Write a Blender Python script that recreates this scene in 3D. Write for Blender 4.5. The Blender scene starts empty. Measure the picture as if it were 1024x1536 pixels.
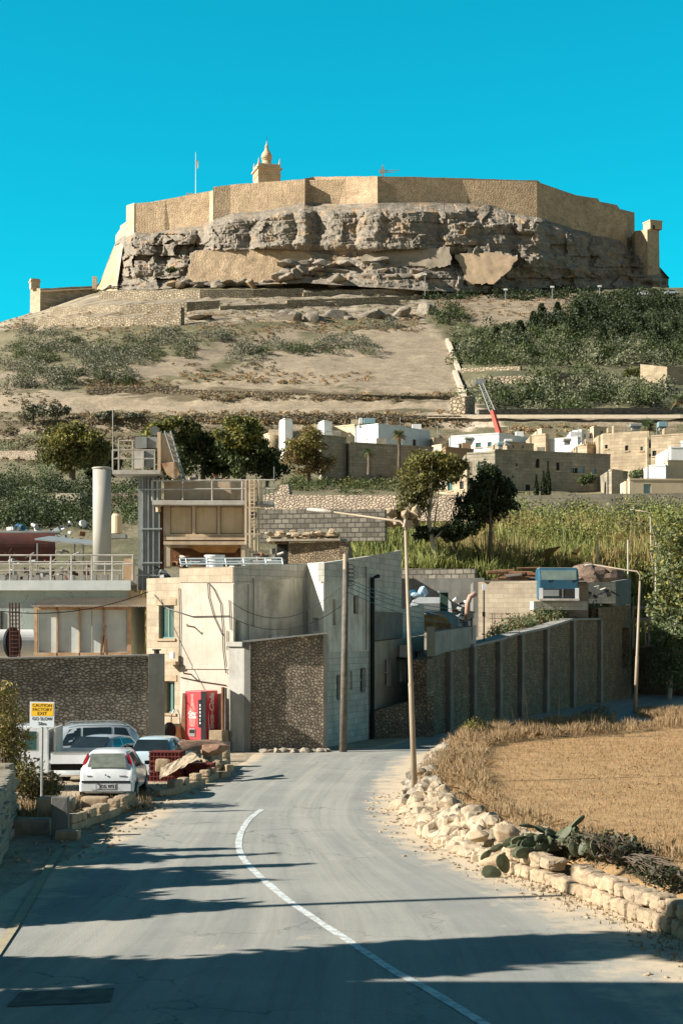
import bpy, math, random
import numpy as np
from mathutils import Vector, Matrix, noise
random.seed(7); RS = np.random.RandomState(11)
C = bpy.context.scene.collection
R = math.radians
# ------------------------------------------------------------------ camera
F = 2400.0; EYE = 4.3; HZ = 950.0           # focal length in px of a 1024 wide picture, eye height, horizon row
cam = bpy.data.cameras.new('camera'); camo = bpy.data.objects.new('camera', cam); C.objects.link(camo)
camo.location = (0, 0, EYE); camo.rotation_euler = (R(90), 0, 0)
cam.sensor_fit = 'HORIZONTAL'; cam.sensor_width = 36; cam.lens = F/1024*36
cam.shift_y = (HZ-768)/1024; cam.clip_start = .5; cam.clip_end = 8000
sc = bpy.context.scene; sc.camera = camo
# ------------------------------------------------------------------ sky, sun, exposure
SUN_EL = 29.0; SUN_BACK = 13.0               # sun from the left, a little behind the camera
sx, sy, sz = -math.cos(R(SUN_BACK))*math.cos(R(SUN_EL)), -math.sin(R(SUN_BACK))*math.cos(R(SUN_EL)), math.sin(R(SUN_EL))
w = bpy.data.worlds.new('World'); sc.world = w; w.use_nodes = True
nt = w.node_tree; N = nt.nodes; L = nt.links
bg = N['Background']; bg.inputs[1].default_value = .068
sky = N.new('ShaderNodeTexSky'); sky.sky_type = 'NISHITA'; sky.sun_disc = False
sky.sun_elevation = R(SUN_EL); sky.sun_rotation = math.atan2(sx, sy); sky.altitude = 50; sky.air_density = 1.0; sky.dust_density = .3; sky.ozone_density = 2.0
tc = N.new('ShaderNodeTexCoord'); sp = N.new('ShaderNodeSeparateXYZ'); L.new(tc.outputs['Generated'], sp.inputs[0])
mr = N.new('ShaderNodeMapRange'); mr.inputs[1].default_value = .37; mr.inputs[2].default_value = .55; L.new(sp.outputs[2], mr.inputs[0])
mr2 = N.new('ShaderNodeMapRange'); mr2.inputs[1].default_value = .45; mr2.inputs[2].default_value = -.1; L.new(sp.outputs[1], mr2.inputs[0])
mx = N.new('ShaderNodeMath'); mx.operation = 'MAXIMUM'; L.new(mr.outputs[0], mx.inputs[0]); L.new(mr2.outputs[0], mx.inputs[1])
tint = N.new('ShaderNodeMix'); tint.data_type = 'RGBA'; tint.inputs[6].default_value = (.03, 1.42, 1.30, 1); tint.inputs[7].default_value = (.90, .86, .72, 1)
L.new(mx.outputs[0], tint.inputs[0])
tint2 = N.new('ShaderNodeMix'); tint2.data_type = 'RGBA'; L.new(tint.outputs[2], tint2.inputs[6]); tint2.inputs[7].default_value = (.005, .24, .32, 1)
mr3 = N.new('ShaderNodeMapRange'); mr3.inputs[1].default_value = .42; mr3.inputs[2].default_value = .62; L.new(sp.outputs[2], mr3.inputs[0]); L.new(mr3.outputs[0], tint2.inputs[0])
mu = N.new('ShaderNodeMix'); mu.data_type = 'RGBA'; mu.blend_type = 'MULTIPLY'; mu.inputs[0].default_value = 1
L.new(sky.outputs[0], mu.inputs[6]); L.new(tint2.outputs[2], mu.inputs[7]); L.new(mu.outputs[2], bg.inputs[0])
sun = bpy.data.lights.new('sun', 'SUN'); sun.energy = 5.0; sun.angle = R(.5); sun.color = (1, .94, .85)
suno = bpy.data.objects.new('sun', sun); C.objects.link(suno)
suno.rotation_euler = Vector((sx, sy, sz)).to_track_quat('Z', 'Y').to_euler()
sc.view_settings.view_transform = 'Standard'; sc.view_settings.look = 'None'; sc.view_settings.gamma = 1
sc.view_settings.exposure = 1.05
sc.cycles.max_bounces = 5; sc.cycles.diffuse_bounces = 3; sc.cycles.glossy_bounces = 2; sc.cycles.transmission_bounces = 3
sc.cycles.transparent_max_bounces = 4

# ------------------------------------------------------------------ helpers
def P(px, py, d): return Vector(((px-512)*d/F, d, EYE+(HZ-py)*d/F))      # a bearing, a height and a distance
def X(px, d): return (px-512)*d/F
def Z(py, d): return EYE+(HZ-py)*d/F
def GD(py, z=0.0): return (EYE-z)*F/(py-HZ)                                # distance of a ground point
def G(px, py, z=0.0):
    d = GD(py, z); return Vector((X(px, d), d, z))
def lerp(a, b, t): return a+(b-a)*t
def interp(x, pts): return float(np.interp(x, [p[0] for p in pts], [p[1] for p in pts]))
def ss(x, a, b):
    t = np.clip((x-a)/(b-a), 0, 1); return t*t*(3-2*t)
def rnd(a, b): return random.uniform(a, b)

def s2l(c): return tuple((v/12.92 if v <= .04045 else ((v+.055)/1.055)**2.4) for v in c)
MATS = {}
def M(name, a, b=None, scale=1.5, rough=.9, metal=0, bump=.25, bs=18, pat=None, pw=.5, ph=.25, mort=.015, mcol=None, streak=0, scol=(.05,.045,.035), stain=0, var=.35, trans=0, spec=.3, island=0, coat=0, emit=0, attr=None, bd=.03):
    """a/b two linear colours mixed by noise; pat: block / rubble / plank"""
    if name in MATS: return MATS[name]
    m = bpy.data.materials.new(name); m.use_nodes = True; MATS[name] = m
    nt = m.node_tree; N = nt.nodes; L = nt.links; p = N['Principled BSDF']
    b = b or tuple(v*.72 for v in a)
    co = N.new('ShaderNodeTexCoord')
    def noise_(sc_, det=4, vec=None, ro=.6):
        n = N.new('ShaderNodeTexNoise'); n.inputs['Scale'].default_value = sc_; n.inputs['Detail'].default_value = det; n.inputs['Roughness'].default_value = ro
        L.new(vec or co.outputs['Object'], n.inputs['Vector']); return n.outputs['Fac']
    def ramp(f, x0, x1, y0=0, y1=1):
        r = N.new('ShaderNodeMapRange'); r.inputs[1].default_value = x0; r.inputs[2].default_value = x1; r.inputs[3].default_value = y0; r.inputs[4].default_value = y1; L.new(f, r.inputs[0]); return r.outputs[0]
    def mix(f, c1, c2, mode='MIX'):
        x = N.new('ShaderNodeMix'); x.data_type = 'RGBA'; x.blend_type = mode
        if isinstance(f, (int, float)): x.inputs[0].default_value = f
        else: L.new(f, x.inputs[0])
        for k, c in ((6, c1), (7, c2)):
            if isinstance(c, tuple): x.inputs[k].default_value = (*c[:3], 1)
            else: L.new(c, x.inputs[k])
        return x.outputs[2]
    def math_(op, x, y):
        n = N.new('ShaderNodeMath'); n.operation = op
        for i, v in enumerate((x, y)):
            if isinstance(v, (int, float)): n.inputs[i].default_value = v
            else: L.new(v, n.inputs[i])
        return n.outputs[0]
    if attr:
        at = N.new('ShaderNodeVertexColor'); at.layer_name = attr; base = at.outputs[0]
        f = ramp(noise_(scale, 8, ro=.7), .3, .7, .62, 1.3)
        cmb = N.new('ShaderNodeCombineColor'); [L.new(f, cmb.inputs[i]) for i in range(3)]
        col = mix(1.0, base, cmb.outputs[0], 'MULTIPLY')
    elif island:
        g = N.new('ShaderNodeNewGeometry'); f = g.outputs['Random Per Island']
        f2 = math_('ADD', math_('MULTIPLY', f, island), math_('MULTIPLY', ramp(noise_(scale), .35, .65), 1-island))
        col = mix(f2, a, b)
    else:
        col = mix(ramp(noise_(scale, 6), .35, .65), a, b)
    h = noise_(bs, 6, ro=.7)
    if pat in ('block', 'plank'):
        br = N.new('ShaderNodeTexBrick'); br.inputs['Scale'].default_value = 1; br.inputs['Brick Width'].default_value = pw; br.inputs['Row Height'].default_value = ph
        br.inputs['Mortar Size'].default_value = mort; br.inputs['Mortar Smooth'].default_value = .3; br.inputs['Bias'].default_value = 0
        if pat == 'plank': br.offset = 0
        br.inputs['Color1'].default_value = (1, 1, 1, 1); br.inputs['Color2'].default_value = (1-var,)*3+(1,); br.inputs['Mortar'].default_value = (1, 1, 1, 1)
        wv = N.new('ShaderNodeVectorMath'); wv.operation = 'MULTIPLY_ADD'
        nn = N.new('ShaderNodeTexNoise'); nn.inputs['Scale'].default_value = 3; L.new(co.outputs['UV'], nn.inputs['Vector'])
        L.new(nn.outputs['Color'], wv.inputs[0]); wv.inputs[1].default_value = (.05*ph/.25, .05*ph/.25, 0); L.new(co.outputs['UV'], wv.inputs[2])
        L.new(wv.outputs[0], br.inputs['Vector'])
        col = mix(1.0, col, br.outputs['Color'], 'MULTIPLY')
        if mcol: col = mix(br.outputs['Fac'], col, mcol)
        h = math_('SUBTRACT', math_('MULTIPLY', h, .5), br.outputs['Fac'])
    if pat == 'rubble':
        mp = N.new('ShaderNodeMapping'); mp.inputs['Scale'].default_value = (1/pw, 1/ph, 1); L.new(co.outputs['UV'], mp.inputs[0])
        wv = N.new('ShaderNodeVectorMath'); wv.operation = 'MULTIPLY_ADD'
        nn = N.new('ShaderNodeTexNoise'); nn.inputs['Scale'].default_value = 2; L.new(mp.outputs[0], nn.inputs['Vector'])
        L.new(nn.outputs['Color'], wv.inputs[0]); wv.inputs[1].default_value = (.7, .7, 0); L.new(mp.outputs[0], wv.inputs[2])
        v1 = N.new('ShaderNodeTexVoronoi'); v1.feature = 'DISTANCE_TO_EDGE'; v1.voronoi_dimensions = '2D'; v1.inputs['Scale'].default_value = 1; L.new(wv.outputs[0], v1.inputs['Vector'])
        v2 = N.new('ShaderNodeTexVoronoi'); v2.voronoi_dimensions = '2D'; v2.inputs['Scale'].default_value = 1; L.new(wv.outputs[0], v2.inputs['Vector'])
        sepc = N.new('ShaderNodeSeparateColor'); L.new(v2.outputs['Color'], sepc.inputs[0])
        col = mix(ramp(sepc.outputs[0], 0, 1, 0, var*1.6), col, tuple(v*.35 for v in a))
        e = ramp(v1.outputs['Distance'], 0, mort*6, 1, 0)
        col = mix(e, col, mcol or tuple(v*.3 for v in a))
        h = math_('ADD', math_('MULTIPLY', h, .4), math_('ADD', ramp(v1.outputs['Distance'], 0, .25), math_('MULTIPLY', sepc.outputs[1], .7)))
    if streak:
        mp = N.new('ShaderNodeMapping'); mp.inputs['Scale'].default_value = (1.7, .12, 1); L.new(co.outputs['UV'], mp.inputs[0])
        f = ramp(noise_(1.6, 7, mp.outputs[0], .65), .5, .75, 0, streak)
        col = mix(f, col, scol)
    if stain:
        f = ramp(noise_(.55, 8, ro=.72), .5, .68, 0, stain); col = mix(f, col, scol)
    L.new(col, p.inputs['Base Color'])
    p.inputs['Roughness'].default_value = rough; p.inputs['Metallic'].default_value = metal; p.inputs['Specular IOR Level'].default_value = spec
    if coat: p.inputs['Coat Weight'].default_value = coat; p.inputs['Coat Roughness'].default_value = .08
    if bump:
        bn = N.new('ShaderNodeBump'); bn.inputs['Strength'].default_value = bump; bn.inputs['Distance'].default_value = bd
        L.new(h, bn.inputs['Height']); L.new(bn.outputs[0], p.inputs['Normal'])
    if trans:
        tr = N.new('ShaderNodeBsdfTranslucent'); L.new(col, tr.inputs[0]); ms = N.new('ShaderNodeMixShader'); ms.inputs[0].default_value = trans
        L.new(p.outputs[0], ms.inputs[1]); L.new(tr.outputs[0], ms.inputs[2]); L.new(ms.outputs[0], N['Material Output'].inputs[0])
    return m

ICO = {}
def ico(n):
    if n not in ICO:
        import bmesh
        bm = bmesh.new(); bmesh.ops.create_icosphere(bm, subdivisions=n, radius=1)
        ICO[n] = (np.array([v.co[:] for v in bm.verts]), [[v.index for v in f.verts] for f in bm.faces]); bm.free()
    return ICO[n]

def cubeball(n, p=9):
    key = ('c', n, p)
    if key in ICO: return ICO[key]
    vs = {}; fs = []; L_ = []
    def vi(q):
        k = tuple(round(x*n) for x in q)
        if k not in vs:
            vs[k] = len(L_); v = Vector(k)/n; v = v*2-Vector((1, 1, 1)); r = (abs(v.x)**p+abs(v.y)**p+abs(v.z)**p)**(1/p); L_.append(tuple(v/r))
        return vs[k]
    for ax in range(3):
        for side in (0, 1):
            for i in range(n):
                for j in range(n):
                    qd = []
                    for a, b in ((i, j), (i+1, j), (i+1, j+1), (i, j+1)):
                        q = [0, 0, 0]; q[ax] = side; q[(ax+1) % 3] = a/n; q[(ax+2) % 3] = b/n; qd.append(vi(q))
                    fs.append(qd if side else qd[::-1])
    ICO[key] = (L_, fs); return ICO[key]

class MB:
    def __init__(s): s.v = []; s.f = []
    def add(s, vs, fs):
        o = len(s.v); s.v.extend([tuple(v) for v in vs]); s.f.extend([tuple(i+o for i in f) for f in fs]); return s
    def quad(s, a, b, c, d): return s.add([a, b, c, d], [(0, 1, 2, 3)])
    def box(s, c, size, rz=0, rx=0, ry=0, jit=0, taper=1.0):
        m = Matrix.Rotation(rz, 3, 'Z') @ Matrix.Rotation(ry, 3, 'Y') @ Matrix.Rotation(rx, 3, 'X'); c = Vector(c); vs = []
        for z in (-.5, .5):
            for x, y in ((-.5, -.5), (.5, -.5), (.5, .5), (-.5, .5)):
                t = taper if z > 0 else 1
                vs.append(c + m @ Vector((x*size[0]*t+rnd(-jit, jit), y*size[1]*t+rnd(-jit, jit), z*size[2]+rnd(-jit, jit))))
        return s.add(vs, [(0, 3, 2, 1), (4, 5, 6, 7), (0, 1, 5, 4), (1, 2, 6, 5), (2, 3, 7, 6), (3, 0, 4, 7)])
    def prism(s, pts, z0, z1):
        """pts plan outline (counter-clockwise); z1 number or list"""
        n = len(pts); z0 = z0 if isinstance(z0, (list, tuple)) else [z0]*n; z1 = z1 if isinstance(z1, (list, tuple)) else [z1]*n
        vs = [(p[0], p[1], z) for p, z in zip(pts, z0)]+[(p[0], p[1], z) for p, z in zip(pts, z1)]
        return s.add(vs, [tuple(range(n-1, -1, -1)), tuple(range(n, 2*n))]+[(i, (i+1) % n, (i+1) % n+n, i+n) for i in range(n)])
    def tube(s, pts, r, n=8, cap=True):
        pts = [Vector(p) for p in pts]; k = len(pts); r = r if isinstance(r, (list, tuple)) else [r]*k
        vs = []; fs = []; ref = None
        for i, p in enumerate(pts):
            t = (pts[min(i+1, k-1)]-pts[max(i-1, 0)]).normalized()
            if ref is None: ref = Vector((1, 0, 0)) if abs(t.x) < .9 else Vector((0, 1, 0))
            u = t.cross(ref).normalized(); v = t.cross(u).normalized(); ref = v.cross(t)*-1 if False else ref
            for j in range(n):
                a = 2*math.pi*j/n; vs.append(p+(u*math.cos(a)+v*math.sin(a))*r[i])
        for i in range(k-1):
            for j in range(n):
                fs.append((i*n+j, i*n+(j+1) % n, (i+1)*n+(j+1) % n, (i+1)*n+j))
        if cap: fs += [tuple(range(n-1, -1, -1)), tuple(range((k-1)*n, k*n))]
        return s.add(vs, fs)
    def lathe(s, c, prof, n=20, sq=False):
        c = Vector(c); vs = []; fs = []
        for r, z in prof:
            for j in range(n):
                a = 2*math.pi*(j+.5)/n; vs.append(c+Vector((r*math.cos(a), r*math.sin(a), z)))
        k = len(prof)
        for i in range(k-1):
            for j in range(n): fs.append((i*n+j, i*n+(j+1) % n, (i+1)*n+(j+1) % n, (i+1)*n+j))
        fs += [tuple(range(n-1, -1, -1)), tuple(range((k-1)*n, k*n))]
        return s.add(vs, fs)
    def cyl(s, a, b, r, n=12): return s.tube([a, b], r, n)
    def rock(s, c, size, amp=.25, n=2, block=.5):
        """block>.8: squared stone with crisp worn edges; else broken angular stone"""
        o = Vector((rnd(-99, 99), rnd(-99, 99), rnd(-99, 99))); rz = rnd(0, 6.28) if block < .8 else rnd(-.12, .12); m = Matrix.Rotation(rz, 3, 'Z') @ Matrix.Rotation(rnd(-.3, .3)*(1 if block < .8 else .1), 3, 'X'); out = []
        if block > .8: v, f = cubeball(5)
        else:
            v, f = ico(n); pl = [(Vector((rnd(-1, 1), rnd(-1, 1), rnd(-1, 1))).normalized(), rnd(.5, .85)) for _ in range(9)]
        for q in v:
            q = Vector(q)
            if block > .8: q2 = q*.9*(1+amp*.6*noise.noise(q*1.1+o)+amp*.25*noise.noise(q*4+o))
            else:
                q2 = q*(1+amp*noise.noise(q*1.3+o))
                for n_, d_ in pl:
                    e = q2.dot(n_)-d_
                    if e > 0: q2 = q2-n_*e
                q2 = q2*1.2
            out.append(Vector(c)+m @ Vector((q2.x*size[0], q2.y*size[1], q2.z*size[2])))
        return s.add(out, f)
    def mesh(s, name, mat, loc=(0, 0, 0), smooth=False, uv=True, flat_uv=False):
        me = bpy.data.meshes.new(name); l = Vector(loc)
        me.from_pydata([(v[0]-l.x, v[1]-l.y, v[2]-l.z) for v in s.v], [], s.f)
        if uv and len(me.polygons) < 60000:
            ul = me.uv_layers.new(name='UVMap').data; vv = me.vertices
            for p in me.polygons:
                n = p.normal
                if flat_uv:
                    for li in p.loop_indices: q = vv[me.loops[li].vertex_index].co; ul[li].uv = (q.x, q.z)
                elif abs(n.z) > .75:
                    for li in p.loop_indices: q = vv[me.loops[li].vertex_index].co; ul[li].uv = (q.x, q.y)
                else:
                    k = math.hypot(n.x, n.y) or 1; tx, ty = -n.y/k, n.x/k
                    for li in p.loop_indices: q = vv[me.loops[li].vertex_index].co; ul[li].uv = (q.x*tx+q.y*ty, q.z)
        me.materials.append(mat)
        if smooth: me.polygons.foreach_set('use_smooth', [True]*len(me.polygons))
        return me

def thing(name, label, cat, loc=(0, 0, 0), group=None):
    o = bpy.data.objects.new(name, None); C.objects.link(o); o.location = loc; o.empty_display_size = .3
    o['label'] = label; o['category'] = cat
    if group: o['group'] = group
    return o
def part(name, mb, mat, root, smooth=False, bevel=0, label=None, rl=None):
    loc = rl if rl is not None else root.location
    if root.parent is not None: loc = root.parent.location
    o = bpy.data.objects.new(name, mb.mesh(name, mat, loc, smooth)); C.objects.link(o); o.parent = root
    if bevel: bv = o.modifiers.new('bevel', 'BEVEL'); bv.width = bevel; bv.segments = 2; bv.limit_method = 'ANGLE'
    if label: o['label'] = label
    return o
def single(name, mb, mat, label=None, cat=None, group=None, kind=None, smooth=False, loc=None, bevel=0):
    if loc is None:
        a = np.array(mb.v); loc = ((a[:, 0].min()+a[:, 0].max())/2, (a[:, 1].min()+a[:, 1].max())/2, a[:, 2].min()) if kind != 'structure' else (0, 0, 0)
    o = bpy.data.objects.new(name, mb.mesh(name, mat, loc, smooth)); C.objects.link(o); o.location = loc
    if label: o['label'] = label
    if cat: o['category'] = cat
    if group: o['group'] = group
    if kind: o['kind'] = kind
    if bevel: bv = o.modifiers.new('bevel', 'BEVEL'); bv.width = bevel; bv.segments = 2; bv.limit_method = 'ANGLE'
    return o
def copy_tree(o, parent=None):
    c = o.copy(); C.objects.link(c)
    if parent: c.parent = parent
    for ch in list(o.children): copy_tree(ch, c)
    return c
def np_mesh(name, V, nper, mat, smooth=False):
    """V (k*nper,3): k separate polygons of nper corners"""
    me = bpy.data.meshes.new(name); k = len(V)//nper
    me.vertices.add(len(V)); me.vertices.foreach_set('co', V.astype(np.float32).ravel())
    me.loops.add(len(V)); me.loops.foreach_set('vertex_index', np.arange(len(V), dtype=np.int32))
    me.polygons.add(k); me.polygons.foreach_set('loop_start', np.arange(0, len(V), nper, dtype=np.int32))
    me.update(calc_edges=True); me.materials.append(mat); return me
def np_obj(name, V, nper, mat, root=None, loc=(0, 0, 0), **kw):
    o = bpy.data.objects.new(name, np_mesh(name, V-np.array(loc)[None, :], nper, mat)); C.objects.link(o)
    if root: o.parent = root
    else: o.location = loc
    for k, v in kw.items():
        if v: o[k] = v
    return o
def leaves(cent, size, asp=.55, up=0.0):
    """quads of random attitude at each centre"""
    n = len(cent); a = RS.normal(size=(n, 3)); a[:, 2] += up*2; a /= np.linalg.norm(a, axis=1)[:, None]
    b = RS.normal(size=(n, 3)); b -= (a*b).sum(1)[:, None]*a; b /= np.linalg.norm(b, axis=1)[:, None]
    s = (size*RS.uniform(.6, 1.35, n))[:, None]; c = np.asarray(cent)
    q = np.stack([c-a*s, c-b*s*asp*.9+a*s*.1, c+a*s, c+b*s*asp-a*s*.1], 1); return q.reshape(-1, 3)
def lobe_pts(lobes, n, hollow=.45, gaps=.0, flat=1):
    """points in a set of ellipsoids (x,y,z,rx,ry,rz), thinned by noise so gaps show"""
    vol = np.array([l[3]*l[4]*l[5] for l in lobes])**(2/3); vol = vol/vol.sum(); out = []
    for l, v in zip(lobes, vol):
        k = max(8, int(n*v)); d = RS.normal(size=(k, 3)); d /= np.linalg.norm(d, axis=1)[:, None]
        r = hollow+(1-hollow)*RS.rand(k)**.6; r *= 1+.16*RS.normal(size=k)
        bump = 1+.22*np.sin(d[:, 0]*5+l[0]*3)*np.sin(d[:, 2]*6+l[2]*2)
        out.append(np.array(l[:3])+d*r[:, None]*bump[:, None]*np.array(l[3:]))
    return np.concatenate(out)
def wall(a, b, z0, z1a, z1b, th, mb=None, z0b=None):
    """upright slab from a to b (x,y), thickness away from the viewer"""
    mb = mb or MB(); a = Vector(a[:2]); b = Vector(b[:2]); t = (b-a).normalized(); n = Vector((-t.y, t.x))
    if n.y < 0: n = -n
    z0b = z0 if z0b is None else z0b
    return mb.prism([a, b, b+n*th, a+n*th], [z0, z0b, z0b, z0], [z1a, z1b, z1b, z1a])
def facade(mb, a, b, z0, z1a, z1b, holes=(), depth=.22, steps=None):
    """face from a to b with real openings (u0,u1,zlo,zhi in metres), with reveals"""
    a = Vector(a[:2]); b = Vector(b[:2]); ln = (b-a).length; t = (b-a)/ln; n = Vector((t.y, -t.x))
    if n.y > 0: n = -n
    us = sorted({0, ln, *[h[0] for h in holes], *[h[1] for h in holes]}); zs = sorted({z0, *[h[2] for h in holes], *[h[3] for h in holes]})+[None]
    def pt(u, z, off=0):
        if z is None: z = lerp(z1a, z1b, u/ln)
        q = a+t*u-n*off; return (q.x, q.y, z)
    for i in range(len(us)-1):
        for j in range(len(zs)-1):
            uc = (us[i]+us[i+1])/2; zc = (zs[j]+(zs[j+1] if zs[j+1] is not None else zs[j]+.2))/2
            if any(h[0] < uc < h[1] and h[2] < zc < h[3] for h in holes): continue
            mb.quad(pt(us[i], zs[j]), pt(us[i+1], zs[j]), pt(us[i+1], zs[j+1]), pt(us[i], zs[j+1]))
    for u0, u1, zl, zh in holes:
        mb.quad(pt(u0, zl), pt(u0, zl, depth), pt(u0, zh, depth), pt(u0, zh)); mb.quad(pt(u1, zl, depth), pt(u1, zl), pt(u1, zh), pt(u1, zh, depth))
        mb.quad(pt(u0, zl), pt(u1, zl), pt(u1, zl, depth), pt(u0, zl, depth)); mb.quad(pt(u0, zh, depth), pt(u1, zh, depth), pt(u1, zh), pt(u0, zh))
    return lambda u, z, off: Vector(pt(u, z, off))
def window(root, pt, u0, u1, zl, zh, depth, frame_m, glass_m, bars=1, hbars=0, fw=.05, nm='window'):
    """frame (with panes as its child) set back in an opening"""
    fr = MB(); o = depth-.06
    def bar(a0, a1, b0, b1):
        c = [pt(a0, b0, o), pt(a1, b0, o), pt(a1, b0, o+.05), pt(a0, b0, o+.05)]; zt = [b1]*4
        fr.prism([(q.x, q.y) for q in c], b0, b1)
    bar(u0, u0+fw, zl, zh); bar(u1-fw, u1, zl, zh); bar(u0+fw, u1-fw, zl, zl+fw); bar(u0+fw, u1-fw, zh-fw, zh)
    for i in range(bars): u = lerp(u0, u1, (i+1)/(bars+1)); bar(u-fw/2, u+fw/2, zl+fw, zh-fw)
    for i in range(hbars):
        z = lerp(zl, zh, (i+1)/(hbars+1))
        for k in range(bars+1): bar(lerp(u0, u1, k/(bars+1))+fw, lerp(u0, u1, (k+1)/(bars+1))-fw, z-fw/2, z+fw/2)
    f = part(nm, fr, frame_m, root)
    g = MB().quad(pt(u0+.01, zl+.01, o+.03), pt(u1-.01, zl+.01, o+.03), pt(u1-.01, zh-.01, o+.03), pt(u0+.01, zh-.01, o+.03))
    part('pane', g, glass_m, f); return f
def text_mesh(txt, size, shear=0, bold=0, align='CENTER', extrude=.002):
    cu = bpy.data.curves.new('lettering', 'FONT'); cu.body = txt; cu.size = size; cu.shear = shear; cu.offset = bold; cu.align_x = align; cu.align_y = 'CENTER'; cu.extrude = extrude; cu.resolution_u = 3
    o = bpy.data.objects.new('lettering', cu); C.objects.link(o); dg = bpy.context.evaluated_depsgraph_get(); dg.update()
    me = bpy.data.meshes.new_from_object(o.evaluated_get(dg)); bpy.data.objects.remove(o); bpy.data.curves.remove(cu); return me
def text_part(txt, size, mat, root, M4, name='lettering', **kw):
    me = text_mesh(txt, size, **kw); me.transform(M4); me.materials.clear(); me.materials.append(mat)
    o = bpy.data.objects.new(name, me); C.objects.link(o); o.parent = root; return o

# ------------------------------------------------------------------ materials
LIME = M('limestone_block', (.52,.43,.31), (.40,.32,.22), pat='block', pw=.55, ph=.27, mort=.012, mcol=(.33,.27,.19), var=.22, scale=2, bump=.5, bd=.02, stain=.35, scol=(.2,.17,.13))
PLAST = M('old_plaster', (.50,.44,.36), (.40,.35,.28), scale=.9, bump=.35, bs=9, streak=.35, scol=(.22,.19,.15), stain=.3)
PLASTG = M('weathered_plaster', (.70,.67,.57), (.54,.51,.42), scale=1.1, bump=.35, bs=9, streak=.7, scol=(.08,.08,.07), stain=.4)
CBLK = M('concrete_block', (.60,.575,.49), (.48,.455,.385), pat='block', pw=.46, ph=.24, mort=.010, mcol=(.25,.25,.22), var=.2, bump=.4, bd=.02, streak=.45, scol=(.10,.10,.09))
CONC = M('concrete', (.34,.33,.29), (.25,.24,.21), scale=1.3, bump=.3, bs=14, streak=.5, scol=(.12,.115,.10))
CONCD = M('dark_concrete', (.20,.195,.17), (.14,.135,.12), scale=1.3, bump=.3, bs=14, streak=.5, scol=(.07,.07,.06))
RUBG = M('grey_rubble', (.50,.46,.38), (.30,.27,.22), pat='rubble', pw=.18, ph=.10, mort=.02, mcol=(.07,.06,.05), var=.5, bump=1, bd=.07, stain=.55, streak=.35, scol=(.16,.14,.105))
RUBT = M('tan_rubble', (.60,.49,.36), (.40,.32,.23), pat='rubble', pw=.12, ph=.11, mort=.02, mcol=(.12,.095,.065), var=.55, bump=1, bd=.06, stain=.55, streak=.35, scol=(.16,.14,.105))
RUBD = M('dark_rubble', (.52,.38,.23), (.30,.22,.135), pat='rubble', pw=.15, ph=.13, mort=.02, mcol=(.06,.05,.04), var=.5, bump=1, bd=.05, stain=.55, streak=.35, scol=(.16,.14,.105))
DRY = M('dry_stone', (.62,.50,.37), (.42,.33,.24), pat='rubble', pw=.34, ph=.2, mort=.02, mcol=(.28,.22,.16), var=.25, bump=1, bd=.08)
DRYG = M('dry_stone_grey', (.30,.27,.21), (.20,.18,.14), pat='block', pw=.55, ph=.34, mort=.03, mcol=(.07,.06,.05), var=.5, bump=1, bd=.08)
STONE = M('pale_stone', (.44,.335,.215), (.30,.225,.145), scale=3, bump=.7, bs=7, bd=.04, stain=.5, scol=(.22,.19,.14))
STONEG = M('grey_stone', (.36,.31,.24), (.24,.21,.16), scale=3, bump=.7, bs=7, bd=.04, stain=.5, scol=(.13,.12,.09))
WHITE = M('white_paint', (.72,.72,.70), (.66,.66,.64), rough=.4, bump=0, spec=.5)
CARW = M('car_white', (.74,.76,.76), (.66,.68,.68), scale=2, rough=.25, bump=0, spec=.5, coat=.6)
CARS = M('car_silver', (.50,.54,.55), (.44,.48,.50), scale=2, rough=.3, metal=.35, bump=0, spec=.5, coat=.6)
CARB = M('car_pale_blue', (.50,.62,.66), (.42,.55,.60), rough=.25, bump=0, spec=.5, coat=.6)
GLASS = M('dark_glass', (.02,.03,.033), (.012,.02,.022), rough=.06, bump=0, spec=.9)
GLASSG = M('green_glass', (.05,.12,.11), (.03,.08,.075), rough=.12, bump=0, spec=.8)
GLASSP = M('pale_glass', (.20,.22,.18), (.13,.15,.12), scale=5, rough=.2, bump=0, spec=.8)
BLACK = M('black_rubber', (.015,.015,.015), (.01,.01,.01), rough=.8, bump=0)
BLKP = M('black_plastic', (.02,.02,.022), (.015,.015,.016), rough=.35, bump=0, spec=.5)
STEEL = M('galvanised_steel', (.42,.43,.41), (.30,.31,.30), scale=3, rough=.5, metal=.5, bump=.1)
STEELL = M('pale_painted_steel', (.55,.52,.46), (.40,.36,.30), scale=2, rough=.55, bump=.1, stain=.4, scol=(.22,.11,.05))
STEELG = M('grey_painted_steel', (.26,.28,.26), (.20,.21,.195), scale=1.5, rough=.6, bump=.1, stain=.35, scol=(.20,.12,.07))
RUST = M('rusty_steel', (.24,.105,.045), (.13,.06,.03), scale=4, rough=.85, bump=.3)
RUSTD = M('dark_rust', (.11,.035,.025), (.06,.025,.02), scale=2, rough=.8, bump=.3)
BEIGE = M('beige_plant_steel', (.58,.45,.31), (.46,.34,.22), scale=1.2, rough=.6, bump=.15, streak=.5, scol=(.22,.11,.05), stain=.35)
ORNG = M('orange_plant_steel', (.55,.27,.08), (.38,.17,.05), scale=1.4, rough=.6, bump=.15, stain=.6, scol=(.12,.05,.025))
SILO = M('silo_concrete', (.42,.40,.34), (.36,.34,.29), scale=.8, rough=.75, bump=.1, streak=.2, scol=(.26,.24,.2))
PANEL = M('pale_green_panel', (.42,.47,.42), (.36,.41,.37), scale=.8, rough=.6, bump=.2, pat='plank', pw=.9, ph=6, mort=.012, mcol=(.18,.2,.18), var=.15, streak=.35, scol=(.2,.2,.16))
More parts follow.
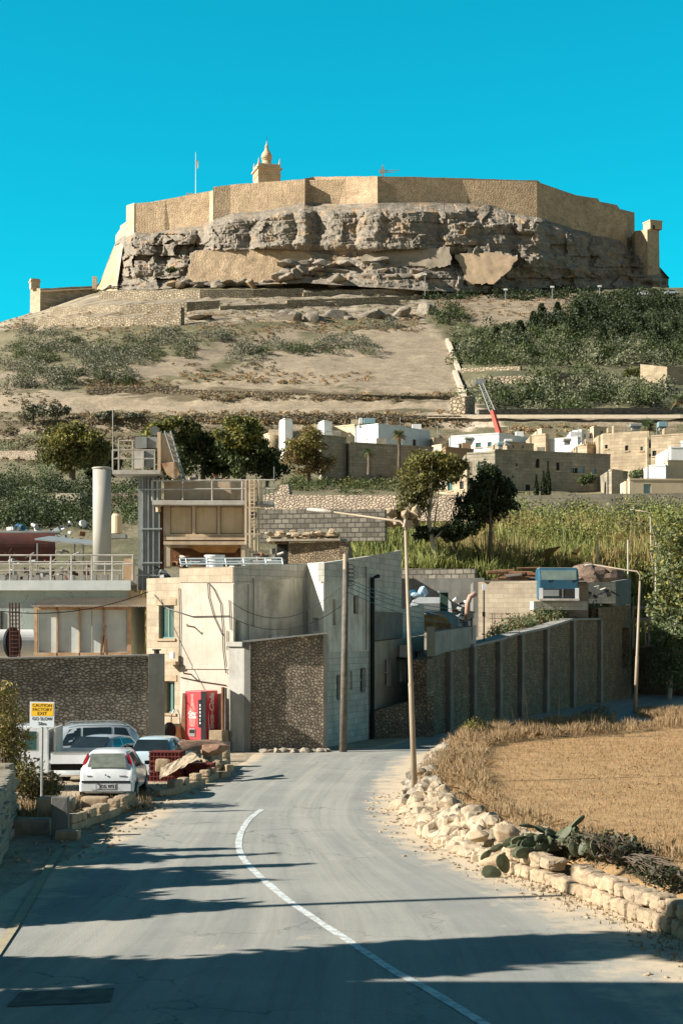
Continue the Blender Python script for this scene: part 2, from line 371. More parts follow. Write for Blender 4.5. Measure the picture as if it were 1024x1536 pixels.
PANELW = M('pale_sheet', (.60,.63,.60), (.50,.54,.51), scale=2, rough=.5, bump=.1, streak=.3, scol=(.3,.29,.25))
CORR = M('corrugated_sheet', (.42,.37,.30), (.32,.27,.21), scale=2, rough=.7, bump=.2, stain=.4, scol=(.2,.1,.05))
WOOD = M('weathered_wood', (.17,.15,.12), (.10,.085,.07), scale=6, rough=.85, bump=.4)
WOODB = M('brown_wood', (.22,.12,.06), (.13,.07,.04), scale=5, rough=.85, bump=.4)
POLE = M('lamp_pole_paint', (.38,.30,.21), (.30,.24,.17), scale=1.5, rough=.55, bump=.1, streak=.2, scol=(.2,.15,.1))
RED = M('machine_red', (.62,.03,.045), (.52,.025,.035), scale=2, rough=.35, bump=0, spec=.5)
REDC = M('crate_red', (.17,.035,.025), (.10,.022,.018), scale=6, rough=.8, bump=.2)
REDB = M('crane_red', (.60,.07,.03), (.50,.05,.03), rough=.5, bump=0)
ROAD = M('asphalt_line', (.62,.64,.62), (.50,.52,.50), scale=6, rough=.8, bump=.1)
YEL = M('sign_yellow', (.80,.47,.02), (.74,.42,.02), rough=.5, bump=0)
SIGNW = M('sign_white', (.62,.66,.68), (.55,.6,.62), rough=.5, bump=0)
SIGNB = M('sign_black', (.02,.02,.02), (.02,.02,.02), rough=.5, bump=0)
BLUE = M('truck_blue', (.025,.10,.155), (.018,.07,.11), scale=2, rough=.5, bump=.05, stain=.5, scol=(.10,.12,.11))
LTAN = M('tail_lamp_red', (.35,.02,.03), (.28,.015,.02), rough=.15, bump=0, spec=.7)
HOUSEW = M('house_white', (.68,.67,.63), (.60,.59,.55), scale=.6, bump=.1, streak=.3, scol=(.35,.33,.28))
HOUSEC = M('house_cream', (.60,.49,.33), (.52,.41,.27), scale=.6, bump=.1, streak=.3, scol=(.3,.24,.17))
HOUSET = M('house_limestone', (.52,.41,.27), (.40,.31,.20), pat='block', pw=1.2, ph=.45, mort=.03, mcol=(.28,.22,.15), var=.3, scale=.5, bump=.4, stain=.5, scol=(.2,.16,.11))
HOUSEG = M('house_grey', (.42,.36,.26), (.28,.25,.18), pat='block', pw=1.2, ph=.45, mort=.02, mcol=(.17,.16,.13), var=.25, scale=.4, bump=.4, stain=.6, scol=(.11,.10,.08), streak=.4)
HOUSEB = M('house_brown', (.30,.20,.11), (.23,.15,.085), scale=.6, bump=.2, stain=.3)
SHUT = M('blue_shutter', (.22,.34,.36), (.18,.29,.31), rough=.6, bump=0)
HOLE = M('dark_opening', (.03,.028,.025), (.02,.02,.018), rough=.8, bump=0)
FORT = M('fortress_stone', (.68,.50,.31), (.47,.335,.20), pat='rubble', pw=1.0, ph=.55, mort=.012, mcol=(.46,.33,.20), var=.25, scale=.16, bump=.5, bd=.2, bs=1.2, stain=.8, scol=(.27,.195,.125), streak=.75)
FORTS = M('fortress_smooth', (.64,.50,.34), (.50,.37,.22), pat='block', pw=1.8, ph=.8, mort=.05, mcol=(.38,.28,.17), var=.15, scale=.3, bump=.3, bd=.2, bs=2)
LF = dict(trans=.25, rough=.6, bump=0, scale=.7)
OLIVE = M('olive_leaves', (.21,.19,.06), (.06,.072,.024), island=.6, **LF)
YELG = M('yellow_green_leaves', (.36,.31,.07), (.13,.13,.035), island=.6, **LF)
GREEN = M('green_leaves', (.12,.145,.045), (.03,.05,.02), island=.6, **LF)
DARKG = M('dark_leaves', (.055,.075,.026), (.016,.028,.012), island=.6, **LF)
PALEG = M('pale_green_leaves', (.22,.26,.12), (.06,.085,.035), island=.6, **LF)
BROWNL = M('brown_leaves', (.28,.19,.075), (.11,.085,.032), island=.6, **LF)
REEDG = M('green_reed', (.36,.36,.10), (.09,.12,.035), island=.6, **LF)
REEDY = M('dry_reed', (.42,.31,.12), (.20,.15,.06), island=.6, **LF)
DGRASS = M('dry_grass', (.46,.32,.17), (.26,.175,.09), island=.7, **LF)
STUB = M('stubble', (.46,.28,.125), (.29,.17,.075), island=.7, **LF)
CACT = M('cactus_pad', (.14,.155,.085), (.06,.07,.04), scale=3, rough=.6, bump=.2, island=.5)
CACTF = M('cactus_far', (.24,.23,.15), (.07,.08,.05), scale=1, rough=.6, bump=0, island=.7)
BARK = M('bark', (.16,.12,.085), (.09,.07,.05), scale=4, bump=.5, bs=12)
BARKP = M('pale_bark', (.42,.35,.26), (.28,.23,.17), scale=4, bump=.4, bs=12)
# ================================================================== THE GROUND
TD = [0, 110, 130, 160, 200, 240, 275, 300, 303, 333, 337, 362, 366, 400, 440, 470, 500, 520, 545, 620, 760]
TC = {   # bearing -> row of the ground at each of those distances
 -500: [0, 900, 885, 850, 805, 770, 745, 730, 728, 705, 703, 685, 683, 665, 650, 640, 635, 632, 630, 625, 640],
 -150: [0, 880, 860, 820, 770, 740, 705, 680, 676, 645, 640, 618, 614, 590, 570, 555, 545, 540, 538, 560, 620],
 0:    [0, 870, 845, 795, 755, 725, 692, 660, 640, 612, 603, 583, 574, 548, 522, 500, 487, 484, 486, 540, 620],
 150:  [0, 870, 845, 790, 750, 720, 686, 650, 632, 612, 598, 580, 568, 535, 500, 475, 455, 440, 432, 470, 560],
 300:  [0, 870, 845, 790, 745, 715, 680, 645, 624, 610, 592, 578, 566, 530, 488, 462, 440, 428, 420, 410, 500],
 512:  [0, 870, 850, 795, 750, 715, 672, 643, 622, 611, 596, 586, 574, 545, 500, 470, 445, 430, 420, 410, 500],
 690:  [0, 870, 850, 790, 752, 712, 672, 643, 628, 613, 604, 596, 588, 560, 515, 480, 455, 440, 430, 420, 500],
 760:  [0, 870, 850, 790, 752, 712, 672, 640, 628, 620, 606, 585, 578, 545, 505, 478, 455, 442, 432, 425, 500],
 1024: [0, 870, 850, 790, 750, 715, 675, 645, 630, 620, 606, 585, 578, 545, 505, 475, 452, 440, 432, 445, 520],
 1250: [0, 880, 860, 800, 760, 725, 690, 660, 645, 636, 622, 600, 592, 565, 530, 505, 485, 475, 468, 490, 560],
 1700: [0, 900, 885, 850, 805, 770, 745, 730, 728, 705, 703, 685, 683, 665, 650, 640, 635, 632, 630, 625, 640]}
TK = sorted(TC); TA = np.array([TC[k] for k in TK], float)
def terr_np(x, y):
    y = np.asarray(y, float); x = np.asarray(x, float); yy = np.clip(y, 60, 760)
    px = np.clip(512+x*F/yy, -500, 1700)
    rows = np.stack([np.interp(yy, TD[1:], TA[k, 1:]) for k in range(len(TK))])
    i = np.clip(np.searchsorted(TK, px)-1, 0, len(TK)-2); k0 = np.array(TK)[i]; k1 = np.array(TK)[i+1]; t = (px-k0)/(k1-k0)
    ii = np.arange(len(px.ravel())).reshape(px.shape) if px.ndim else 0
    r0 = np.take_along_axis(rows, i[None], 0)[0]; r1 = np.take_along_axis(rows, (i+1)[None], 0)[0]
    z = EYE+(HZ-(r0*(1-t)+r1*t))*yy/F
    y0 = np.interp(px, [0, 600, 700, 860, 1100], [78, 80, 100, 118, 118]); y1 = np.interp(px, [0, 600, 700, 860, 1100], [110, 112, 121, 130, 130])
    z = z*ss(y, y0, y1)
    z = z*(1-ss(y, 700, 1200))
    z = np.where(y < 60, 0, z); return z
def H(x, y): return float(terr_np(np.array([x]), np.array([y]))[0])
def T(px, d): return Vector((X(px, d), d, H(X(px, d), d)))

def inpoly(px, py, poly):
    c = np.zeros(px.shape, bool); n = len(poly)
    for i in range(n):
        x0, y0 = poly[i]; x1, y1 = poly[(i+1) % n]
        if y0 == y1: continue
        hit = ((y0 > py) != (y1 > py)) & (px < (x1-x0)*(py-y0)/(y1-y0)+x0); c ^= hit
    return c
def fbm(x, y, sc, seed=0):
    out = np.empty(len(x)); o = seed*17.3
    for i in range(len(x)): out[i] = noise.fractal(Vector((x[i]*sc+o, y[i]*sc-o, o)), .6, 2.1, 4)
    return out
ys = np.concatenate([[-3000, -600, -150, -60], np.arange(-40, 70, 10), np.arange(70, 150, 2), np.arange(150, 290, 2.5), np.arange(290, 372, .8), np.arange(372, 560, 1.6), np.arange(560, 700, 8), [760, 900, 1200, 1800, 3000, 6000]])
xs = np.concatenate([[-5000, -1500, -600, -350, -250, -200], np.arange(-170, -70, 5), np.arange(-70, 90, 1.8), np.arange(90, 190, 3.5), [200, 260, 360, 600, 1500, 5000]])
gx, gy = np.meshgrid(xs, ys); fx, fy = gx.ravel(), gy.ravel(); gz = terr_np(fx, fy)
near = (fy > 100) & (fy < 620) & (np.abs(fx) < 260)
nz = np.zeros(len(fx)); idx = np.where(near)[0]; nz[idx] = fbm(fx[idx], fy[idx], .09, 1)
nz2 = np.zeros(len(fx)); nz2[idx] = fbm(fx[idx], fy[idx], .5, 2)
gpx = 512+fx*F/np.clip(fy, 1, None); gpy = HZ-(gz-EYE)*F/np.clip(fy, 1, None)
jx = gpx+nz*14; jy = gpy+nz*5+nz2*2
col = np.tile(np.array([.22, .185, .115]), (len(fx), 1))                     # dry scrub land
hill = near & (fy > 120)
g = np.clip(.5+nz*1.1+nz2*.5, 0, 1)[:, None]
col[hill] = (np.array([.235, .20, .12])*(1-g)+np.array([.135, .125, .065])*g)[hill]
TANF = np.array([.35, .28, .19]); BANK = np.array([.15, .12, .07]); ROCKC = np.array([.36, .30, .21])
def paint(poly, c, mixn=.15):
    m = inpoly(jx, jy, poly) & hill; col[m] = np.array(c)*(1+mixn*nz2[m][:, None]*1.5)
paint([(-600, 626), (400, 625), (700, 618), (760, 612), (760, 640), (400, 650), (-600, 665)], BANK)
paint([(-50, 592), (80, 588), (300, 598), (690, 601), (700, 615), (400, 622), (70, 618), (-50, 626)], TANF)
paint([(260, 571), (420, 572), (560, 588), (540, 592), (260, 584)], TANF*.95)
paint([(130, 583), (300, 582), (700, 592), (705, 603), (300, 598), (130, 594)], BANK*1.1)
paint([(370, 545), (455, 510), (560, 492), (650, 487), (672, 512), (700, 592), (560, 586), (470, 574), (400, 570), (330, 560)], TANF*.98)
paint([(0, 560), (250, 540), (380, 500), (480, 488), (500, 494), (380, 520), (300, 560), (0, 590)], TANF*.8)
paint([(-50, 640), (420, 628), (700, 622), (1100, 630), (1100, 640), (700, 634), (420, 640), (-50, 655)], TANF*.85)
paint([(640, 640), (690, 606), (715, 600), (730, 618), (770, 645)], np.array([.58, .47, .34]))
paint([(655, 435), (860, 440), (920, 520), (780, 500), (640, 475)], TANF*.75, .3)
paint([(730, 560), (1100, 560), (1100, 612), (720, 612)], np.array([.10, .10, .055]))
paint([(860, 430), (1100, 430), (1100, 560), (690, 560), (680, 500), (860, 470)], np.array([.12, .115, .06]), .4)
paint([(-100, 440), (640, 436), (640, 480), (-100, 500)], ROCKC*.8, .5)
rd = near & (fy < 118); col[rd] = (.20, .17, .12)
nearg = (np.abs(fx) < 60) & (fy <= 100); col[nearg] = (.42, .34, .24)
me = bpy.data.meshes.new('ground'); nxs = len(xs)
me.from_pydata([(a, b, c) for a, b, c in zip(fx, fy, gz+np.where(hill, nz2*.25+nz*.5, 0))], [], [(r*nxs+c, r*nxs+c+1, (r+1)*nxs+c+1, (r+1)*nxs+c) for r in range(len(ys)-1) for c in range(nxs-1)])
ca = me.color_attributes.new('land', 'FLOAT_COLOR', 'POINT'); ca.data.foreach_set('color', np.concatenate([np.clip(col, 0, 1), np.ones((len(col), 1))], 1).astype(np.float32).ravel())
me.polygons.foreach_set('use_smooth', [True]*len(me.polygons))
me.materials.append(M('land', (.3, .25, .17), attr='land', scale=1.1, bump=.7, bs=2.5, bd=.35))
o = bpy.data.objects.new('hillside', me); C.objects.link(o); o['kind'] = 'structure'

# ------------------------------------------------------------------ road: ribbon between two edges, u across, v along
LE = [(-30, 3), (-11, 9.5), (-7.2, 16), (-6.1, 21), (-5.55, 26), (-5.25, 30), (-4.9, 35), (-4.6, 39), (-4.3, 43), (-3.8, 48), (-3.2, 54), (-2.9, 57.5), (-.6, 58.4), (1.2, 60.2), (2.8, 66), (5.0, 75), (9.2, 88), (14.5, 103), (19, 120)]
RE = [(6.0, -12), (5.7, 6), (5.45, 14), (5.15, 19), (4.75, 23), (3.65, 26.8), (2.7, 29.5), (1.75, 33.8), (1.5, 38.9), (1.75, 44.9), (2.3, 50.5), (3.0, 55.5), (4.8, 59.3), (8, 63), (11, 68), (15, 77), (19, 90), (23, 104), (28, 120)]
def smooth_line(pts, n):
    pts = [Vector((*p, 0)) for p in pts]; out = []
    for i in range(len(pts)-1):
        p0, p1, p2, p3 = pts[max(i-1, 0)], pts[i], pts[i+1], pts[min(i+2, len(pts)-1)]
        for k in range(n):
            t = k/n; out.append(.5*((2*p1)+(p2-p0)*t+(2*p0-5*p1+4*p2-p3)*t*t+(3*p1-p0-3*p2+p3)*t**3))
    out.append(pts[-1]); return out
le = smooth_line(LE, 6); re_ = smooth_line(RE, 6)
me = bpy.data.meshes.new('road'); vs = []; fs = []; uvs = []; NU = 14; vlen = 0; dirt = []
for i, (a, b) in enumerate(zip(le, re_)):
    if i: vlen += ((a+b)/2-(le[i-1]+re_[i-1])/2).length
    for k in range(NU+1):
        t = k/NU; q = a.lerp(b, t); cr = .02*math.sin(t*math.pi)
        vs.append((q.x, q.y, .006+cr)); uvs.append((t*6, vlen))
for i in range(len(le)-1):
    for k in range(NU): o_ = i*(NU+1)+k; fs.append((o_, o_+1, o_+NU+2, o_+NU+1))
me.from_pydata(vs, [], fs); ul = me.uv_layers.new(name='UVMap').data
for p in me.polygons:
    for li in p.loop_indices: ul[li].uv = uvs[me.loops[li].vertex_index]
m = bpy.data.materials.new('asphalt'); m.use_nodes = True; nt = m.node_tree; N = nt.nodes; L = nt.links; p = N['Principled BSDF']; p.inputs['Roughness'].default_value = .85; p.inputs['Specular IOR Level'].default_value = .25
co = N.new('ShaderNodeTexCoord')
def _n(scale, vec, det=6, ro=.65):
    n = N.new('ShaderNodeTexNoise'); n.inputs['Scale'].default_value = scale; n.inputs['Detail'].default_value = det; n.inputs['Roughness'].default_value = ro; L.new(vec, n.inputs['Vector']); return n.outputs['Fac']
def _r(f, a, b, c=0, d=1):
    r = N.new('ShaderNodeMapRange'); [setattr(r.inputs[i+1], 'default_value', v) for i, v in enumerate((a, b, c, d))]; L.new(f, r.inputs[0]); return r.outputs[0]
def _m(f, a, b):
    x = N.new('ShaderNodeMix'); x.data_type = 'RGBA'
    if isinstance(f, float): x.inputs[0].default_value = f
    else: L.new(f, x.inputs[0])
    for k, c in ((6, a), (7, b)):
        if isinstance(c, tuple): x.inputs[k].default_value = (*c, 1)
        else: L.new(c, x.inputs[k])
    return x.outputs[2]
mp = N.new('ShaderNodeMapping'); mp.inputs['Scale'].default_value = (1.6, .05, 1); L.new(co.outputs['UV'], mp.inputs[0])
mp2 = N.new('ShaderNodeMapping'); mp2.inputs['Scale'].default_value = (9, .12, 1); L.new(co.outputs['UV'], mp2.inputs[0])
c1 = _m(_r(_n(.35, co.outputs['Object']), .35, .65), (.245, .25, .23), (.335, .335, .30))
c1 = _m(_r(_n(1.0, mp.outputs[0]), .42, .62, 0, .65), c1, (.43, .41, .345))
c1 = _m(_r(_n(1.0, mp2.outputs[0]), .5, .7, 0, .4), c1, (.19, .185, .165))
c1 = _m(_r(_n(60, co.outputs['Object'], 3), .4, .7, 0, .5), c1, (.20, .19, .165))
spx = N.new('ShaderNodeSeparateXYZ'); L.new(co.outputs['UV'], spx.inputs[0])
ed = _r(spx.outputs[0], 4.7, 5.8); ad = N.new('ShaderNodeMath'); ad.operation = 'ADD'; L.new(ed, ad.inputs[0]); L.new(_r(_n(1.4, co.outputs['Object']), .3, .7, -.45, .45), ad.inputs[1])
c1 = _m(_r(ad.outputs[0], .3, .85), c1, (.58, .47, .33))
ed = _r(spx.outputs[0], .9, .1); ad = N.new('ShaderNodeMath'); ad.operation = 'ADD'; L.new(ed, ad.inputs[0]); L.new(_r(_n(1.1, co.outputs['Object']), .3, .7, -.45, .45), ad.inputs[1])
c1 = _m(_r(ad.outputs[0], .35, .9), c1, (.54, .44, .31))
# cracks
vo = N.new('ShaderNodeTexVoronoi'); vo.feature = 'DISTANCE_TO_EDGE'; vo.inputs['Scale'].default_value = .45
wv = N.new('ShaderNodeVectorMath'); wv.operation = 'MULTIPLY_ADD'; nn = N.new('ShaderNodeTexNoise'); nn.inputs['Scale'].default_value = 1.5; nn.inputs['Detail'].default_value = 6; L.new(co.outputs['Object'], nn.inputs['Vector'])
L.new(nn.outputs['Color'], wv.inputs[0]); wv.inputs[1].default_value = (1.6, 1.6, 0); L.new(co.outputs['Object'], wv.inputs[2]); L.new(wv.outputs[0], vo.inputs['Vector'])
cm = N.new('ShaderNodeMath'); cm.operation = 'MULTIPLY'; L.new(_r(vo.outputs['Distance'], 0, .012, .75, 0), cm.inputs[0]); L.new(_r(_n(.2, co.outputs['Object'], 2), .45, .6), cm.inputs[1])
c1 = _m(cm.outputs[0], c1, (.07, .065, .055))
L.new(c1, p.inputs['Base Color'])
bn = N.new('ShaderNodeBump'); bn.inputs['Strength'].default_value = .5; bn.inputs['Distance'].default_value = .02
ad = N.new('ShaderNodeMath'); ad.operation = 'ADD'; L.new(_n(45, co.outputs['Object'], 4), ad.inputs[0]); L.new(_n(.8, co.outputs['Object'], 4), ad.inputs[1]); L.new(ad.outputs[0], bn.inputs['Height']); L.new(bn.outputs[0], p.inputs['Normal'])
me.materials.append(m); me.polygons.foreach_set('use_smooth', [True]*len(me.polygons))
o = bpy.data.objects.new('road', me); C.objects.link(o); o['kind'] = 'structure'
# painted line with worn edge, and the drain patch
ROADL = bpy.data.materials.new('road_paint'); ROADL.use_nodes = True; nt = ROADL.node_tree; N = nt.nodes; L = nt.links; p = N['Principled BSDF']; p.inputs['Roughness'].default_value = .7
co = N.new('ShaderNodeTexCoord'); L.new(_m(_r(_n(7, co.outputs['Object'], 8, .75), .46, .62), (.62, .66, .64), (.34, .325, .28)), p.inputs['Base Color'])
cl = [(719, 1536), (640, 1487), (590, 1460), (520, 1413), (470, 1380), (430, 1352), (395, 1322), (368, 1295), (358, 1272), (362, 1250), (375, 1230), (393, 1216)]
pts = smooth_line([tuple(G(*c)[:2]) for c in cl]+[], 5); pts = [Vector((pts[0].x+(pts[0]-pts[3]).x*4, pts[0].y+(pts[0]-pts[3]).y*4, 0))]+pts
mb = MB(); prev = None
for i, q in enumerate(pts):
    t = (pts[min(i+1, len(pts)-1)]-pts[max(i-1, 0)]).normalized(); n = Vector((-t.y, t.x, 0)); hw = .068+.014*noise.noise(q*2)
    cur = (q-n*hw+Vector((0, 0, .031)), q+n*hw+Vector((0, 0, .031)))
    if prev: mb.quad(prev[0], prev[1], cur[1], cur[0])
    prev = cur
single('road_marking', mb, ROADL, kind='structure')
mb = MB(); a, b_, c_, d_ = G(30, 1492), G(172, 1486), G(165, 1508), G(10, 1514); z = Vector((0, 0, .03)); mb.quad(d_+z, c_+z, b_+z, a+z)
single('asphalt_patch', mb, M('tar', (.15, .145, .125), (.09, .088, .078), scale=5, bump=.5, bs=50), kind='structure')
mb = MB(); prev = None
for (px, py) in [(-60, 1500), (-10, 1440), (20, 1395), (50, 1345), (75, 1300), (92, 1275)]:
    q = G(px, py, .0); cur = (q+Vector((-.07, 0, .034)), q+Vector((.07, 0, .034)))
    if prev: mb.quad(prev[0], prev[1], cur[1], cur[0])
    prev = cur
single('edge_marking', mb, M('yellow_line', (.42, .35, .20), (.30, .275, .21), scale=4, bump=0), kind='structure')
# yard platform in front of the house, verges
mb = MB(); mb.prism([(-8.4, 58.6), (-4.05, 58.4), (-3.9, 62), (-8.4, 66)], -.05, .34)
single('pavement', mb, M('pale_floor', (.60, .52, .40), (.50, .42, .31), scale=2, bump=.3), kind='structure')

# ------------------------------------------------------------------ the mown field with its dry bank
FE = [(6.6, 12), (5.4, 19), (4.9, 22.9), (3.8, 26.8), (2.85, 29.5), (1.85, 33.8), (1.62, 38.9), (1.9, 44.9), (2.45, 50.5), (3.2, 55.8), (5.0, 59.5), (8, 62.5), (12, 67), (17, 71), (24, 74), (34, 76)]
fe = smooth_line(FE, 5); INN = Vector((26, 42, 0)); NR = 16; vs = []; fs = []
def fieldz(t, x=0, y=0):
    if t < .03: return t/.03*.42-.02
    if t < .09: return .40+.12*math.sin((t-.03)/.06*math.pi)
    return .40+.06*noise.noise(Vector((x*.2, y*.2, 0)))
FT = [0, .008, .016, .03, .045, .06, .09, .13, .2, .3, .4, .5, .6, .7, .85, 1.0]
for q in fe:
    for t in FT: r = q.lerp(INN, t); vs.append((r.x, r.y, fieldz(t, r.x, r.y)))
for i in range(len(fe)-1):
    for k in range(len(FT)-1): o_ = i*len(FT)+k; fs.append((o_, o_+len(FT), o_+len(FT)+1, o_+1))
fs.append(tuple(range(0, 0)) or (0, 1, len(FT))) if False else None
mb = MB().add(vs, [f for f in fs if f]); mb.quad((6.6, 19, .39), (34, 10, .39), (34, 73, .39), (26, 42, .39)) if False else None
FIELD = M('stubble_ground', (.46,.29,.135), (.31,.195,.09), scale=1.6, bump=.9, bs=9, bd=.08, rough=.95)
mb.add([(6.6, 12, -.02), (45, 8, .40), (45, 78, .40), (34, 76, -.02), (26, 42, .40)], [(0, 1, 4), (1, 2, 4), (2, 3, 4)])
single('field', mb, FIELD, kind='structure', smooth=True)

# ================================================================== THE CITADEL
def fpt(px, py, d): return P(px, py, d)
TOPW = [(174, 352, 350, 575), (181, 340, 358, 566), (189, 307, 356, 556), (201, 303, 354, 551), (225, 301, 355, 553), (305, 293, 341, 549)]
roots = thing('citadel_fortress', 'long golden limestone fortress wall crowning the rocky hill', 'fortress', P(560, 320, 545))
def fwall(pts, mat, nm='wall', root=roots, below=3.5, th=2.5, batter=1.0):
    """pts: (px, top, foot, d)"""
    fine = [pts[0]]
    for p_, q_ in zip(pts, pts[1:]):
        m_ = max(1, int(abs(q_[0]-p_[0])/9))
        for k in range(1, m_+1): r_ = [lerp(a_, b_, k/m_) for a_, b_ in zip(p_, q_)]; r_[1] += rnd(-.45, .45) if k < m_ else 0; fine.append(r_)
    pts = fine; mb = MB(); n = len(pts); vs = []
    for px, t, f, d in pts:
        b = P(px, f, d); tp = P(px, t, d); hh = tp.z-b.z
        vs += [(tp.x, tp.y+hh*.06*batter, tp.z), (b.x, b.y, b.z), (b.x, b.y+.5, b.z-below), (tp.x, tp.y+hh*.06*batter+th, tp.z), (b.x, b.y+th+3, b.z-below)]
    fs = []
    for i in range(n-1):
        a, b = i*5, i*5+5
        fs += [(a, a+1, b+1, b), (a+1, a+2, b+2, b+1), (a, b, b+3, a+3), (a+3, b+3, b+4, a+4)]
    fs += [(0, 3, 4, 2, 1), tuple((n-1)*5+k for k in (0, 1, 2, 4, 3))]
    mb.add(vs, fs); return part(nm, mb, mat, root)
fwall([(173, 353, 372, 580), (181, 341, 366, 566)], FORTS); fwall([(180, 338, 366, 567), (190, 331, 364, 557)], FORTS, 'wall')
fwall([(189, 307, 360, 556), (201, 303, 356, 550)], FORTS)
fwall([(201, 304, 356, 550.2), (247, 300, 356, 549), (305, 294, 343, 551)], FORT)
fwall([(305, 294, 345, 551.2), (320, 283, 336, 541)], FORTS)
fwall([(319, 279, 336, 541), (345, 276, 328, 541.5), (457, 267, 314, 536)], FORT)
fwall([(457, 266, 318, 538.6), (470, 264, 316, 541), (520, 263.5, 315, 537), (566, 263, 314, 531)], FORT)
fwall([(566, 263, 314, 531.2), (640, 264.5, 312, 535.2), (700, 266, 316, 538.4), (760, 268, 326, 542), (807, 269, 334, 545), (820, 280, 338, 546), (827, 286, 340, 547), (862, 291, 350, 553), (897, 296, 360, 560), (900, 301, 362, 561), (926, 306, 370, 567), (930, 312, 372, 569), (952, 317, 384, 574)], FORT, 'curtain_wall')
# string course along the long curtain
mb = MB()
for a, b in ((566, 700), (700, 805)):
    ya, yb = interp(a, [(566, 265.5), (805, 271)]), interp(b, [(566, 265.5), (805, 271)])
    p0, p1 = P(a, ya, interp(a, [(566, 532.4), (700, 539.8), (805, 546.2)])), P(b, yb, interp(b, [(566, 532.4), (700, 539.8), (805, 546.2)])); mb.prism([(p0.x, p0.y-.3), (p1.x, p1.y-.3), (p1.x, p1.y+.5), (p0.x, p0.y+.5)], [p0.z-.4, p1.z-.4, p1.z-.4, p0.z-.4], [p0.z, p1.z, p1.z, p0.z])
part('coping', mb, FORTS, roots)
# platform behind the walls so nothing is hollow from the side
mb = MB(); fp = [(203, 307, 553), (320, 285, 545), (457, 270, 540), (566, 266, 536), (805, 272, 541), (895, 303, 556), (940, 322, 566), (900, 322, 640), (250, 306, 640)]
mb.prism([P(a, b, c)[:2] for a, b, c in fp], 100, [P(a, b, c).z for a, b, c in fp]); part('parade_ground', mb, FORT, roots)
# low parapets on the left bastion, little crenels
mb = MB()
for k in range(5): q = P(281+k*5.5, 292.5, 551.5); mb.box(q+Vector((0, 1, .3)), (.8, .8, 1.3))
part('parapet_block', mb, FORT, roots)
fwall([(953, 345, 392, 563), (971, 344, 402, 556), (989, 343, 412, 560)], FORT, 'bastion', th=14)
t2 = thing('watch_turret', 'small square stone watch turret on the far right bastion corner', 'turret', P(978, 346, 562))
c = P(978.5, 339, 561); mb = MB().box(c, (4.8, 4.8, P(0, 333, 561).z-P(0, 346, 561).z), rz=.35); part('wall', mb, FORTS, t2)
c = P(978.5, 333, 561); part('roof_slab', MB().box(c, (5.1, 5.1, .35), rz=.35), FORTS, t2)
c = P(980, 340, 558.2); part('window', MB().box(c, (.7, .3, 1.3), rz=.35), HOLE, t2)
# sloping masonry at the left end
mb = MB(); A = [(174, 362, 570), (150, 425, 538), (140, 440, 534)]; B = [(186, 358, 560), (176, 425, 531), (176, 440, 527)]
vs = [P(*q) for q in A]+[P(*q) for q in B]+[P(q[0], q[1], q[2]+14) for q in A]
mb.add(vs, [(0, 1, 4, 3), (1, 2, 5, 4), (6, 7, 1, 0), (7, 8, 2, 1)]); part('sloping_wall', mb, FORTS, roots)

# ---- cliff
CT = [(140, 438), (150, 425), (165, 385), (174, 364), (190, 352), (203, 350), (225, 352), (260, 345), (305, 337), (350, 321), (390, 319), (457, 306), (512, 308), (566, 306), (640, 305), (727, 308), (812, 322), (867, 342), (932, 356), (952, 370), (975, 392), (990, 403), (1003, 418)]
CB = [(140, 442), (200, 437), (280, 430), (460, 424), (520, 428), (640, 436), (800, 440), (1003, 434)]
CDt = [(140, 536), (174, 569), (203, 548), (305, 547), (320, 538.5), (457, 534), (470, 538), (566, 529), (700, 536), (807, 542), (897, 558), (952, 571), (990, 562), (1003, 562)]
CDb = [(140, 525), (203, 522), (320, 516), (566, 508), (640, 511), (807, 529), (950, 551), (1003, 557)]
pxs = np.arange(140, 1004, 1.7); nv = 84
bul = [(215, 60), (270, 46), (338, 78), (408, 76), (458, 40), (503, 66), (556, 50), (610, 96), (690, 70), (745, 60), (800, 60), (850, 70), (915, 64), (970, 40)]
MASON = [([(286, 379), (300, 374), (345, 375), (400, 372), (458, 376), (472, 383), (452, 398), (428, 408), (424, 424), (278, 422)], FORT, 'retaining_wall', 523.5), ([(530, 392), (548, 380), (575, 374), (640, 372), (674, 370), (677, 398), (650, 403), (620, 398), (590, 402), (560, 396)], M('shaded_render', (.40,.33,.24), (.28,.23,.165), scale=.2, bump=.5, bs=1, bd=.2, stain=.6, scol=(.17,.14,.10), streak=.4), 'rendered_wall', 519.5), ([(680, 380), (740, 377), (778, 384), (765, 405), (742, 426), (700, 427), (690, 402)], M('brown_render', (.50,.36,.22), (.36,.26,.165), scale=.2, bump=.5, bs=1, bd=.2, stain=.6, scol=(.2,.16,.11), streak=.4), 'rendered_wall', 522)]  # shaded_render has the patch's shade put into its darker colour
vs = []; mid_ = {}
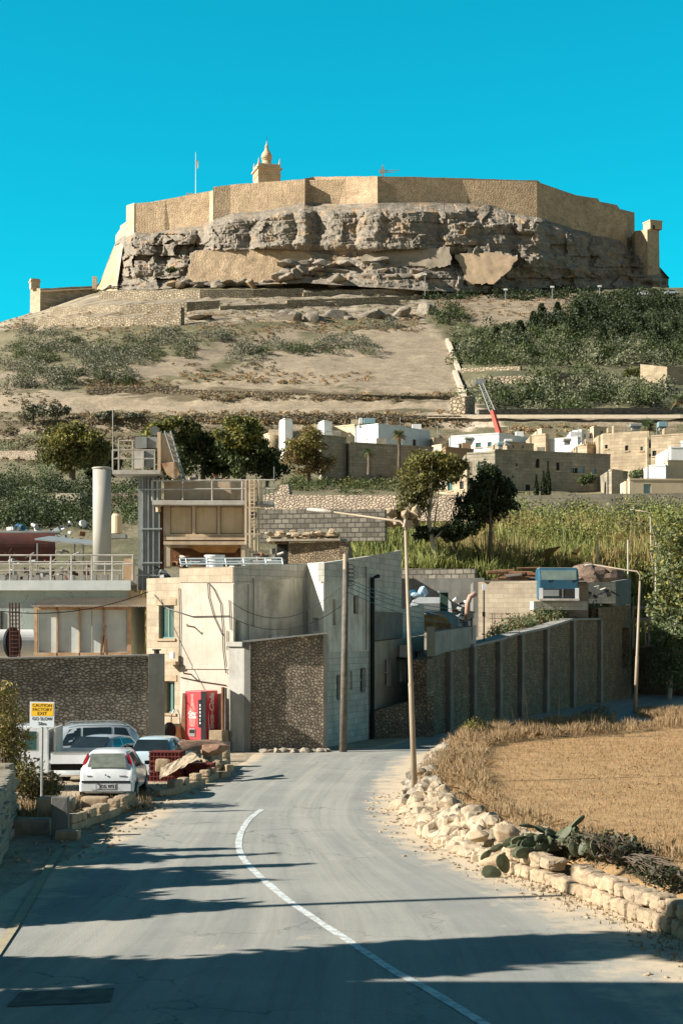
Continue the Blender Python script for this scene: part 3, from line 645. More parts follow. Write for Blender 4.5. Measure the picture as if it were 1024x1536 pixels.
for i, px in enumerate(pxs):
    yt, yb = interp(px, CT), interp(px, CB); dt, db = interp(px, CDt), interp(px, CDb)
    for k in range(nv):
        v = k/(nv-1); py = lerp(yt-2, yb, v); s = interp(v, [(0, .0), (.08, .10), (.45, .28), (.62, .45), (.8, .7), (1, 1)])
        d = lerp(dt+1.2, db, s); q = P(px, py, d); e = min(1, v*9)*min(1, (1-v)*6+.25)
        cr = 0
        for cx, wd in bul:                                     # rounded buttresses, split by joints
            u = (px+6*noise.noise(Vector((px*.03, py*.05, 3)))-cx)/(wd*.56)
            if abs(u) < 1: cr = max(cr, math.sqrt(1-u*u))
        up = ss(np.array(v), .0, .1)*(1-ss(np.array(v), .50, .62)) if 320 < px < 700 else (1-ss(np.array(v), .6, .85))*min(1, v*6)
        z0 = q.z; strata = noise.noise(Vector((px*.02, py*.05, z0*1.3)))+.6*noise.noise(Vector((px*.05, 7, z0*3.2)))
        ch = noise.ridged_multi_fractal(Vector((q.x*.11, z0*.17, 5)), .9, 2.1, 6, .9, 2)-1.0
        fine = noise.fractal(Vector((q.x*.5, z0*.6, 2)), .7, 2, 4)
        low = ss(np.array(v), .55, .7)
        cv = noise.cell(Vector((px*.045+noise.noise(Vector((px*.06, py*.06, 1)))*1.2, py*.06, 2)))
        bed = math.floor((z0+1.6*noise.noise(Vector((px*.02, z0*.1, 4))))/3.4); bh = noise.noise(Vector((bed*7.7, px*.012, 1)))
        lf = 1 if px > 330 else 1.6; dy = -e*(float(up)*(cr**.8)*7.0+.5*bh*(1+2.5*float(low))+.35*strata+(.7+.7*(px > 700 or px < 320))*ch+.55*fine+(.8+1.0*(px > 680 or px < 320))*cv*lf)
        jx_, jy_ = px+3*noise.noise(Vector((px*.15, py*.15, 9))), py+2.5*noise.noise(Vector((px*.12, py*.12, 19)))
        for mi, (pg, _, _, dm) in enumerate(MASON if py > 366 and 270 < px < 785 else []):
            if inpoly(np.array([jx_]), np.array([jy_]), pg)[0]: mid_[(i, k)] = mi; dy = (dm+(py-395)*-.09)-q.y+.25*noise.noise(Vector((q.x*.3, z0*.3, 5))); e = .0
        if (i, k) in mid_: vs.append(tuple(P(px, py, q.y+dy))); continue
        q = P(px, py, q.y+dy); dy = 0
        vs.append((q.x+e*.8*noise.noise(Vector((q.x*.2, z0*.2, 8))), q.y+dy, q.z+e*.6*strata))
n0 = len(pxs); fs = [(i*nv+k, (i+1)*nv+k, (i+1)*nv+k+1, i*nv+k+1) for i in range(n0-1) for k in range(nv-1)]
m = bpy.data.materials.new('cliff_rock'); m.use_nodes = True; nt = m.node_tree; N = nt.nodes; L = nt.links; p = N['Principled BSDF']; p.inputs['Roughness'].default_value = .95; p.inputs['Specular IOR Level'].default_value = .1
co = N.new('ShaderNodeTexCoord'); mp = N.new('ShaderNodeMapping'); mp.inputs['Scale'].default_value = (.12, .12, .5); L.new(co.outputs['Object'], mp.inputs[0])
c1 = _m(_r(_n(.5, co.outputs['Object'], 8, .75), .38, .62), (.35, .30, .235), (.195, .17, .135))
c1 = _m(_r(_n(1.2, mp.outputs[0], 8, .7), .5, .66, 0, .7), c1, (.15, .13, .105))
c1 = _m(_r(_n(.16, co.outputs['Object'], 3), .55, .68, 0, .75), c1, (.45, .29, .16))
c1 = _m(_r(_n(.7, co.outputs['Object'], 7, .8), .60, .66, 0, .9), c1, (.075, .085, .04))
L.new(c1, p.inputs['Base Color'])
bn = N.new('ShaderNodeBump'); bn.inputs['Strength'].default_value = .9; bn.inputs['Distance'].default_value = .8; L.new(_n(1.3, mp.outputs[0], 9, .75), bn.inputs['Height']); L.new(bn.outputs[0], p.inputs['Normal']); CLIFF = m
def fm(f): i, k = f[0]//nv, f[0] % nv; c = [mid_.get(t) for t in ((i, k), (i+1, k), (i, k+1), (i+1, k+1))]; return c[0] if c.count(c[0]) == 4 else None
fmm = [fm(f) for f in fs]
o = bpy.data.objects.new('cliff', MB().add(vs, [f for f, m_ in zip(fs, fmm) if m_ is None]).mesh('cliff', CLIFF, flat_uv=True)); C.objects.link(o); o['kind'] = 'structure'
for mi, (pg, mt_, nm, dm) in enumerate(MASON):
    ff = [f for f, m_ in zip(fs, fmm) if m_ == mi]; used = sorted({v for f in ff for v in f}); mp_ = {v: j for j, v in enumerate(used)}
    mb = MB().add([vs[v] for v in used], [tuple(mp_[v] for v in f) for f in ff]); o = bpy.data.objects.new(nm, mb.mesh(nm, mt_, roots.location, True, flat_uv=True)); C.objects.link(o); o.parent = roots
# ---- bell tower
bt = thing('bell_tower', 'domed stone bell tower rising behind the fortress wall', 'tower', P(400, 285, 575))
dT = 575.0; u = dT/F
def bz(py): return Z(py, dT)
c = P(400, 262, dT); Wt = 34*u
mb = MB().box((c.x, c.y, (bz(256)+bz(290))/2), (Wt, Wt, bz(256)-bz(290)), rz=.28); part('shaft', mb, FORTS, bt)
mb = MB().box((c.x, c.y, bz(256.2)), (Wt*1.14, Wt*1.14, .55), rz=.28); mb.box((c.x, c.y, bz(263)), (Wt*1.04, Wt*1.04, .3), rz=.28); mb.box((c.x, c.y, bz(267)), (Wt*1.05, Wt*1.05, .3), rz=.28); part('cornice', mb, FORTS, bt)
mb = MB().box((c.x, c.y, bz(252.6)), (Wt*.99, Wt*.99, 6*u), rz=.28); part('parapet', mb, FORTS, bt)
for i in range(4):
    a = .28+math.pi/4+i*math.pi/2; q = Vector((c.x+math.cos(a)*Wt*.66, c.y+math.sin(a)*Wt*.66, bz(250)))
    part('finial', MB().lathe(q, [(.42, 0), (.42, .5), (.25, .6), (.3, .9), (.02, 2.3)], 8), FORTS, bt)
mb = MB().lathe((c.x, c.y, 0), [(8.4*u, bz(251)), (8.4*u, bz(247)), (7*u, bz(246)), (6.6*u, bz(241)), (7.6*u, bz(240)), (7.8*u, bz(239)), (7.0*u, bz(238.5))], 16); part('drum', mb, FORTS, bt)
mb = MB().lathe((c.x, c.y, 0), [(7.9*u, bz(238.5)), (8.4*u, bz(235)), (7.9*u, bz(232)), (6.2*u, bz(229)), (4*u, bz(226)), (2.7*u, bz(223)), (2.3*u, bz(220)), (3*u, bz(219.5)), (2.2*u, bz(218)), (1.1*u, bz(215)), (.3*u, bz(211))], 16); part('dome', mb, FORTS, bt, smooth=True)
part('cross', MB().tube([(c.x, c.y, bz(212)), (c.x, c.y, bz(203))], .06, 5), BLKP, bt)
fl = thing('flagpole', 'thin flagpole with a small flag on the left fortress bastion', 'flagpole', P(293.5, 293, 552))
part('pole', MB().tube([P(293.5, 296, 552), P(293.5, 228, 552)], [.13, .07], 6), WHITE, fl)
q = P(294, 238, 552); mb = MB().add([q, q+Vector((.9, .1, -1)), q+Vector((.75, 0, -2.6)), q+Vector((.1, 0, -4)), q+Vector((0, .12, -2))], [(0, 1, 2, 4), (4, 2, 3)]); part('flag', mb, HOUSEW, fl)
an = thing('tower_crane', 'tiny construction crane jib showing above the fortress wall', 'crane', P(574, 264, 560))
part('mast', MB().box((P(574, 258, 560)+P(574, 268, 560))/2+Vector((0, 0, .6)), (.7, .7, 5)), STEELG, an)
part('mast', MB().tube([P(574, 263, 560), P(574, 246, 560)], .12, 5), STEELG, an)
part('jib', MB().tube([P(568, 255, 560), P(599, 255.3, 560)], .13, 5), STEELG, an); part('jib', MB().tube([P(570, 257.5, 560), P(590, 257.8, 560)], .16, 5), STEELG, an); part('cab', MB().box(P(573, 256.5, 560), (2, .8, 1.2)), STEELG, an)
# ---- outwork on the left shoulder
ow = thing('outwork_wall', 'low stone outwork with a corner turret on the hill shoulder at left', 'fortification', P(60, 470, 530))
fwall([(45, 430, 472, 524), (60, 432, 470, 518), (142, 428, 460, 532)], M('outwork_stone', (.52,.42,.29), (.42,.33,.22), pat='block', pw=2, ph=.8, mort=.05, mcol=(.2,.16,.1), scale=.3, bump=.4, bd=.2), 'wall', ow)
mb = MB(); q = P(52, 426, 522); mb.box(q, (2.9, 2.6, 3.2), rz=.4); part('turret', mb, FORTS, ow); mb = MB(); mb.box(P(52, 422.5, 522), (3.4, 3.1, .4), rz=.4); part('turret_roof', mb, FORTS, ow)
mb = MB(); a, b = P(60, 437, 517.6), P(142, 433, 531.6); mb.tube([a, b], .28, 6); part('string_course', mb, FORTS, ow)
part('pillar', MB().box(P(142, 426, 532), (1.4, 1.4, 5)), FORTS, ow)
# ================================================================== THE HOUSE AT THE BEND
def at(a, b, px):
    """point of the plan line a-b seen at column px"""
    a = Vector(a[:2]); b = Vector(b[:2]); k = (px-512)/F; t = (k*a.y-a.x)/((b.x-a.x)-k*(b.y-a.y)); return a+(b-a)*t
def uat(a, b, px): return (at(a, b, px)-Vector(a[:2])).length
def hole(a, b, x0, x1, y0, y1):
    d = at(a, b, (x0+x1)/2).y; return (uat(a, b, x0), uat(a, b, x1), Z(y1, d), Z(y0, d))
def pxd(px, d): return Vector((X(px, d), d))
HA, HB, HC, HD, HE = pxd(220, 61.6), pxd(350, 59), pxd(460, 62), pxd(485, 60), pxd(636, 72)
hr = thing('corner_house', 'two storey cream and grey flat-roofed house at the road bend beside the drinks machine', 'house', (HB.x, HB.y, 0))
AM = at(HA, HB, 270)
WFR = M('green_frame', (.16, .25, .22), (.13, .21, .18), rough=.5, bump=0)
# left gable in limestone blocks, and rendered part
mb = MB(); hs = [hole(HA, AM, 238, 261, 908, 958), hole(HA, AM, 247, 262, 1022, 1070)]
pf = facade(mb, HA, AM, 0, Z(867, 61), Z(866, 60.6), hs, .2); part('wall', mb, LIME, hr)
for h in hs: window(hr, pf, *h, .2, WFR, GLASSG, bars=1, fw=.06)
for h in hs:
    mb = MB(); mb.prism([pf(h[0]-.12, 0, -.03)[:2], pf(h[1]+.12, 0, -.03)[:2], pf(h[1]+.12, 0, .0)[:2], pf(h[0]-.12, 0, .0)[:2]], h[3]+.003, h[3]+.24); part('lintel', mb, STONE, hr); mb = MB()
    mb.prism([pf(h[0]-.1, 0, -.06)[:2], pf(h[1]+.1, 0, -.06)[:2], pf(h[1]+.1, 0, .0)[:2], pf(h[0]-.1, 0, .0)[:2]], h[2]-.09, h[2]-.003)
    part('window_sill', mb, STONE, hr)
mb = MB(); pf = facade(mb, AM, HB, 0, Z(873, 60), Z(874, 59)); part('rendered_wall', mb, PLAST, hr)
def strip(a, b, z0a, z0b, z1a, z1b, th, off=0):
    """slab whose face is off metres in front of line a-b"""
    a = Vector(a[:2]); b = Vector(b[:2]); t = (b-a).normalized(); n = Vector((t.y, -t.x)); n = -n if n.y > 0 else n
    return MB().prism([a+n*off, b+n*off, b+n*(off-th), a+n*(off-th)], [z0a, z0b, z0b, z0a], [z1a, z1b, z1b, z1a])
part('parapet', strip(AM, HB, Z(872.9, 60), Z(873.9, 59), Z(852, 60), Z(850, 59), .25, .03), LIME, hr)
part('ledge', strip(AM, HB, Z(1004, 60), Z(1004, 59), Z(1001, 60), Z(1001, 59), .2, .05), PLAST, hr)
# recessed grey wall with stains
mb = MB(); hs = [hole(HB, HC, 353, 361, 931, 966)]; pf = facade(mb, HB, HC, 0, Z(876, 59), Z(866, 62), hs, .3); part('wall', mb, PLASTG, hr)
g = MB().quad(pf(hs[0][0], hs[0][2], .28), pf(hs[0][1], hs[0][2], .28), pf(hs[0][1], hs[0][3], .28), pf(hs[0][0], hs[0][3], .28)); part('dark_window', g, HOLE, hr)
part('parapet', strip(HB, HC, Z(875.9, 59), Z(865.9, 62), Z(849, 59), Z(845, 62), .25, .03), CBLK, hr)
mb = MB(); hs = [hole(HC, HD, 468, 477, 927, 947)]; pf = facade(mb, HC, HD, 0, Z(845, 62), Z(843, 60), hs, .3); part('wall', mb, PLASTG, hr)
g = MB().quad(pf(hs[0][0], hs[0][2], .28), pf(hs[0][1], hs[0][2], .28), pf(hs[0][1], hs[0][3], .28), pf(hs[0][0], hs[0][3], .28)); part('dark_window', g, HOLE, hr)
# street front, receding to the right
E1, E2 = at(HD, HE, 556), at(HD, HE, 602)
def dz(px, py): return Z(py, at(HD, HE, px).y)
mb = MB(); hs = [hole(HD, E1, 499, 503.5, 899, 938), hole(HD, E1, 530, 538, 893, 921)]
pf = facade(mb, HD, E1, dz(520, 978), dz(485, 873), dz(556, 866), hs, .2); part('upper_wall', mb, PLASTG, hr)
for h in hs: window(hr, pf, *h, .2, STEELG, GLASS, bars=0, fw=.04)
mb = MB(); hs = [hole(HD, E1, 504.5, 512, 1012, 1050), hole(HD, E1, 525, 528, 1007, 1035), hole(HD, E1, 540, 548.5, 1002, 1039)]
pf = facade(mb, HD, E1, 0, dz(520, 978)-.002, dz(520, 978)-.002, hs, .2); part('lower_wall', mb, CBLK, hr)
for h in hs: window(hr, pf, *h, .2, WFR, GLASS, bars=0, hbars=1, fw=.05)
part('parapet', strip(HD, E1, dz(485, 872.9), dz(556, 865.9), dz(485, 844.5), dz(556, 834), .25, .03), CBLK, hr)
mb = MB(); hs = [hole(E1, E2, 557.5, 562, 889, 917)]
pf = facade(mb, E1, E2, dz(580, 918), dz(556, 833.5), dz(602, 825.5), hs, .2); part('upper_wall', mb, CBLK, hr)
window(hr, pf, *hs[0], .2, STEELG, GLASS, bars=0, fw=.04)
part('rendered_band', strip(E1, E2, dz(556, 962), dz(602, 956), dz(580, 918)-.003, dz(580, 918)-.003, .2, .06), CONCD, hr)
part('end_wall', strip(E2, HE, dz(602, 958), dz(636, 952), dz(602, 914), dz(636, 907), .2, .0), CBLK, hr)
mb = MB(); hs = [hole(E1, HE, 577, 586, 988, 1030), hole(E1, HE, 599, 608.5, 990, 1023), hole(E1, HE, 620, 632, 977, 1018)]
pf = facade(mb, E1, HE, dz(600, 1064), dz(556, 963)-.01, dz(636, 953)-.01, hs, .2)
part('rendered_wall', mb, M('yellowed_render', (.42,.38,.28), (.33,.30,.22), scale=1, bump=.3, streak=.6, scol=(.13,.12,.09), stain=.3), hr)
for h in hs: window(hr, pf, *h, .2, WHITE, GLASS, bars=1, hbars=1, fw=.05)
part('sill_ledge', strip(E1, HE, dz(556, 1066), dz(636, 1052)-.3, dz(556, 1062), dz(636, 1052)-.15, .2, .1), CONC, hr)
q = at(E1, HE, 601); part('air_conditioner', MB().box((q.x+.22, q.y-.2, dz(601, 977)), (.8, .38, .55), rz=math.atan2(HE.y-HD.y, HE.x-HD.x)), STEELL, hr, bevel=.02)
q = at(E1, HE, 597); part('bracket', MB().box((q.x+.14, q.y-.14, dz(597, 987)), (.5, .3, .06), rz=.9), BLKP, hr)
q = at(HD, HE, 554.5); part('downpipe', MB().tube([(q.x+.1, q.y-.1, 0), (q.x+.1, q.y-.1, dz(554, 868)), (q.x+.35, q.y+.2, dz(556, 864))], .09, 8), BLACK, hr)
q = at(HD, HE, 547); part('downpipe', MB().tube([(q.x+.06, q.y-.06, dz(547, 975)), (q.x+.06, q.y-.06, dz(547, 850))], .035, 6), STEELG, hr)
for px, y0, y1 in ((371, 876, 962), (379, 868, 940), (455, 890, 950)):
    q = at(HB, HC, px); part('downpipe', MB().tube([(q.x+.04, q.y-.06, Z(y1, q.y)), (q.x+.04, q.y-.06, Z(y0, q.y))], .03, 6), CONC, hr)
# roof slab + back walls
rf = [HA, AM, HB, HC, HD, HE, Vector((X(636, 72), 80)), Vector((X(230, 61), 78))]
rf2 = [Vector((p.x*.985, p.y+.35)) for p in rf]
mb = MB().prism([rf2[0], rf2[1], rf2[2], rf2[3], rf2[4], at(HD, HE, 600)+Vector((-.3, .2)), Vector((X(600, 69), 80)), Vector((X(240, 61), 78))], 6.0, 6.25)
part('roof', mb, CONC, hr)
mb = MB(); mb.prism([rf2[5]+Vector((-3, -2.4)), rf2[5], rf2[6], rf2[6]+Vector((-3.5, 0))], 5.0, 5.2); part('lower_roof', mb, CONC, hr)
mb = wall((HA.x-.01, HA.y), (X(240, 61)-1, 78), 0, Z(867, 61), Z(867, 61), .25); part('back_wall', mb, LIME, hr)
mb = wall((X(240, 61)-1, 78), (X(600, 69), 80), 0, 6.6, 6.9, .25); part('back_wall', mb, LIME, hr)
E2b = (E2.x, E2.y); mb = MB().prism([E2, E2+Vector((-.3, 0)), Vector((X(600, 69)-.3, 80)), Vector((X(600, 69), 80))][::-1], 0, [7.2, 7.2, dz(602, 825.5), dz(602, 825.5)]); part('end_wall', mb, CBLK, hr)
# cables and brackets on the sunny render
def face(px, py, off=.05):
    a, b = (HA, HB) if px < 350 else ((HB, HC) if px < 460 else (HC, HD)); q = at(a, b, px); t = (b-a).normalized(); n = Vector((t.y, -t.x)); n = -n if n.y > 0 else n
    return Vector((q.x+n.x*off, q.y+n.y*off, Z(py, q.y)))
for k, pts in enumerate([[(313, 874), (322, 884), (332, 905), (335, 940), (336, 975), (340, 1010)], [(313, 874), (314, 895), (322, 925), (336, 955)], [(270, 882), (271, 930), (270, 1005)], [(232, 892), (250, 912), (290, 925), (345, 924)], [(345, 900), (347, 945)], [(342, 946), (342, 975)], [(272, 1016), (300, 1022), (340, 1028)]]):
    part('cable', MB().tube([face(*q) for q in pts], .018, 5), BLKP, hr)
for px, py in ((292, 941), (287, 1012)):
    q = face(px, py, 0); part('bracket', MB().tube([q, q+Vector((-.25, -.35, .05)), q+Vector((-.25, -.35, .12))], .03, 5), RUST, hr)
q = face(265, 990, .2); part('bracket', MB().box(q+Vector((0, 0, -.12)), (.45, .35, .12), rz=-.5), STONE, hr)
q = face(265, 983, .25); part('floodlight', MB().box(q, (.18, .12, .24), rz=-.5), WHITE, hr, bevel=.01)
for px in (407, 411, 418, 440):
    q = face(px, 955+random.random(), .1); part('meter_box', MB().box(q, (.16, .1, .12), rz=.5), WHITE, hr)
# stained roof edge of debris
# ------------------------------------------------------------------ rubble-faced wall in front of it
rw = thing('rubble_wall', 'tall tan rubble-faced boundary wall jutting in front of the grey house front', 'wall', (X(430, 58), 58, 0))
part('infill', wall(pxd(375.5, 58), pxd(485, 58.3), 0, Z(964, 58), Z(951, 58.3), .5), RUBT, rw)
part('pilaster', MB().prism([pxd(366, 57.9), pxd(375.5, 57.85), pxd(375.5, 58.6), pxd(366, 58.7)], 0, Z(964, 58)), CONCD, rw)  # shaded side of the pillar, its shade put into a darker concrete
part('pilaster', MB().prism([pxd(484.8, 58.1), pxd(491, 58.2), pxd(491, 59.4), pxd(484.8, 59.2)], 0, Z(951, 58)), CONC, rw)
part('pillar', MB().prism([pxd(343, 58.6), pxd(366, 57.9), pxd(366, 58.5), pxd(343, 59.2)], 0, Z(970, 58)), CONC, rw)
part('cap', MB().prism([pxd(340, 58.5), pxd(363, 57.8), pxd(363, 58.6), pxd(340, 59.3)], Z(970, 58)+.002, Z(963, 58)), CONC, rw)
part('coping', MB().prism([pxd(363.3, 57.8), pxd(491.5, 58.05), pxd(491.5, 58.9), pxd(363.3, 58.7)], [Z(963.9, 58), Z(950.9, 58.3), Z(950.9, 58.3), Z(963.9, 58)], [Z(961.5, 58), Z(948.5, 58.3), Z(948.5, 58.3), Z(961.5, 58)]), CONC, rw)
mb = MB()
for i in range(16): mb.rock((X(400+i*6, 57.7)+rnd(-.1, .1), 57.5+rnd(-.1, .2), .05), (rnd(.12, .3), rnd(.1, .25), rnd(.06, .14)))
single('kerb_rubble', mb, STONEG, 'line of low rubble stones at the foot of the tan wall', 'rubble')
# ------------------------------------------------------------------ vending machine
vm = thing('drinks_machine', 'red drinks vending machine standing against the sunlit house wall', 'vending machine', (0, 0, 0))
W_, D_, H_ = .93, .78, 1.84
part('cabinet', MB().box((0, 0, H_/2), (W_, D_, H_)), RED, vm, bevel=.02)
part('door_panel', MB().box((-.10, -D_/2-.012, H_/2+.01), (W_-.24, .02, H_-.08)), M('machine_pink_red', (.66,.075,.085), (.58,.06,.07), rough=.4, bump=0), vm)
part('side_trim', MB().box((W_/2-.12, -D_/2-.016, H_/2), (.22, .03, H_-.02)), BLKP, vm)
part('selection_panel', MB().box((W_/2-.27, -D_/2-.03, H_*.55), (.13, .03, H_*.55)), BLKP, vm)
for i in range(6): part('button', MB().box((W_/2-.25, -D_/2-.047, H_*.36+i*.13), (.05, .006, .08)), WHITE, vm)
ct = part('dispensing_chute', MB().box((-.14, -D_/2-.035, .30), (.27, .03, .30)), STEELG, vm, bevel=.02); part('flap', MB().box((-.14, -D_/2-.055, .35), (.19, .02, .12)), BLKP, vm)
mb = MB(); prof = [(0, .52), (.10, .52), (.125, .62), (.125, .75), (.10, .86), (.125, .98), (.13, 1.08), (.10, 1.22), (.055, 1.42), (.045, 1.62), (.055, 1.64), (.055, 1.72), (0, 1.72)]
n = len(prof); vs = [(-.14-r, -D_/2-.0255, z) for r, z in prof]+[(-.14+r, -D_/2-.0255, z) for r, z in reversed(prof)]; vs2 = [(x, y+.004, z) for x, y, z in vs]
mb.add(vs, [tuple(range(len(vs)))]); part('bottle_picture', mb, M('bottle_pink', (.70,.30,.24), (.62,.16,.14), scale=8, rough=.4, bump=0), vm)
MW = M('machine_white', (.75, .72, .68), rough=.5, bump=0)
text_part('Coca', .17, MW, vm, Matrix.Translation((-.14, -D_/2-.03, 1.02)) @ Matrix.Rotation(R(90), 4, 'X'), shear=.35, bold=.006)
text_part('Cola', .17, MW, vm, Matrix.Translation((-.14, -D_/2-.03, .88)) @ Matrix.Rotation(R(90), 4, 'X'), shear=.35, bold=.006)
text_part('Coca-Cola', .36, MW, vm, Matrix.Translation((W_/2+.004, -.03, .95)) @ Matrix.Rotation(R(90), 4, 'Z') @ Matrix.Rotation(R(90), 4, 'X') @ Matrix.Rotation(R(90), 4, 'Z') @ Matrix.Scale(1.15, 4, (0, 1, 0)), shear=.35, bold=.016)
part('swash', MB().tube([(W_/2+.004, -.26, .25), (W_/2+.004, -.22, .5), (W_/2+.004, -.27, .8), (W_/2+.004, -.24, 1.1)], [.004, .016, .014, .003], 6), MW, vm)
vm.location = (X(301.5, 59.0), 59.15, .342); vm.rotation_euler = (0, 0, R(-27))
# things beside it
q = P(331, 1098, 58.75); single('stone_block', MB().box((q.x, q.y, .34+.2), (.75, .5, .4), rz=-.2, jit=.02), STONE, 'single pale stone block on the paving beside the drinks machine', 'block', bevel=.02)
bp = thing('steel_pipes', 'pair of upright rusty and grey pipes beside the concrete pillar', 'pipes', (X(337, 58.8), 58.6, .0))
for k, (px, m_) in enumerate(((334.5, RUST), (338.5, WOOD))): part('pipe', MB().cyl((X(px, 58.6), 58.6-k*.05, 0), (X(px-.3, 58.6), 58.6, Z(1031+k, 58.6)), .065-.01*k, 10), m_, bp)
q = P(277, 1100, 59.6); mb = MB(); mb.box((q.x, q.y, .34+.85), (.24, .07, 1.75), rz=-.35, ry=.06); single('timber_plank', mb, WOODB, 'brown timber plank leaning upright against the drinks machine', 'plank')
q = P(269, 1100, 59.6); mb = MB(); mb.add([(q.x-.55, q.y, .35), (q.x+.15, q.y, .35), (q.x+.15, q.y+.06, 1.05), (q.x-.5, q.y, .4), (q.x-.55, q.y+.1, .35), (q.x+.15, q.y+.1, .35), (q.x+.15, q.y+.16, 1.05), (q.x-.5, q.y+.1, .4)], [(0, 1, 2, 3), (7, 6, 5, 4), (0, 4, 5, 1), (1, 5, 6, 2), (2, 6, 7, 3), (3, 7, 4, 0)]); single('yellow_board', mb, M('yellow_board', (.62,.45,.2), rough=.7), 'triangular yellow board propped beside the red machine', 'board')
ht = thing('hand_truck', 'grey steel hand truck leaning by the lower green window', 'hand truck', (X(262, 60.2), 60.2, .34))
x0, x1, yy = X(256, 60.2), X(271, 60.2), 60.2
part('frame', MB().tube([(x0, yy, .4), (x0+.03, yy, 1.2), (x0+.12, yy, 1.42), (x1-.12, yy, 1.42), (x1-.03, yy, 1.2), (x1, yy, .4)], .025, 6), STEEL, ht)
part('toe_plate', MB().box(((x0+x1)/2, yy-.12, .38), (.42, .3, .03)), STEEL, ht); part('back_plate', MB().box(((x0+x1)/2, yy-.03, .72), (.3, .02, .35)), M('pale_green_plastic', (.35,.52,.45)), ht)
for s in (x0, x1): part('wheel', MB().cyl((s-.03, yy+.08, .47), (s+.03, yy+.08, .47), .12, 12), BLACK, ht)
q = P(251, 1100, 59.0); single('tyre', MB().lathe((0, 0, 0), [(.16, -.09), (.30, -.09), (.34, -.04), (.34, .04), (.30, .09), (.16, .09)], 20), BLACK, 'black tyre standing against the end of the concrete pillar', 'tyre', smooth=False)
o = bpy.data.objects[-1] if False else C.objects['tyre']; o.rotation_euler = (R(90), 0, R(60)); o.location = (q.x, q.y, .68)
# ------------------------------------------------------------------ grey rubble wall and its pillar (left)
gw = thing('yard_wall', 'long dark grey rubble wall behind the parked vehicles', 'wall', (X(100, 56.6), 56.6, 0))
part('infill', wall(pxd(-160, 55.4), pxd(222.5, 57), 0, Z(992, 56), Z(984.5, 57), .5), RUBG, gw)
part('coping', MB().prism([pxd(-160, 55.3), pxd(222.5, 56.9), pxd(222.5, 57.6), pxd(-160, 56)], [Z(992, 56)+.003]*1+[Z(984.5, 57)+.003]*2+[Z(992, 56)+.003], [Z(989.5, 56), Z(982, 57), Z(982, 57), Z(989.5, 56)]), CONC, gw)
part('pillar', MB().prism([pxd(222.6, 56.7), pxd(247, 57.2), pxd(247, 58), pxd(222.6, 57.8)], 0, Z(981, 57)), CONC, gw)
q = P(235, 981, 57.3); part('vent_cap', MB().cyl(q, q+Vector((0, 0, .12)), .1, 10).cyl(q+Vector((0, 0, .12)), q+Vector((0, 0, .17)), .16, 10), BLKP, gw)
# ------------------------------------------------------------------ shed above the wall
def pb(mb, x0, x1, y0, y1, d, th):
    a, b = P(x0, y1, d), P(x1, y0, d); mb.prism([(a.x, a.y), (b.x, a.y), (b.x, a.y+th), (a.x, a.y+th)], a.z, b.z); return mb
sh = thing('tin_shed', 'low shed with corrugated roof, pale sheet panels and rust-streaked frame', 'shed', P(134, 990, 62.6))
OF = M('rust_streaked_frame', (.55,.40,.26), (.42,.24,.12), scale=2.5, rough=.8, stain=.8, scol=(.20,.075,.03))
for x0, x1 in ((58, 84), (87, 118), (120.5, 137), (138.5, 154), (156, 190)): part('sheet_panel', pb(MB(), x0, x1, 915, 979, 62.72, .04), PANELW, sh)
mb = MB()
for x0, x1 in ((51, 56), (84.6, 86.4), (118.3, 119.9), (154.3, 155.7), (191, 197)): pb(mb, x0, x1, 911, 985, 62.6, .16)
pb(mb, 56.1, 190.9, 979.2, 986, 62.6, .16); pb(mb, 56.1, 190.9, 909, 914.8, 62.6, .16); part('frame', mb, OF, sh)
a0, b0 = pxd(197, 62.65), pxd(217, 64.2); part('side_wall', wall(a0, b0, Z(988, 62.6), Z(910, 62.6), Z(910, 64), .1), PANEL, sh)
mb = MB(); n = 90
for i in range(n):
    x0, x1 = X(48+i*1.92, 62.1), X(48+(i+1)*1.92, 62.1); z0 = .03*math.cos(i*math.pi); z1 = -z0; zc = Z(908, 62.1); zb = zc+.35
    mb.quad((x0, 62.0, zc+z0), (x1, 62.0, zc+z1), (x1, 65.6, zb+z1), (x0, 65.6, zb+z0)); mb.quad((x0, 62.0, zc+z0-.05), (x1, 62.0, zc+z1-.05), (x1, 62.0, zc+z1), (x0, 62.0, zc+z0)); mb.quad((x0, 65.6, zb+z0-.05), (x1, 65.6, zb+z1-.05), (x1, 62.0, zc+z1-.05), (x0, 62.0, zc+z0-.05))
part('roof', mb, CORR, sh)
mb = MB(); pb(mb, 51, 217, 914, 990, 65.4, .1); part('back_wall', mb, PANEL, sh)
q = P(157, 986, 58.8); single('timber_offcuts', MB().box(P(152.5, 970, 62.3), (.08, .06, .9), ry=.05).box(P(160, 972, 62.3), (.07, .06, .7), ry=-.04).box(P(156, 955, 62.32), (.04, .04, .9), ry=.15), WOODB, 'thin timber offcuts leaning on the shed sill', 'offcuts')
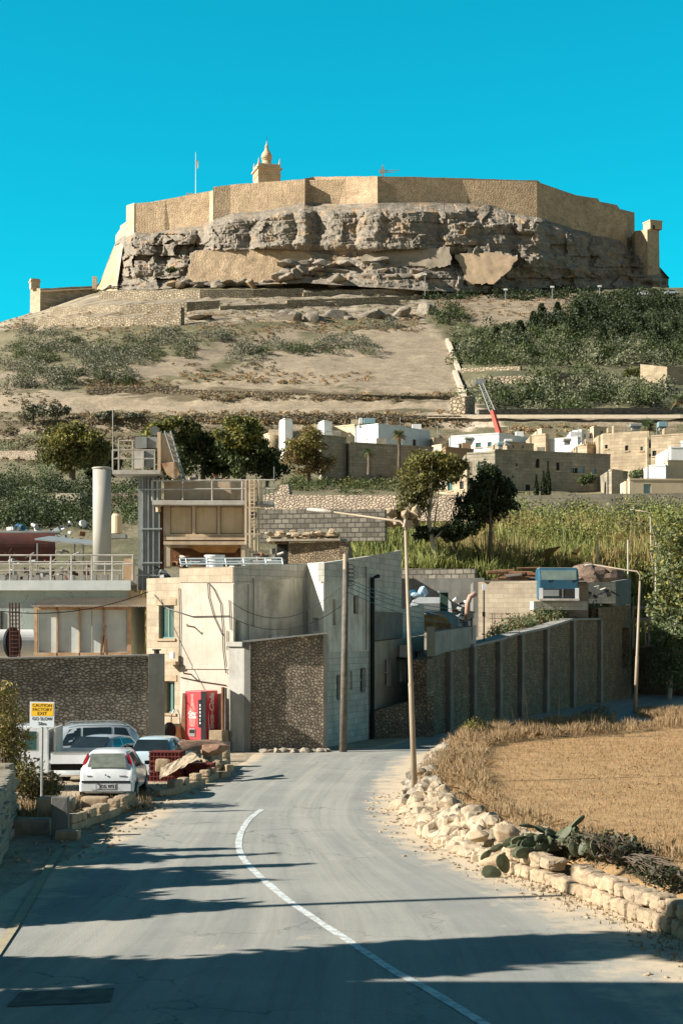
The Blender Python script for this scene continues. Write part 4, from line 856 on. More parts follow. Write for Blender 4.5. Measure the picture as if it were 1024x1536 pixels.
# rebar cage, drum and small tank
rc = thing('rebar_cage', 'tall dark rebar cage standing left of the tin shed', 'rebar cage', P(23, 985, 57.6))
mb = MB()
for dx in (15, 19, 24, 29): mb.tube([P(dx+.5, 990, 57.6), P(dx-.5, 904, 57.6)], .03, 5)
part('bars', mb, RUSTD, rc); mb = MB()
for k in range(13): mb.tube([P(15, 984-k*6, 57.55), P(29.5, 984-k*6, 57.6)], .018, 4)
part('ties', mb, RUSTD, rc)
tk = thing('horizontal_tank', 'white horizontal drum tank behind the grey rubble wall', 'tank', P(10, 985, 60))
part('drum', MB().cyl(P(-30, 965, 60), P(49, 965, 60.6), .52, 28), HOUSEW, tk, smooth=False)
tt = single('lorry_tyre', MB().lathe((0, 0, 0), [(.30, -.1), (.52, -.1), (.58, -.04), (.58, .04), (.52, .1), (.30, .1)], 24), BLACK, 'large black lorry tyre upright in front of the white tank', 'tyre'); tt.rotation_euler = (R(90), 0, R(72)); tt.location = P(15, 964, 58.6)
# ------------------------------------------------------------------ factory block with roof terrace
fb = thing('factory_block', 'pale green panelled factory block with a railed roof terrace', 'factory building', P(90, 985, 66))
part('wall', wall(pxd(-330, 66), pxd(190, 66), 2, Z(886, 66), Z(886, 66), .3), PANEL, fb)
part('cornice', MB().prism([pxd(-331, 65.7), pxd(196, 65.7), pxd(196, 66.3), pxd(-331, 66.3)], Z(885.9, 66), Z(871, 66)), PANELW, fb)
part('roof', MB().prism([pxd(-331, 66.31), pxd(205, 66.31), pxd(205, 80), pxd(-331, 80)], Z(878, 66), Z(871.5, 66)), CONC, fb)
part('side_wall', wall(pxd(190.2, 66.2), pxd(207, 73), 2, Z(886.1, 66), Z(886.1, 66), .2), BEIGE, fb)
part('window_recess', pb(MB(), 0, 3, 917, 950, 65.95, .1), HOLE, fb)
part('stub_pillar', pb(MB(), 186, 200, 838, 871, 67, .4), OF, fb)
mb = MB()
for y in (833, 846.5): mb.tube([P(-200, y, 66.4), P(200, y, 66.4)], .035, 5)
for k in range(14): mb.tube([P(-200+k*30.7, 871, 66.4), P(-200+k*30.7, 833, 66.4)], .035, 5)
part('front_railing', mb, STEELL, fb); mb = MB()
for y in (843, 856): mb.tube([P(-200, y, 70), P(186, y, 70)], .03, 5)
for k in range(15): mb.tube([P(-200+k*27.5, 868, 70), P(-200+k*27.5, 843, 70)], .03, 5)
part('rear_railing', mb, STEELL, fb)
for k in range(11): part('roof_block', MB().box(P(5+k*17, 867, 68), (.22, .25, .25)), CONC, fb)
# concrete chimney
ch = thing('chimney', 'tall pale concrete cylinder chimney on the factory terrace', 'chimney', P(153, 858, 72))
part('shaft', MB().lathe(P(153, 858, 72), [(.41, 0), (.41, Z(702, 72)-Z(858, 72))], 40), SILO, ch, smooth=False)
for p in ch.children[0].data.polygons: p.use_smooth = abs(p.normal.z) < .5
part('rim', MB().lathe(P(153, 704, 72), [(.43, 0), (.45, .02), (.45, .07), (.40, .09), (.38, .09)], 40), SILO, ch)
# red vats, canopy and clutter behind the railing
vt = thing('red_vat', 'big dark red steel vat in shadow behind the terrace railing', 'vat', P(20, 860, 78))
part('tank', MB().cyl(P(-60, 822, 78), P(82, 822, 79), .75, 28), RUSTD, vt); part('lid', MB().cyl(P(-50, 800, 78), P(90, 799, 79), .1, 8), STEELG, vt)
cp = thing('lean_to_canopy', 'flat grey sheet canopy on thin posts left of the chimney', 'canopy', P(95, 865, 74))
a, b, c_, d_ = P(52, 810, 73), P(142, 818.5, 73), P(142, 813, 76.5), P(75, 806, 76.5); up = Vector((0, 0, .07)); mb = MB().add([a, b, c_, d_, a+up, b+up, c_+up, d_+up], [(0, 3, 2, 1), (4, 5, 6, 7), (0, 1, 5, 4), (1, 2, 6, 5), (2, 3, 7, 6), (3, 0, 4, 7)]); part('sheet', mb, STEEL, cp)
for px, d in ((56, 73.3), (112, 73.4), (125, 73.4)): part('post', MB().tube([P(px, 870, d), P(px, 815, d)], .035, 5), STEELG, cp)
def junk(name, label, cat, px0, px1, y0, y1, d, n, mats):
    t = thing(name, label, cat, P((px0+px1)/2, y1, d)); names = ['plate', 'bar', 'casing', 'bracket', 'drum']
    for i in range(n):
        px, py = rnd(px0, px1), y1-(y1-y0)*random.random()**1.6; k = random.randrange(4); mb = MB(); q = P(px, py, d+rnd(-.5, .8)); u = d/F
        if k == 0: mb.box(q, (rnd(4, 12)*u, rnd(.1, .5), rnd(3, 9)*u), rz=rnd(-.6, .6), ry=rnd(-.4, .4))
        elif k == 1: mb.tube([q, q+Vector((rnd(-14, 14)*u, rnd(-.4, .4), rnd(-6, 8)*u))], rnd(.03, .09), 6)
        elif k == 2: mb.cyl(q, q+Vector((rnd(3, 8)*u, rnd(-.4, .4), rnd(-.1, .1))), rnd(2, 5)*u, 12)
        else: mb.tube([q, q+Vector((rnd(-6, 6)*u, 0, rnd(3, 9)*u)), q+Vector((rnd(-14, 14)*u, .2, rnd(-2, 5)*u))], rnd(.02, .05), 5)
        part(names[k], mb, random.choice(mats), t)
    return t
junk('scrap_machinery', 'jumble of dark scrap machinery on the factory terrace', 'scrap', 0, 130, 828, 866, 72, 46, [RUSTD, BLKP, STEELG, RUST, WOOD, STEELG])
junk('scrap_heap', 'pale old machine parts lying on top of the red vat', 'scrap', 8, 95, 785, 806, 80, 22, [STEEL, PANELW, BLUE, STEELG])
junk('scrap_heap', 'blue and rusty barrow and frames beside the canopy', 'scrap', 82, 133, 778, 812, 80, 16, [STEEL, RUST, BLKP, PANELW])
ex = thing('water_drum', 'pale vertical drum on a ledge right of the chimney', 'drum', P(176, 800, 78)); part('shell', MB().lathe(P(175.5, 800, 78), [(.26, 0), (.26, .85), (.2, .95)], 16), HOUSEC, ex); part('stand', pb(MB(), 166, 188, 801, 807, 77.6, .8), STEELG, ex)
# ------------------------------------------------------------------ mixing plant
dP = 74.0
pl = thing('mixing_plant', 'tan and grey steel mixing plant with ladder, platform and conveyor', 'plant', P(290, 880, dP))
def B(nm, x0, x1, y0, y1, d, th, mat, **k): return part(nm, pb(MB(), x0, x1, y0, y1, d, th), mat, pl, **k)
B('column', 207, 220, 716, 885, 74, .9, STEELG); B('column', 220.4, 239, 716, 885, 74.15, .8, STEELG)
mb = MB()
for x in (213, 221.5, 229, 238): pb(mb, x, x+1.5, 716, 885, 73.93, .06)
for y in (733, 792, 843, 862): pb(mb, 205, 243, y, y+2.2, 73.88, .04)
part('column_ribs', mb, STEEL, pl)
B('cross_duct', 200, 240, 708.5, 716, 73.9, 1.1, STEELG)
# platform cage
B('platform', 168, 240, 705, 711, 73.0, 1.6, STEELL)
mb = MB()
for d in (73.05, 74.5):
    for y in (675.5, 688): mb.tube([P(169, y, d), P(233, y, d)], .035, 5)
    for x in (169, 178, 199, 214, 232): mb.tube([P(x, 705, d), P(x, 660 if x in (178, 199) and d < 74 else 675, d)], .035, 5)
mb.tube([P(178, 661, 73.05), P(202, 661, 73.05)], .03, 5); mb.tube([P(169.5, 705, 73.05), P(169, 610, 73.05)], .02, 5)
part('platform_rail', mb, STEELL, pl)
B('motor_housing', 203, 220, 655, 672, 74, 1, STEELG); B('motor_housing', 221, 236, 655, 672, 74.1, .9, STEELG); B('gearbox', 201, 216, 675, 702, 73.9, .5, STEELL); B('gearbox', 218, 230, 674, 700, 74, .5, STEELG)
part('pulley', MB().cyl(P(232, 646, 74), P(232, 646, 74.6), .22, 16), STEELG, pl)
B('head_frame', 236, 241, 648, 716, 73.9, 1.0, BEIGE)
# sloping conveyor chute
mb = MB(); a = [P(241, 650, 74), P(256, 650, 74), P(268, 700, 74.2), P(272, 722, 74.3), P(258, 718, 74.3), P(240, 700, 74.2)]; n = len(a); mb.add(a+[q+Vector((0, .9, 0)) for q in a], [tuple(range(n))]+[tuple(range(2*n-1, n-1, -1))]+[(i, (i+1) % n+0, (i+1) % n+n, i+n)[::-1] for i in range(n)]); part('chute', mb, BEIGE, pl)
mb = MB()
for o_ in (0, 9):
    mb.tube([P(247+o_, 646, 73.8), P(271+o_*.8, 722, 73.9)], .045, 5)
for k in range(9): mb.tube([P(247+k*2.7, 648+k*8.5, 73.8), P(256+k*2.6, 652+k*8.3, 73.8)], .03, 5)
part('conveyor_lattice', mb, STEELG, pl)
mb = MB(); mb.add([P(242, 695, 73.7), P(262, 692, 73.7), P(270, 712, 73.7), P(262, 720, 73.7), P(250, 712, 73.7), P(242, 695, 74.6), P(262, 692, 74.6), P(270, 712, 74.6), P(262, 720, 74.6), P(250, 712, 74.6)], [(0, 4, 3, 2, 1), (5, 6, 7, 8, 9), (0, 1, 6, 5), (1, 2, 7, 6), (2, 3, 8, 7), (3, 4, 9, 8), (4, 0, 5, 9)]); part('spout', mb, OF, pl)
# body
B('upper_bin', 246, 366, 722, 749, 74.5, 3.0, BEIGE)
mb = MB()
for x0, x1 in ((256, 287), (294, 325), (331, 364)): pb(mb, x0, x1, 761, 800, 74.36, .1)
B('body_back', 246, 368, 757.5, 802, 74.46, 3.0, BEIGE)
part('body_panel', mb, M('tan_panel', (.62,.46,.29), (.52,.38,.22), scale=1, rough=.55, bump=.1, streak=.6, scol=(.36,.22,.10)), pl)
mb = MB()
for x0, x1 in ((245, 255), (288, 293), (326, 330), (364.5, 369)): pb(mb, x0, x1, 757.3, 805, 74.2, .2)
pb(mb, 255.1, 287.9, 801, 805, 74.2, .2); pb(mb, 293.1, 325.9, 801, 805, 74.2, .2); pb(mb, 330.1, 364.4, 801, 805, 74.2, .2); part('body_frame', mb, BEIGE, pl)
B('belt_beam', 245, 370, 805.2, 810, 74.0, 3.4, BEIGE); B('belt_beam', 245, 370, 812, 817, 73.9, 3.5, BEIGE)
B('leg_frame', 246, 255, 817.2, 852, 74.0, .5, BEIGE); B('leg_frame', 362, 369, 817.2, 852, 74.0, .5, BEIGE); B('leg_frame', 362, 369, 817.2, 852, 77, .5, BEIGE)
mb = MB(); a = [P(276, 818, 74.6), P(361, 818, 74.6), P(352, 829, 75), P(300, 829, 75)]; b = [P(276, 818, 77), P(361, 818, 77), P(352, 829, 76.6), P(300, 829, 76.6)]
mb.add(a+b, [(0, 3, 2, 1), (4, 5, 6, 7), (0, 1, 5, 4), (1, 2, 6, 5), (2, 3, 7, 6), (3, 0, 4, 7)]); part('hopper', mb, ORNG, pl)
B('back_panel', 256, 361, 817.5, 850, 77, .1, RUST); B('side_strip', 238.5, 244.5, 757, 870, 74.3, .4, RUST)
part('pipe_elbow', MB().tube([P(241, 756, 73.9), P(237, 760, 73.9), P(237.5, 768, 73.9)], .12, 8), BEIGE, pl)
# walkway with rails and ladder cage
B('walkway', 228, 366, 750.2, 757, 73.4, 1.2, STEELL); B('walkway', 366.3, 410, 752, 757, 73.4, 1.4, STEELG)
mb = MB()
for y in (721, 734): mb.tube([P(227, y, 73.45), P(412, y-1, 73.45)], .032, 5)
for x in (228, 236, 274, 318, 363, 371): mb.tube([P(x, 751, 73.45), P(x, 721, 73.45)], .035, 5)
part('walkway_rail', mb, STEELL, pl); mb = MB()
for x in (380, 386, 392, 398, 404, 411): mb.tube([P(x, 752, 73.5), P(x, 719 if x < 405 else 700, 73.5)], .02, 5)
part('walkway_rail', mb, STEELG, pl); mb = MB()
for x in (369, 375, 381.5, 388): mb.tube([P(x, 835, 73.4 if x in (369, 388) else 73.2), P(x, 720, 73.4)], .05, 5)
part('ladder_stile', mb, BEIGE, pl); mb = MB()
for k in range(20): part('ladder_rung', MB().tube([P(375, 722+k*5.6, 73.25), P(381.5, 722+k*5.6, 73.25)], .022, 4), BEIGE, pl)
for y in (760, 800, 829): part('ladder_hoop', pb(MB(), 367, 390, y, y+2, 73.1, .05), BEIGE, pl)
mb_ = 0
junk('plant_debris', 'broken bars and rust flakes under the mixing plant hopper', 'debris', 257, 285, 826, 850, 75.5, 14, [RUST, WOODB, STEELL])
junk('plant_debris', 'rusty scrap lying on the mixing plant top deck', 'debris', 258, 345, 715, 724, 76, 14, [RUST, WOOD, CORR])
# roof things on the house
tb = single('water_tub', MB().lathe(P(322, 851, 66), [(.34, 0), (.38, .25), (.38, .42), (.43, .43), (.43, .5), (.36, .5)], 24), WHITE, 'round white plastic tub on the house roof', 'tub', smooth=False)
rk = thing('roof_frame', 'pale steel lattice frame lying along the house roof', 'frame', P(345, 852, 63))
mb = MB()
for y, d in ((838.5, 63), (843, 64), (846.5, 62.5)): mb.tube([P(270, y, d), P(423, y-1, d)], .035, 5)
for x in (270, 279, 310, 338, 365, 398, 423): mb.tube([P(x, 838, 63), P(x+2, 850, 62.6)], .035, 5)
for x in (280, 345): mb.tube([P(x, 849, 62.6), P(x+30, 840, 64)], .03, 5)
part('lattice', mb, M('pale_blue_steel', (.50,.56,.56), (.38,.42,.42), scale=3, rough=.5), rk)
junk('roof_clutter', 'grey boxes and bent sheet on the left corner of the house roof', 'clutter', 230, 252, 856, 868, 62.5, 7, [STEEL, PANELW, BLKP])
junk('roof_clutter', 'brushwood and broken timber on the house roof behind the tub', 'clutter', 385, 420, 826, 845, 70, 18, [WOOD, WOODB, STEELL])
# ------------------------------------------------------------------ stone hut and walls behind the house
hut = thing('stone_hut', 'ruined dark stone hut with a flat debris roof behind the house', 'hut', P(470, 845, 95))
part('wall', wall(pxd(432, 94), pxd(522, 93), Z(850, 94), Z(815, 94), Z(812, 93), .5), RUBD, hut); part('doorway', pb(MB(), 415, 433, 814, 850, 95, .3), HOLE, hut)
part('wall', wall(pxd(412, 94.5), pxd(433, 94.5), Z(815, 94), Z(808, 94), Z(811, 94), .4), RUBD, hut)
part('side_wall', wall(pxd(522, 93), pxd(528, 101), Z(850, 94), Z(812, 93), Z(812, 93), .5), RUBD, hut)
mb = MB().prism([pxd(405, 93.6), pxd(510, 92.8), pxd(520, 100), pxd(400, 101)], [Z(811, 93), Z(811, 93), Z(811, 93)+.35, Z(811, 93)+.4], [Z(808, 93), Z(808, 93), Z(808, 93)+.4, Z(808, 93)+.5]); part('roof', mb, STONEG, hut)
mb = MB()
for i in range(60): mb.rock((X(rnd(402, 505), 96), rnd(93.5, 100), Z(806, 95)+rnd(0, .3)), (rnd(.15, .5), rnd(.15, .4), rnd(.06, .2)), n=1)
part('roof_rubble', mb, STONE, hut)['kind'] = 'stuff'
bw = thing('block_wall', 'dark coursed stone wall behind the stone hut', 'wall', P(480, 800, 112))
part('masonry', wall(pxd(385, 112), pxd(577, 110), Z(812, 111), Z(764, 112), Z(764, 110), .6), DRYG, bw)
tw = thing('terrace_wall', 'long pale pinkish dry stone wall in front of the green scrub', 'wall', P(520, 755, 128))
TWD = lambda px: interp(px, [(395, 130.5), (700, 124.5)])
mb = MB(); pts = [(395, 768, 742), (416, 768, 738), (420, 768, 727), (432, 767, 727), (434, 767, 742), (520, 768, 743), (700, 770, 743)]
for (x0, b0, t0), (x1, b1, t1) in zip(pts, pts[1:]): wall(pxd(x0, TWD(x0)), pxd(x1, TWD(x1)), Z(b0+12, TWD(x0)), Z(t0, TWD(x0)), Z(t1, TWD(x1)), .7, mb, z0b=Z(b1+12, TWD(x1)))
part('masonry', mb, DRY, tw)
mb = MB()
for i in range(50): mb.rock((X(rnd(540, 620), 124), rnd(120, 127), Z(rnd(770, 785), 124)), (rnd(.3, .9), rnd(.3, .7), rnd(.2, .5)), n=1)
single('rubble_heap', mb, STONE, 'pale rubble heap at the right end of the coursed stone wall', 'rubble')
# ------------------------------------------------------------------ retaining wall along the lane
RWp = [(640, 66), (670, 69), (706, 73), (745, 77), (778, 81), (816, 86), (856, 92), (897, 98)]
RWt = [990, 978, 971, 962, 952, 944, 931, 930]
rt = thing('retaining_wall', 'long dark rubble retaining wall with concrete pilasters beside the shaded lane', 'wall', (X(760, 79), 79, 0))
for (a, b, ta, tb_) in zip(RWp, RWp[1:], RWt, RWt[1:]): part('infill', wall(pxd(*a), pxd(*b), -.2, Z(ta, a[1]), Z(tb_, b[1]), .6), RUBD, rt)
for (px, d), t in list(zip(RWp, RWt))[1:]:
    q = pxd(px, d); part('pilaster', MB().box((q.x+.05, q.y-.02, (Z(t, d)-.2)/2), (.26, .42, Z(t, d)+.2), rz=.9), M('stained_concrete', (.27,.25,.205), (.19,.175,.145), scale=1.3, bump=.3, bs=14, streak=.6, scol=(.09,.085,.07)), rt)
mb = MB()
for (a, b, ta, tb_) in zip(RWp[2:], RWp[3:], RWt[2:], RWt[3:]): mb.prism([pxd(*a)+Vector((.12, -.1)), pxd(*b)+Vector((.12, -.1)), pxd(*b)+Vector((-.6, .5)), pxd(*a)+Vector((-.6, .5))], [Z(ta, a[1])+.003, Z(tb_, b[1])+.003]*1+[Z(tb_, b[1])+.003, Z(ta, a[1])+.003], [Z(ta, a[1])+.12, Z(tb_, b[1])+.12, Z(tb_, b[1])+.12, Z(ta, a[1])+.12])
part('coping', mb, CONC, rt)
part('base_wall', wall(at(HD, HE, 556)+Vector((.15, -.15)), pxd(640, 66)+Vector((.3, .2)), 0, dz(556, 1066), Z(1045, 66), .4), RUBD, rt)
part('upper_wall', wall(pxd(652, 67.3), pxd(709, 73.4), Z(986, 67), Z(948, 67), Z(940, 73.4), .3), CONC, rt)
part('upper_pillar', pb(MB(), 706, 714, 938, 974, 73.5, .3), HOUSEW, rt)
part('dark_door', pb(MB(), 640, 652, 940, 985, 67.0, .2), GLASSG, rt)
# end block with doorway
eb = thing('end_store', 'dark rubble store block with a tall black doorway ending the lane wall', 'store', (X(920, 101), 101, 0))
a, b = pxd(897, 98), pxd(946, 106); mb = MB(); hs = [hole(a, b, 933, 944, 942, 1002)]; pf = facade(mb, a, b, -.2, Z(912, 98), Z(907, 106), hs, .5); part('wall', mb, RUBD, eb)
h = hs[0]; part('door', MB().quad(pf(h[0], h[2], .45), pf(h[1], h[2], .45), pf(h[1], h[3], .45), pf(h[0], h[3], .45)), HOLE, eb)
part('back_wall', wall(a+Vector((0, .2)), pxd(850, 112), 0, Z(912, 98), Z(912, 98), .4), RUBD, eb)
mb = wall(b, pxd(930, 122), 0, Z(907, 106), Z(907, 106), .3); part('side_wall', mb, RUBD, eb)
part('roof', MB().prism([a+Vector((.1, .4)), b+Vector((-.2, .2)), pxd(930, 121), pxd(852, 112)], 5.3, 5.75), CONC, eb)
part('upper_room', wall(pxd(879, 106), pxd(923, 106.5), Z(905, 106), Z(874, 106), Z(872, 106), .3), CBLK, eb); part('upper_room', wall(pxd(923, 106.5), pxd(946, 112), Z(908, 106), Z(872, 106.5), Z(868, 112), .3), CONCD, eb)
# yard floor behind the wall
ys_ = [pxd(655, 68.2)]+[pxd(*p)+Vector((-.7, .6)) for p in RWp[2:]]+[pxd(896, 99), pxd(870, 118), pxd(560, 118), pxd(560, 84), pxd(637, 74)]
single('yard_ground', MB().prism(ys_, 0, [3.1, 3.3, 3.5, 3.8, 4.1, 4.5, 4.6, 4.9, 5.3, 5.3, 3.4, 3.0]), M('yard_earth', (.30,.25,.18), (.2,.165,.12), scale=1, bump=.5, bs=6), kind='structure')
yw = thing('yard_back_wall', 'dark grey rendered yard wall behind the white truck cab', 'wall', P(660, 905, 100)); part('masonry', wall(pxd(560, 101), pxd(726, 100), 4, Z(868, 101), Z(867, 100), .4), CONCD, yw)
yw = thing('yard_back_wall', 'low overgrown rubble wall just above the dark grey yard wall', 'wall', P(660, 860, 108)); part('masonry', wall(pxd(600, 110), pxd(712, 108), 5, Z(853, 110), Z(853, 108), .5), DRYG, yw)
lw = thing('block_screen_wall', 'sunlit beige block wall crossed by a long diagonal shadow', 'wall', P(790, 925, 93)); part('masonry', wall(pxd(717, 94.5), pxd(812, 93), 4, Z(873, 94.5), Z(871, 93), .35), M('beige_block', (.42,.35,.25), (.33,.27,.19), pat='block', pw=.6, ph=.28, mort=.012, mcol=(.25,.2,.15), var=.2, bump=.4, bd=.02, stain=.4, scol=(.2,.17,.13)), lw)
part('side_wall', wall(pxd(717, 94.6), pxd(712, 101), 4, Z(873, 94.5), Z(873, 94.5), .3), CONCD, lw)
part('top_slab', MB().prism([pxd(724, 94.2), pxd(880, 94.2), pxd(880, 104), pxd(724, 104)], Z(872.5, 94.2), Z(871, 94.2)), CONC, lw)
part('rear_masonry', wall(pxd(812, 96), pxd(882, 96), 4, Z(874, 96), Z(874, 96), .35), MATS['beige_block'], lw)
pt_ = thing('block_plinth', 'low concrete block plinth under the blue truck cab', 'plinth', P(840, 915, 91)); part('masonry', wall(pxd(800, 92.5), pxd(881, 93), Z(915, 92.5), Z(902, 92.5), Z(902, 93), 2.2), CBLK, pt_)
# logs and pipes on the wall
lg = thing('timber_pile', 'pile of brown poles and broken pipes on the yard wall top', 'pile', P(765, 870, 95))
for i in range(26):
    px = rnd(727, 800); q = P(px, rnd(857, 870), rnd(94.4, 96)); ang = rnd(-.35, .35); l = rnd(.6, 2.0); part('pole', MB().tube([q, q+Vector((l*math.cos(ang), l*math.sin(ang)*.4, rnd(-.12, .12)))], rnd(.06, .13), 7), random.choice([WOODB, RUST, WOOD, WOODB]), lg)
part('plank', MB().tube([P(775, 853, 96), P(810, 852, 96)], .07, 5), WOODB, lg)
# white truck cab
wt = thing('truck_cab', 'white old truck cab roof showing above the yard wall', 'truck cab', P(647, 922, 82)); u = 82/F
mb = MB(); pr = [(0, 0), (0, .5), (.12, .74), (.35, .86), (1.75, .86), (1.98, .6), (2.05, 0)]; x0 = X(618, 82)
for (xa, za), (xb, zb) in zip(pr, pr[1:]): mb.quad((x0+xa, 82, Z(921, 82)+za), (x0+xb, 82, Z(921, 82)+zb), (x0+xb, 84.5, Z(921, 82)+zb), (x0+xa, 84.5, Z(921, 82)+za))
n = len(pr); mb.add([(x0+a, 82, Z(921, 82)+b) for a, b in pr], [tuple(range(n))]); mb.add([(x0+a, 84.5, Z(921, 82)+b) for a, b in pr], [tuple(range(n-1, -1, -1))]); part('body', mb, CARW, wt)
part('windscreen', MB().box((x0+.85, 81.98, Z(921, 82)+.38), (1.15, .04, .34)), STEELG, wt)
gb = thing('green_cabinet', 'narrow dark green metal cabinet beside the white truck cab', 'cabinet', P(666, 922, 80)); part('body', pb(MB(), 660, 672, 889, 925, 80, .4), M('dark_green_paint', (.05,.09,.07), (.035,.065,.05), scale=3), gb); part('lid', pb(MB(), 658, 674.5, 886, 888.9, 79.9, .6), STEELG, gb)
ts = thing('tarpaulin_bundle', 'crumpled pale blue tarpaulin bundle behind the white truck cab', 'tarpaulin', P(630, 895, 85)); part('folds', MB().rock(P(634, 889, 85), (.32, .3, .28), .5).rock(P(625, 893, 85), (.3, .3, .16), .5), M('blue_plastic', (.40,.52,.60), (.2,.3,.38), scale=4), ts); part('sheet', MB().rock(P(620, 892, 85.3), (.3, .3, .25), .5), BLUE, ts)
# cut half-tank
ct = thing('rusty_boiler', 'cut open rusty yellow boiler drum lying in the yard', 'boiler', P(655, 946, 75)); a, b = P(651, 943, 74.6), P(667, 941, 77.6)
mb = MB(); n = 20; r = .78
ring = [Vector((math.cos(math.pi*i/n), 0, math.sin(math.pi*i/n)))*r for i in range(n+1)]
for i in range(n): mb.quad(a+ring[i], a+ring[i+1], b+ring[i+1], b+ring[i])
part('shell', mb, M('blue_grey_steel', (.10,.19,.22), (.14,.12,.10), scale=2, stain=.5, scol=(.2,.1,.04)), ct); mb = MB().add([a+Vector((0, -.003, 0))]+[a+q for q in ring], [(0, i+1, i+2) for i in range(n)]); part('end_plate', mb, M('yellow_rust', (.46,.33,.14), (.22,.13,.06), scale=2.5, bump=.3, stain=.6, scol=(.2,.08,.03)), ct)
part('top_debris', MB().rock(P(652, 921, 75), (.7, .5, .1)), HOUSEW, ct)
junk('engine_scrap', 'dark engine block and scrap shelf right of the green cabinet', 'scrap', 676, 702, 900, 930, 82, 24, [BLKP, RUSTD, STEELG, WHITE])
junk('sheet_offcuts', 'pale sheet offcuts behind the rusty boiler', 'scrap', 680, 705, 928, 938, 77, 10, [STEEL, PANELW])
single('bent_pipe', MB().tube([P(700, 930, 80), P(701, 905, 80), P(705, 895, 80), P(714, 890, 80)], .13, 8), M('pink_pipe', (.50,.32,.24), (.38,.24,.18)), 'bent pinkish pipe rising beside the sunlit block wall', 'pipe', smooth=True)
fp_ = thing('floodlight_post', 'slim dark post carrying a white floodlight in front of the sunlit block wall', 'floodlight post', P(725, 965, 76)); part('post', MB().tube([P(725.5, 968, 76), P(725.5, 880, 76)], .04, 6), BLKP, fp_); part('lamp_head', pb(MB(), 723, 729, 876, 886, 75.8, .15), WHITE, fp_); part('junction_box', pb(MB(), 723.5, 727.5, 918, 925, 75.85, .1), BLKP, fp_)
fp_ = thing('short_post', 'short dark post with a box on top by the concrete upper wall', 'post', P(707, 965, 73)); part('post', MB().tube([P(707, 960, 73.2), P(707, 920, 73.2)], .035, 6), BLKP, fp_); part('box', pb(MB(), 704, 710, 918, 927, 73.1, .15), STEELG, fp_)
mb = MB()
for x in (738, 741.5, 752, 765, 778): mb.tube([P(x, 960, 80), P(x, 920, 80)], .015, 4)
for y in (921, 928): mb.tube([P(733, y, 80), P(780, y, 80)], .012, 4)
single('wire_fence', mb, RUSTD, 'thin rusty wire fence on top of the lane wall', 'fence')
# blue truck cab
bc = thing('blue_truck_cab', 'battered blue truck cab facing out from the top of the yard wall', 'truck cab', P(838, 902, 92)); u = 92/F; x0, x1 = X(808, 92), X(868, 92); z0, z1 = Z(899, 92), Z(852, 92); hh = z1-z0; ww = x1-x0; y0 = 92
def bcp(prof, xa, xb, mat, nm):
    n = len(prof); mb = MB().add([(xa, y0+a, z0+b*hh) for a, b in prof]+[(xb, y0+a, z0+b*hh) for a, b in prof], [tuple(range(n)), tuple(range(2*n-1, n-1, -1))]+[(i, i+n, (i+1) % n+n, (i+1) % n) for i in range(n)]); return part(nm, mb, mat, bc, bevel=.10)
bcp([(0, 0), (0, .60), (.22, .94), (.35, 1.0), (1.6, 1.0), (1.75, .9), (1.8, 0)], x0, x1, BLUE, 'body')
def bq(xa, xb, za, zb, mat, nm, off=.012):
    def yy(z): return y0+(0 if z < .6 else (z-.6)/.34*.22)
    part(nm, MB().quad((x0+ww*xa, yy(za)-off, z0+hh*za), (x0+ww*xb, yy(za)-off, z0+hh*za), (x0+ww*xb, yy(zb)-off, z0+hh*zb), (x0+ww*xa, yy(zb)-off, z0+hh*zb)), mat, bc)
bq(.06, .94, .62, .93, M('dusty_screen', (.17,.22,.19), (.12,.16,.14), scale=2, rough=.3, bump=0), 'windscreen'); bq(.10, .90, .06, .33, HOLE, 'grille'); bq(.0, .10, .0, .36, WHITE, 'corner_panel'); bq(.9, 1, .0, .36, WHITE, 'corner_panel'); bq(.10, .5, .10, .30, STEELG, 'grille_slats', .03); bq(.58, .60, .05, .33, STEEL, 'grille_bar', .04)
part('roof_skin', MB().box(((x0+x1)/2, y0+.98, z1+.02), (ww*.94, 1.2, .05)), STEELG, bc, bevel=.02)
part('side_window', MB().quad((x1+.006, y0+.45, z0+.6*hh), (x1+.006, y0+1.3, z0+.6*hh), (x1+.006, y0+1.3, z0+.9*hh), (x1+.006, y0+.5, z0+.9*hh)), HOLE, bc)
part('bumper', MB().box(((x0+x1)/2, y0-.1, z0-.02), (ww*1.0, .14, .12)), STEELL, bc)
for s in (.2, .8): part('wiper', MB().tube([(x0+ww*s, y0-.03, z0+hh*.58), (x0+ww*(s+.15), y0+.0, z0+hh*.62)], .015, 4), BLKP, bc)
junk('beam_scrap', 'dark beams and scrap lying right of the blue truck cab', 'scrap', 872, 925, 884, 896, 97, 16, [RUSTD, BLKP, STEELL])
single('soil_heap', MB().rock(P(872, 868, 112), (1.5, 1.6, 1.1), .35, 3, .1).rock(P(893, 868, 112), (1.5, 1.4, .9), .35, 3, .1).rock(P(910, 871, 112), (1.1, 1.2, .6), .35, 3, .1).rock(P(882, 866, 111), (1, 1, .9), .35, 3, .1), M('reddish_earth', (.26,.18,.13), (.16,.11,.08), scale=3, bump=1, bs=8, bd=.1), 'reddish soil and rubble heap behind the blue truck cab', 'heap')
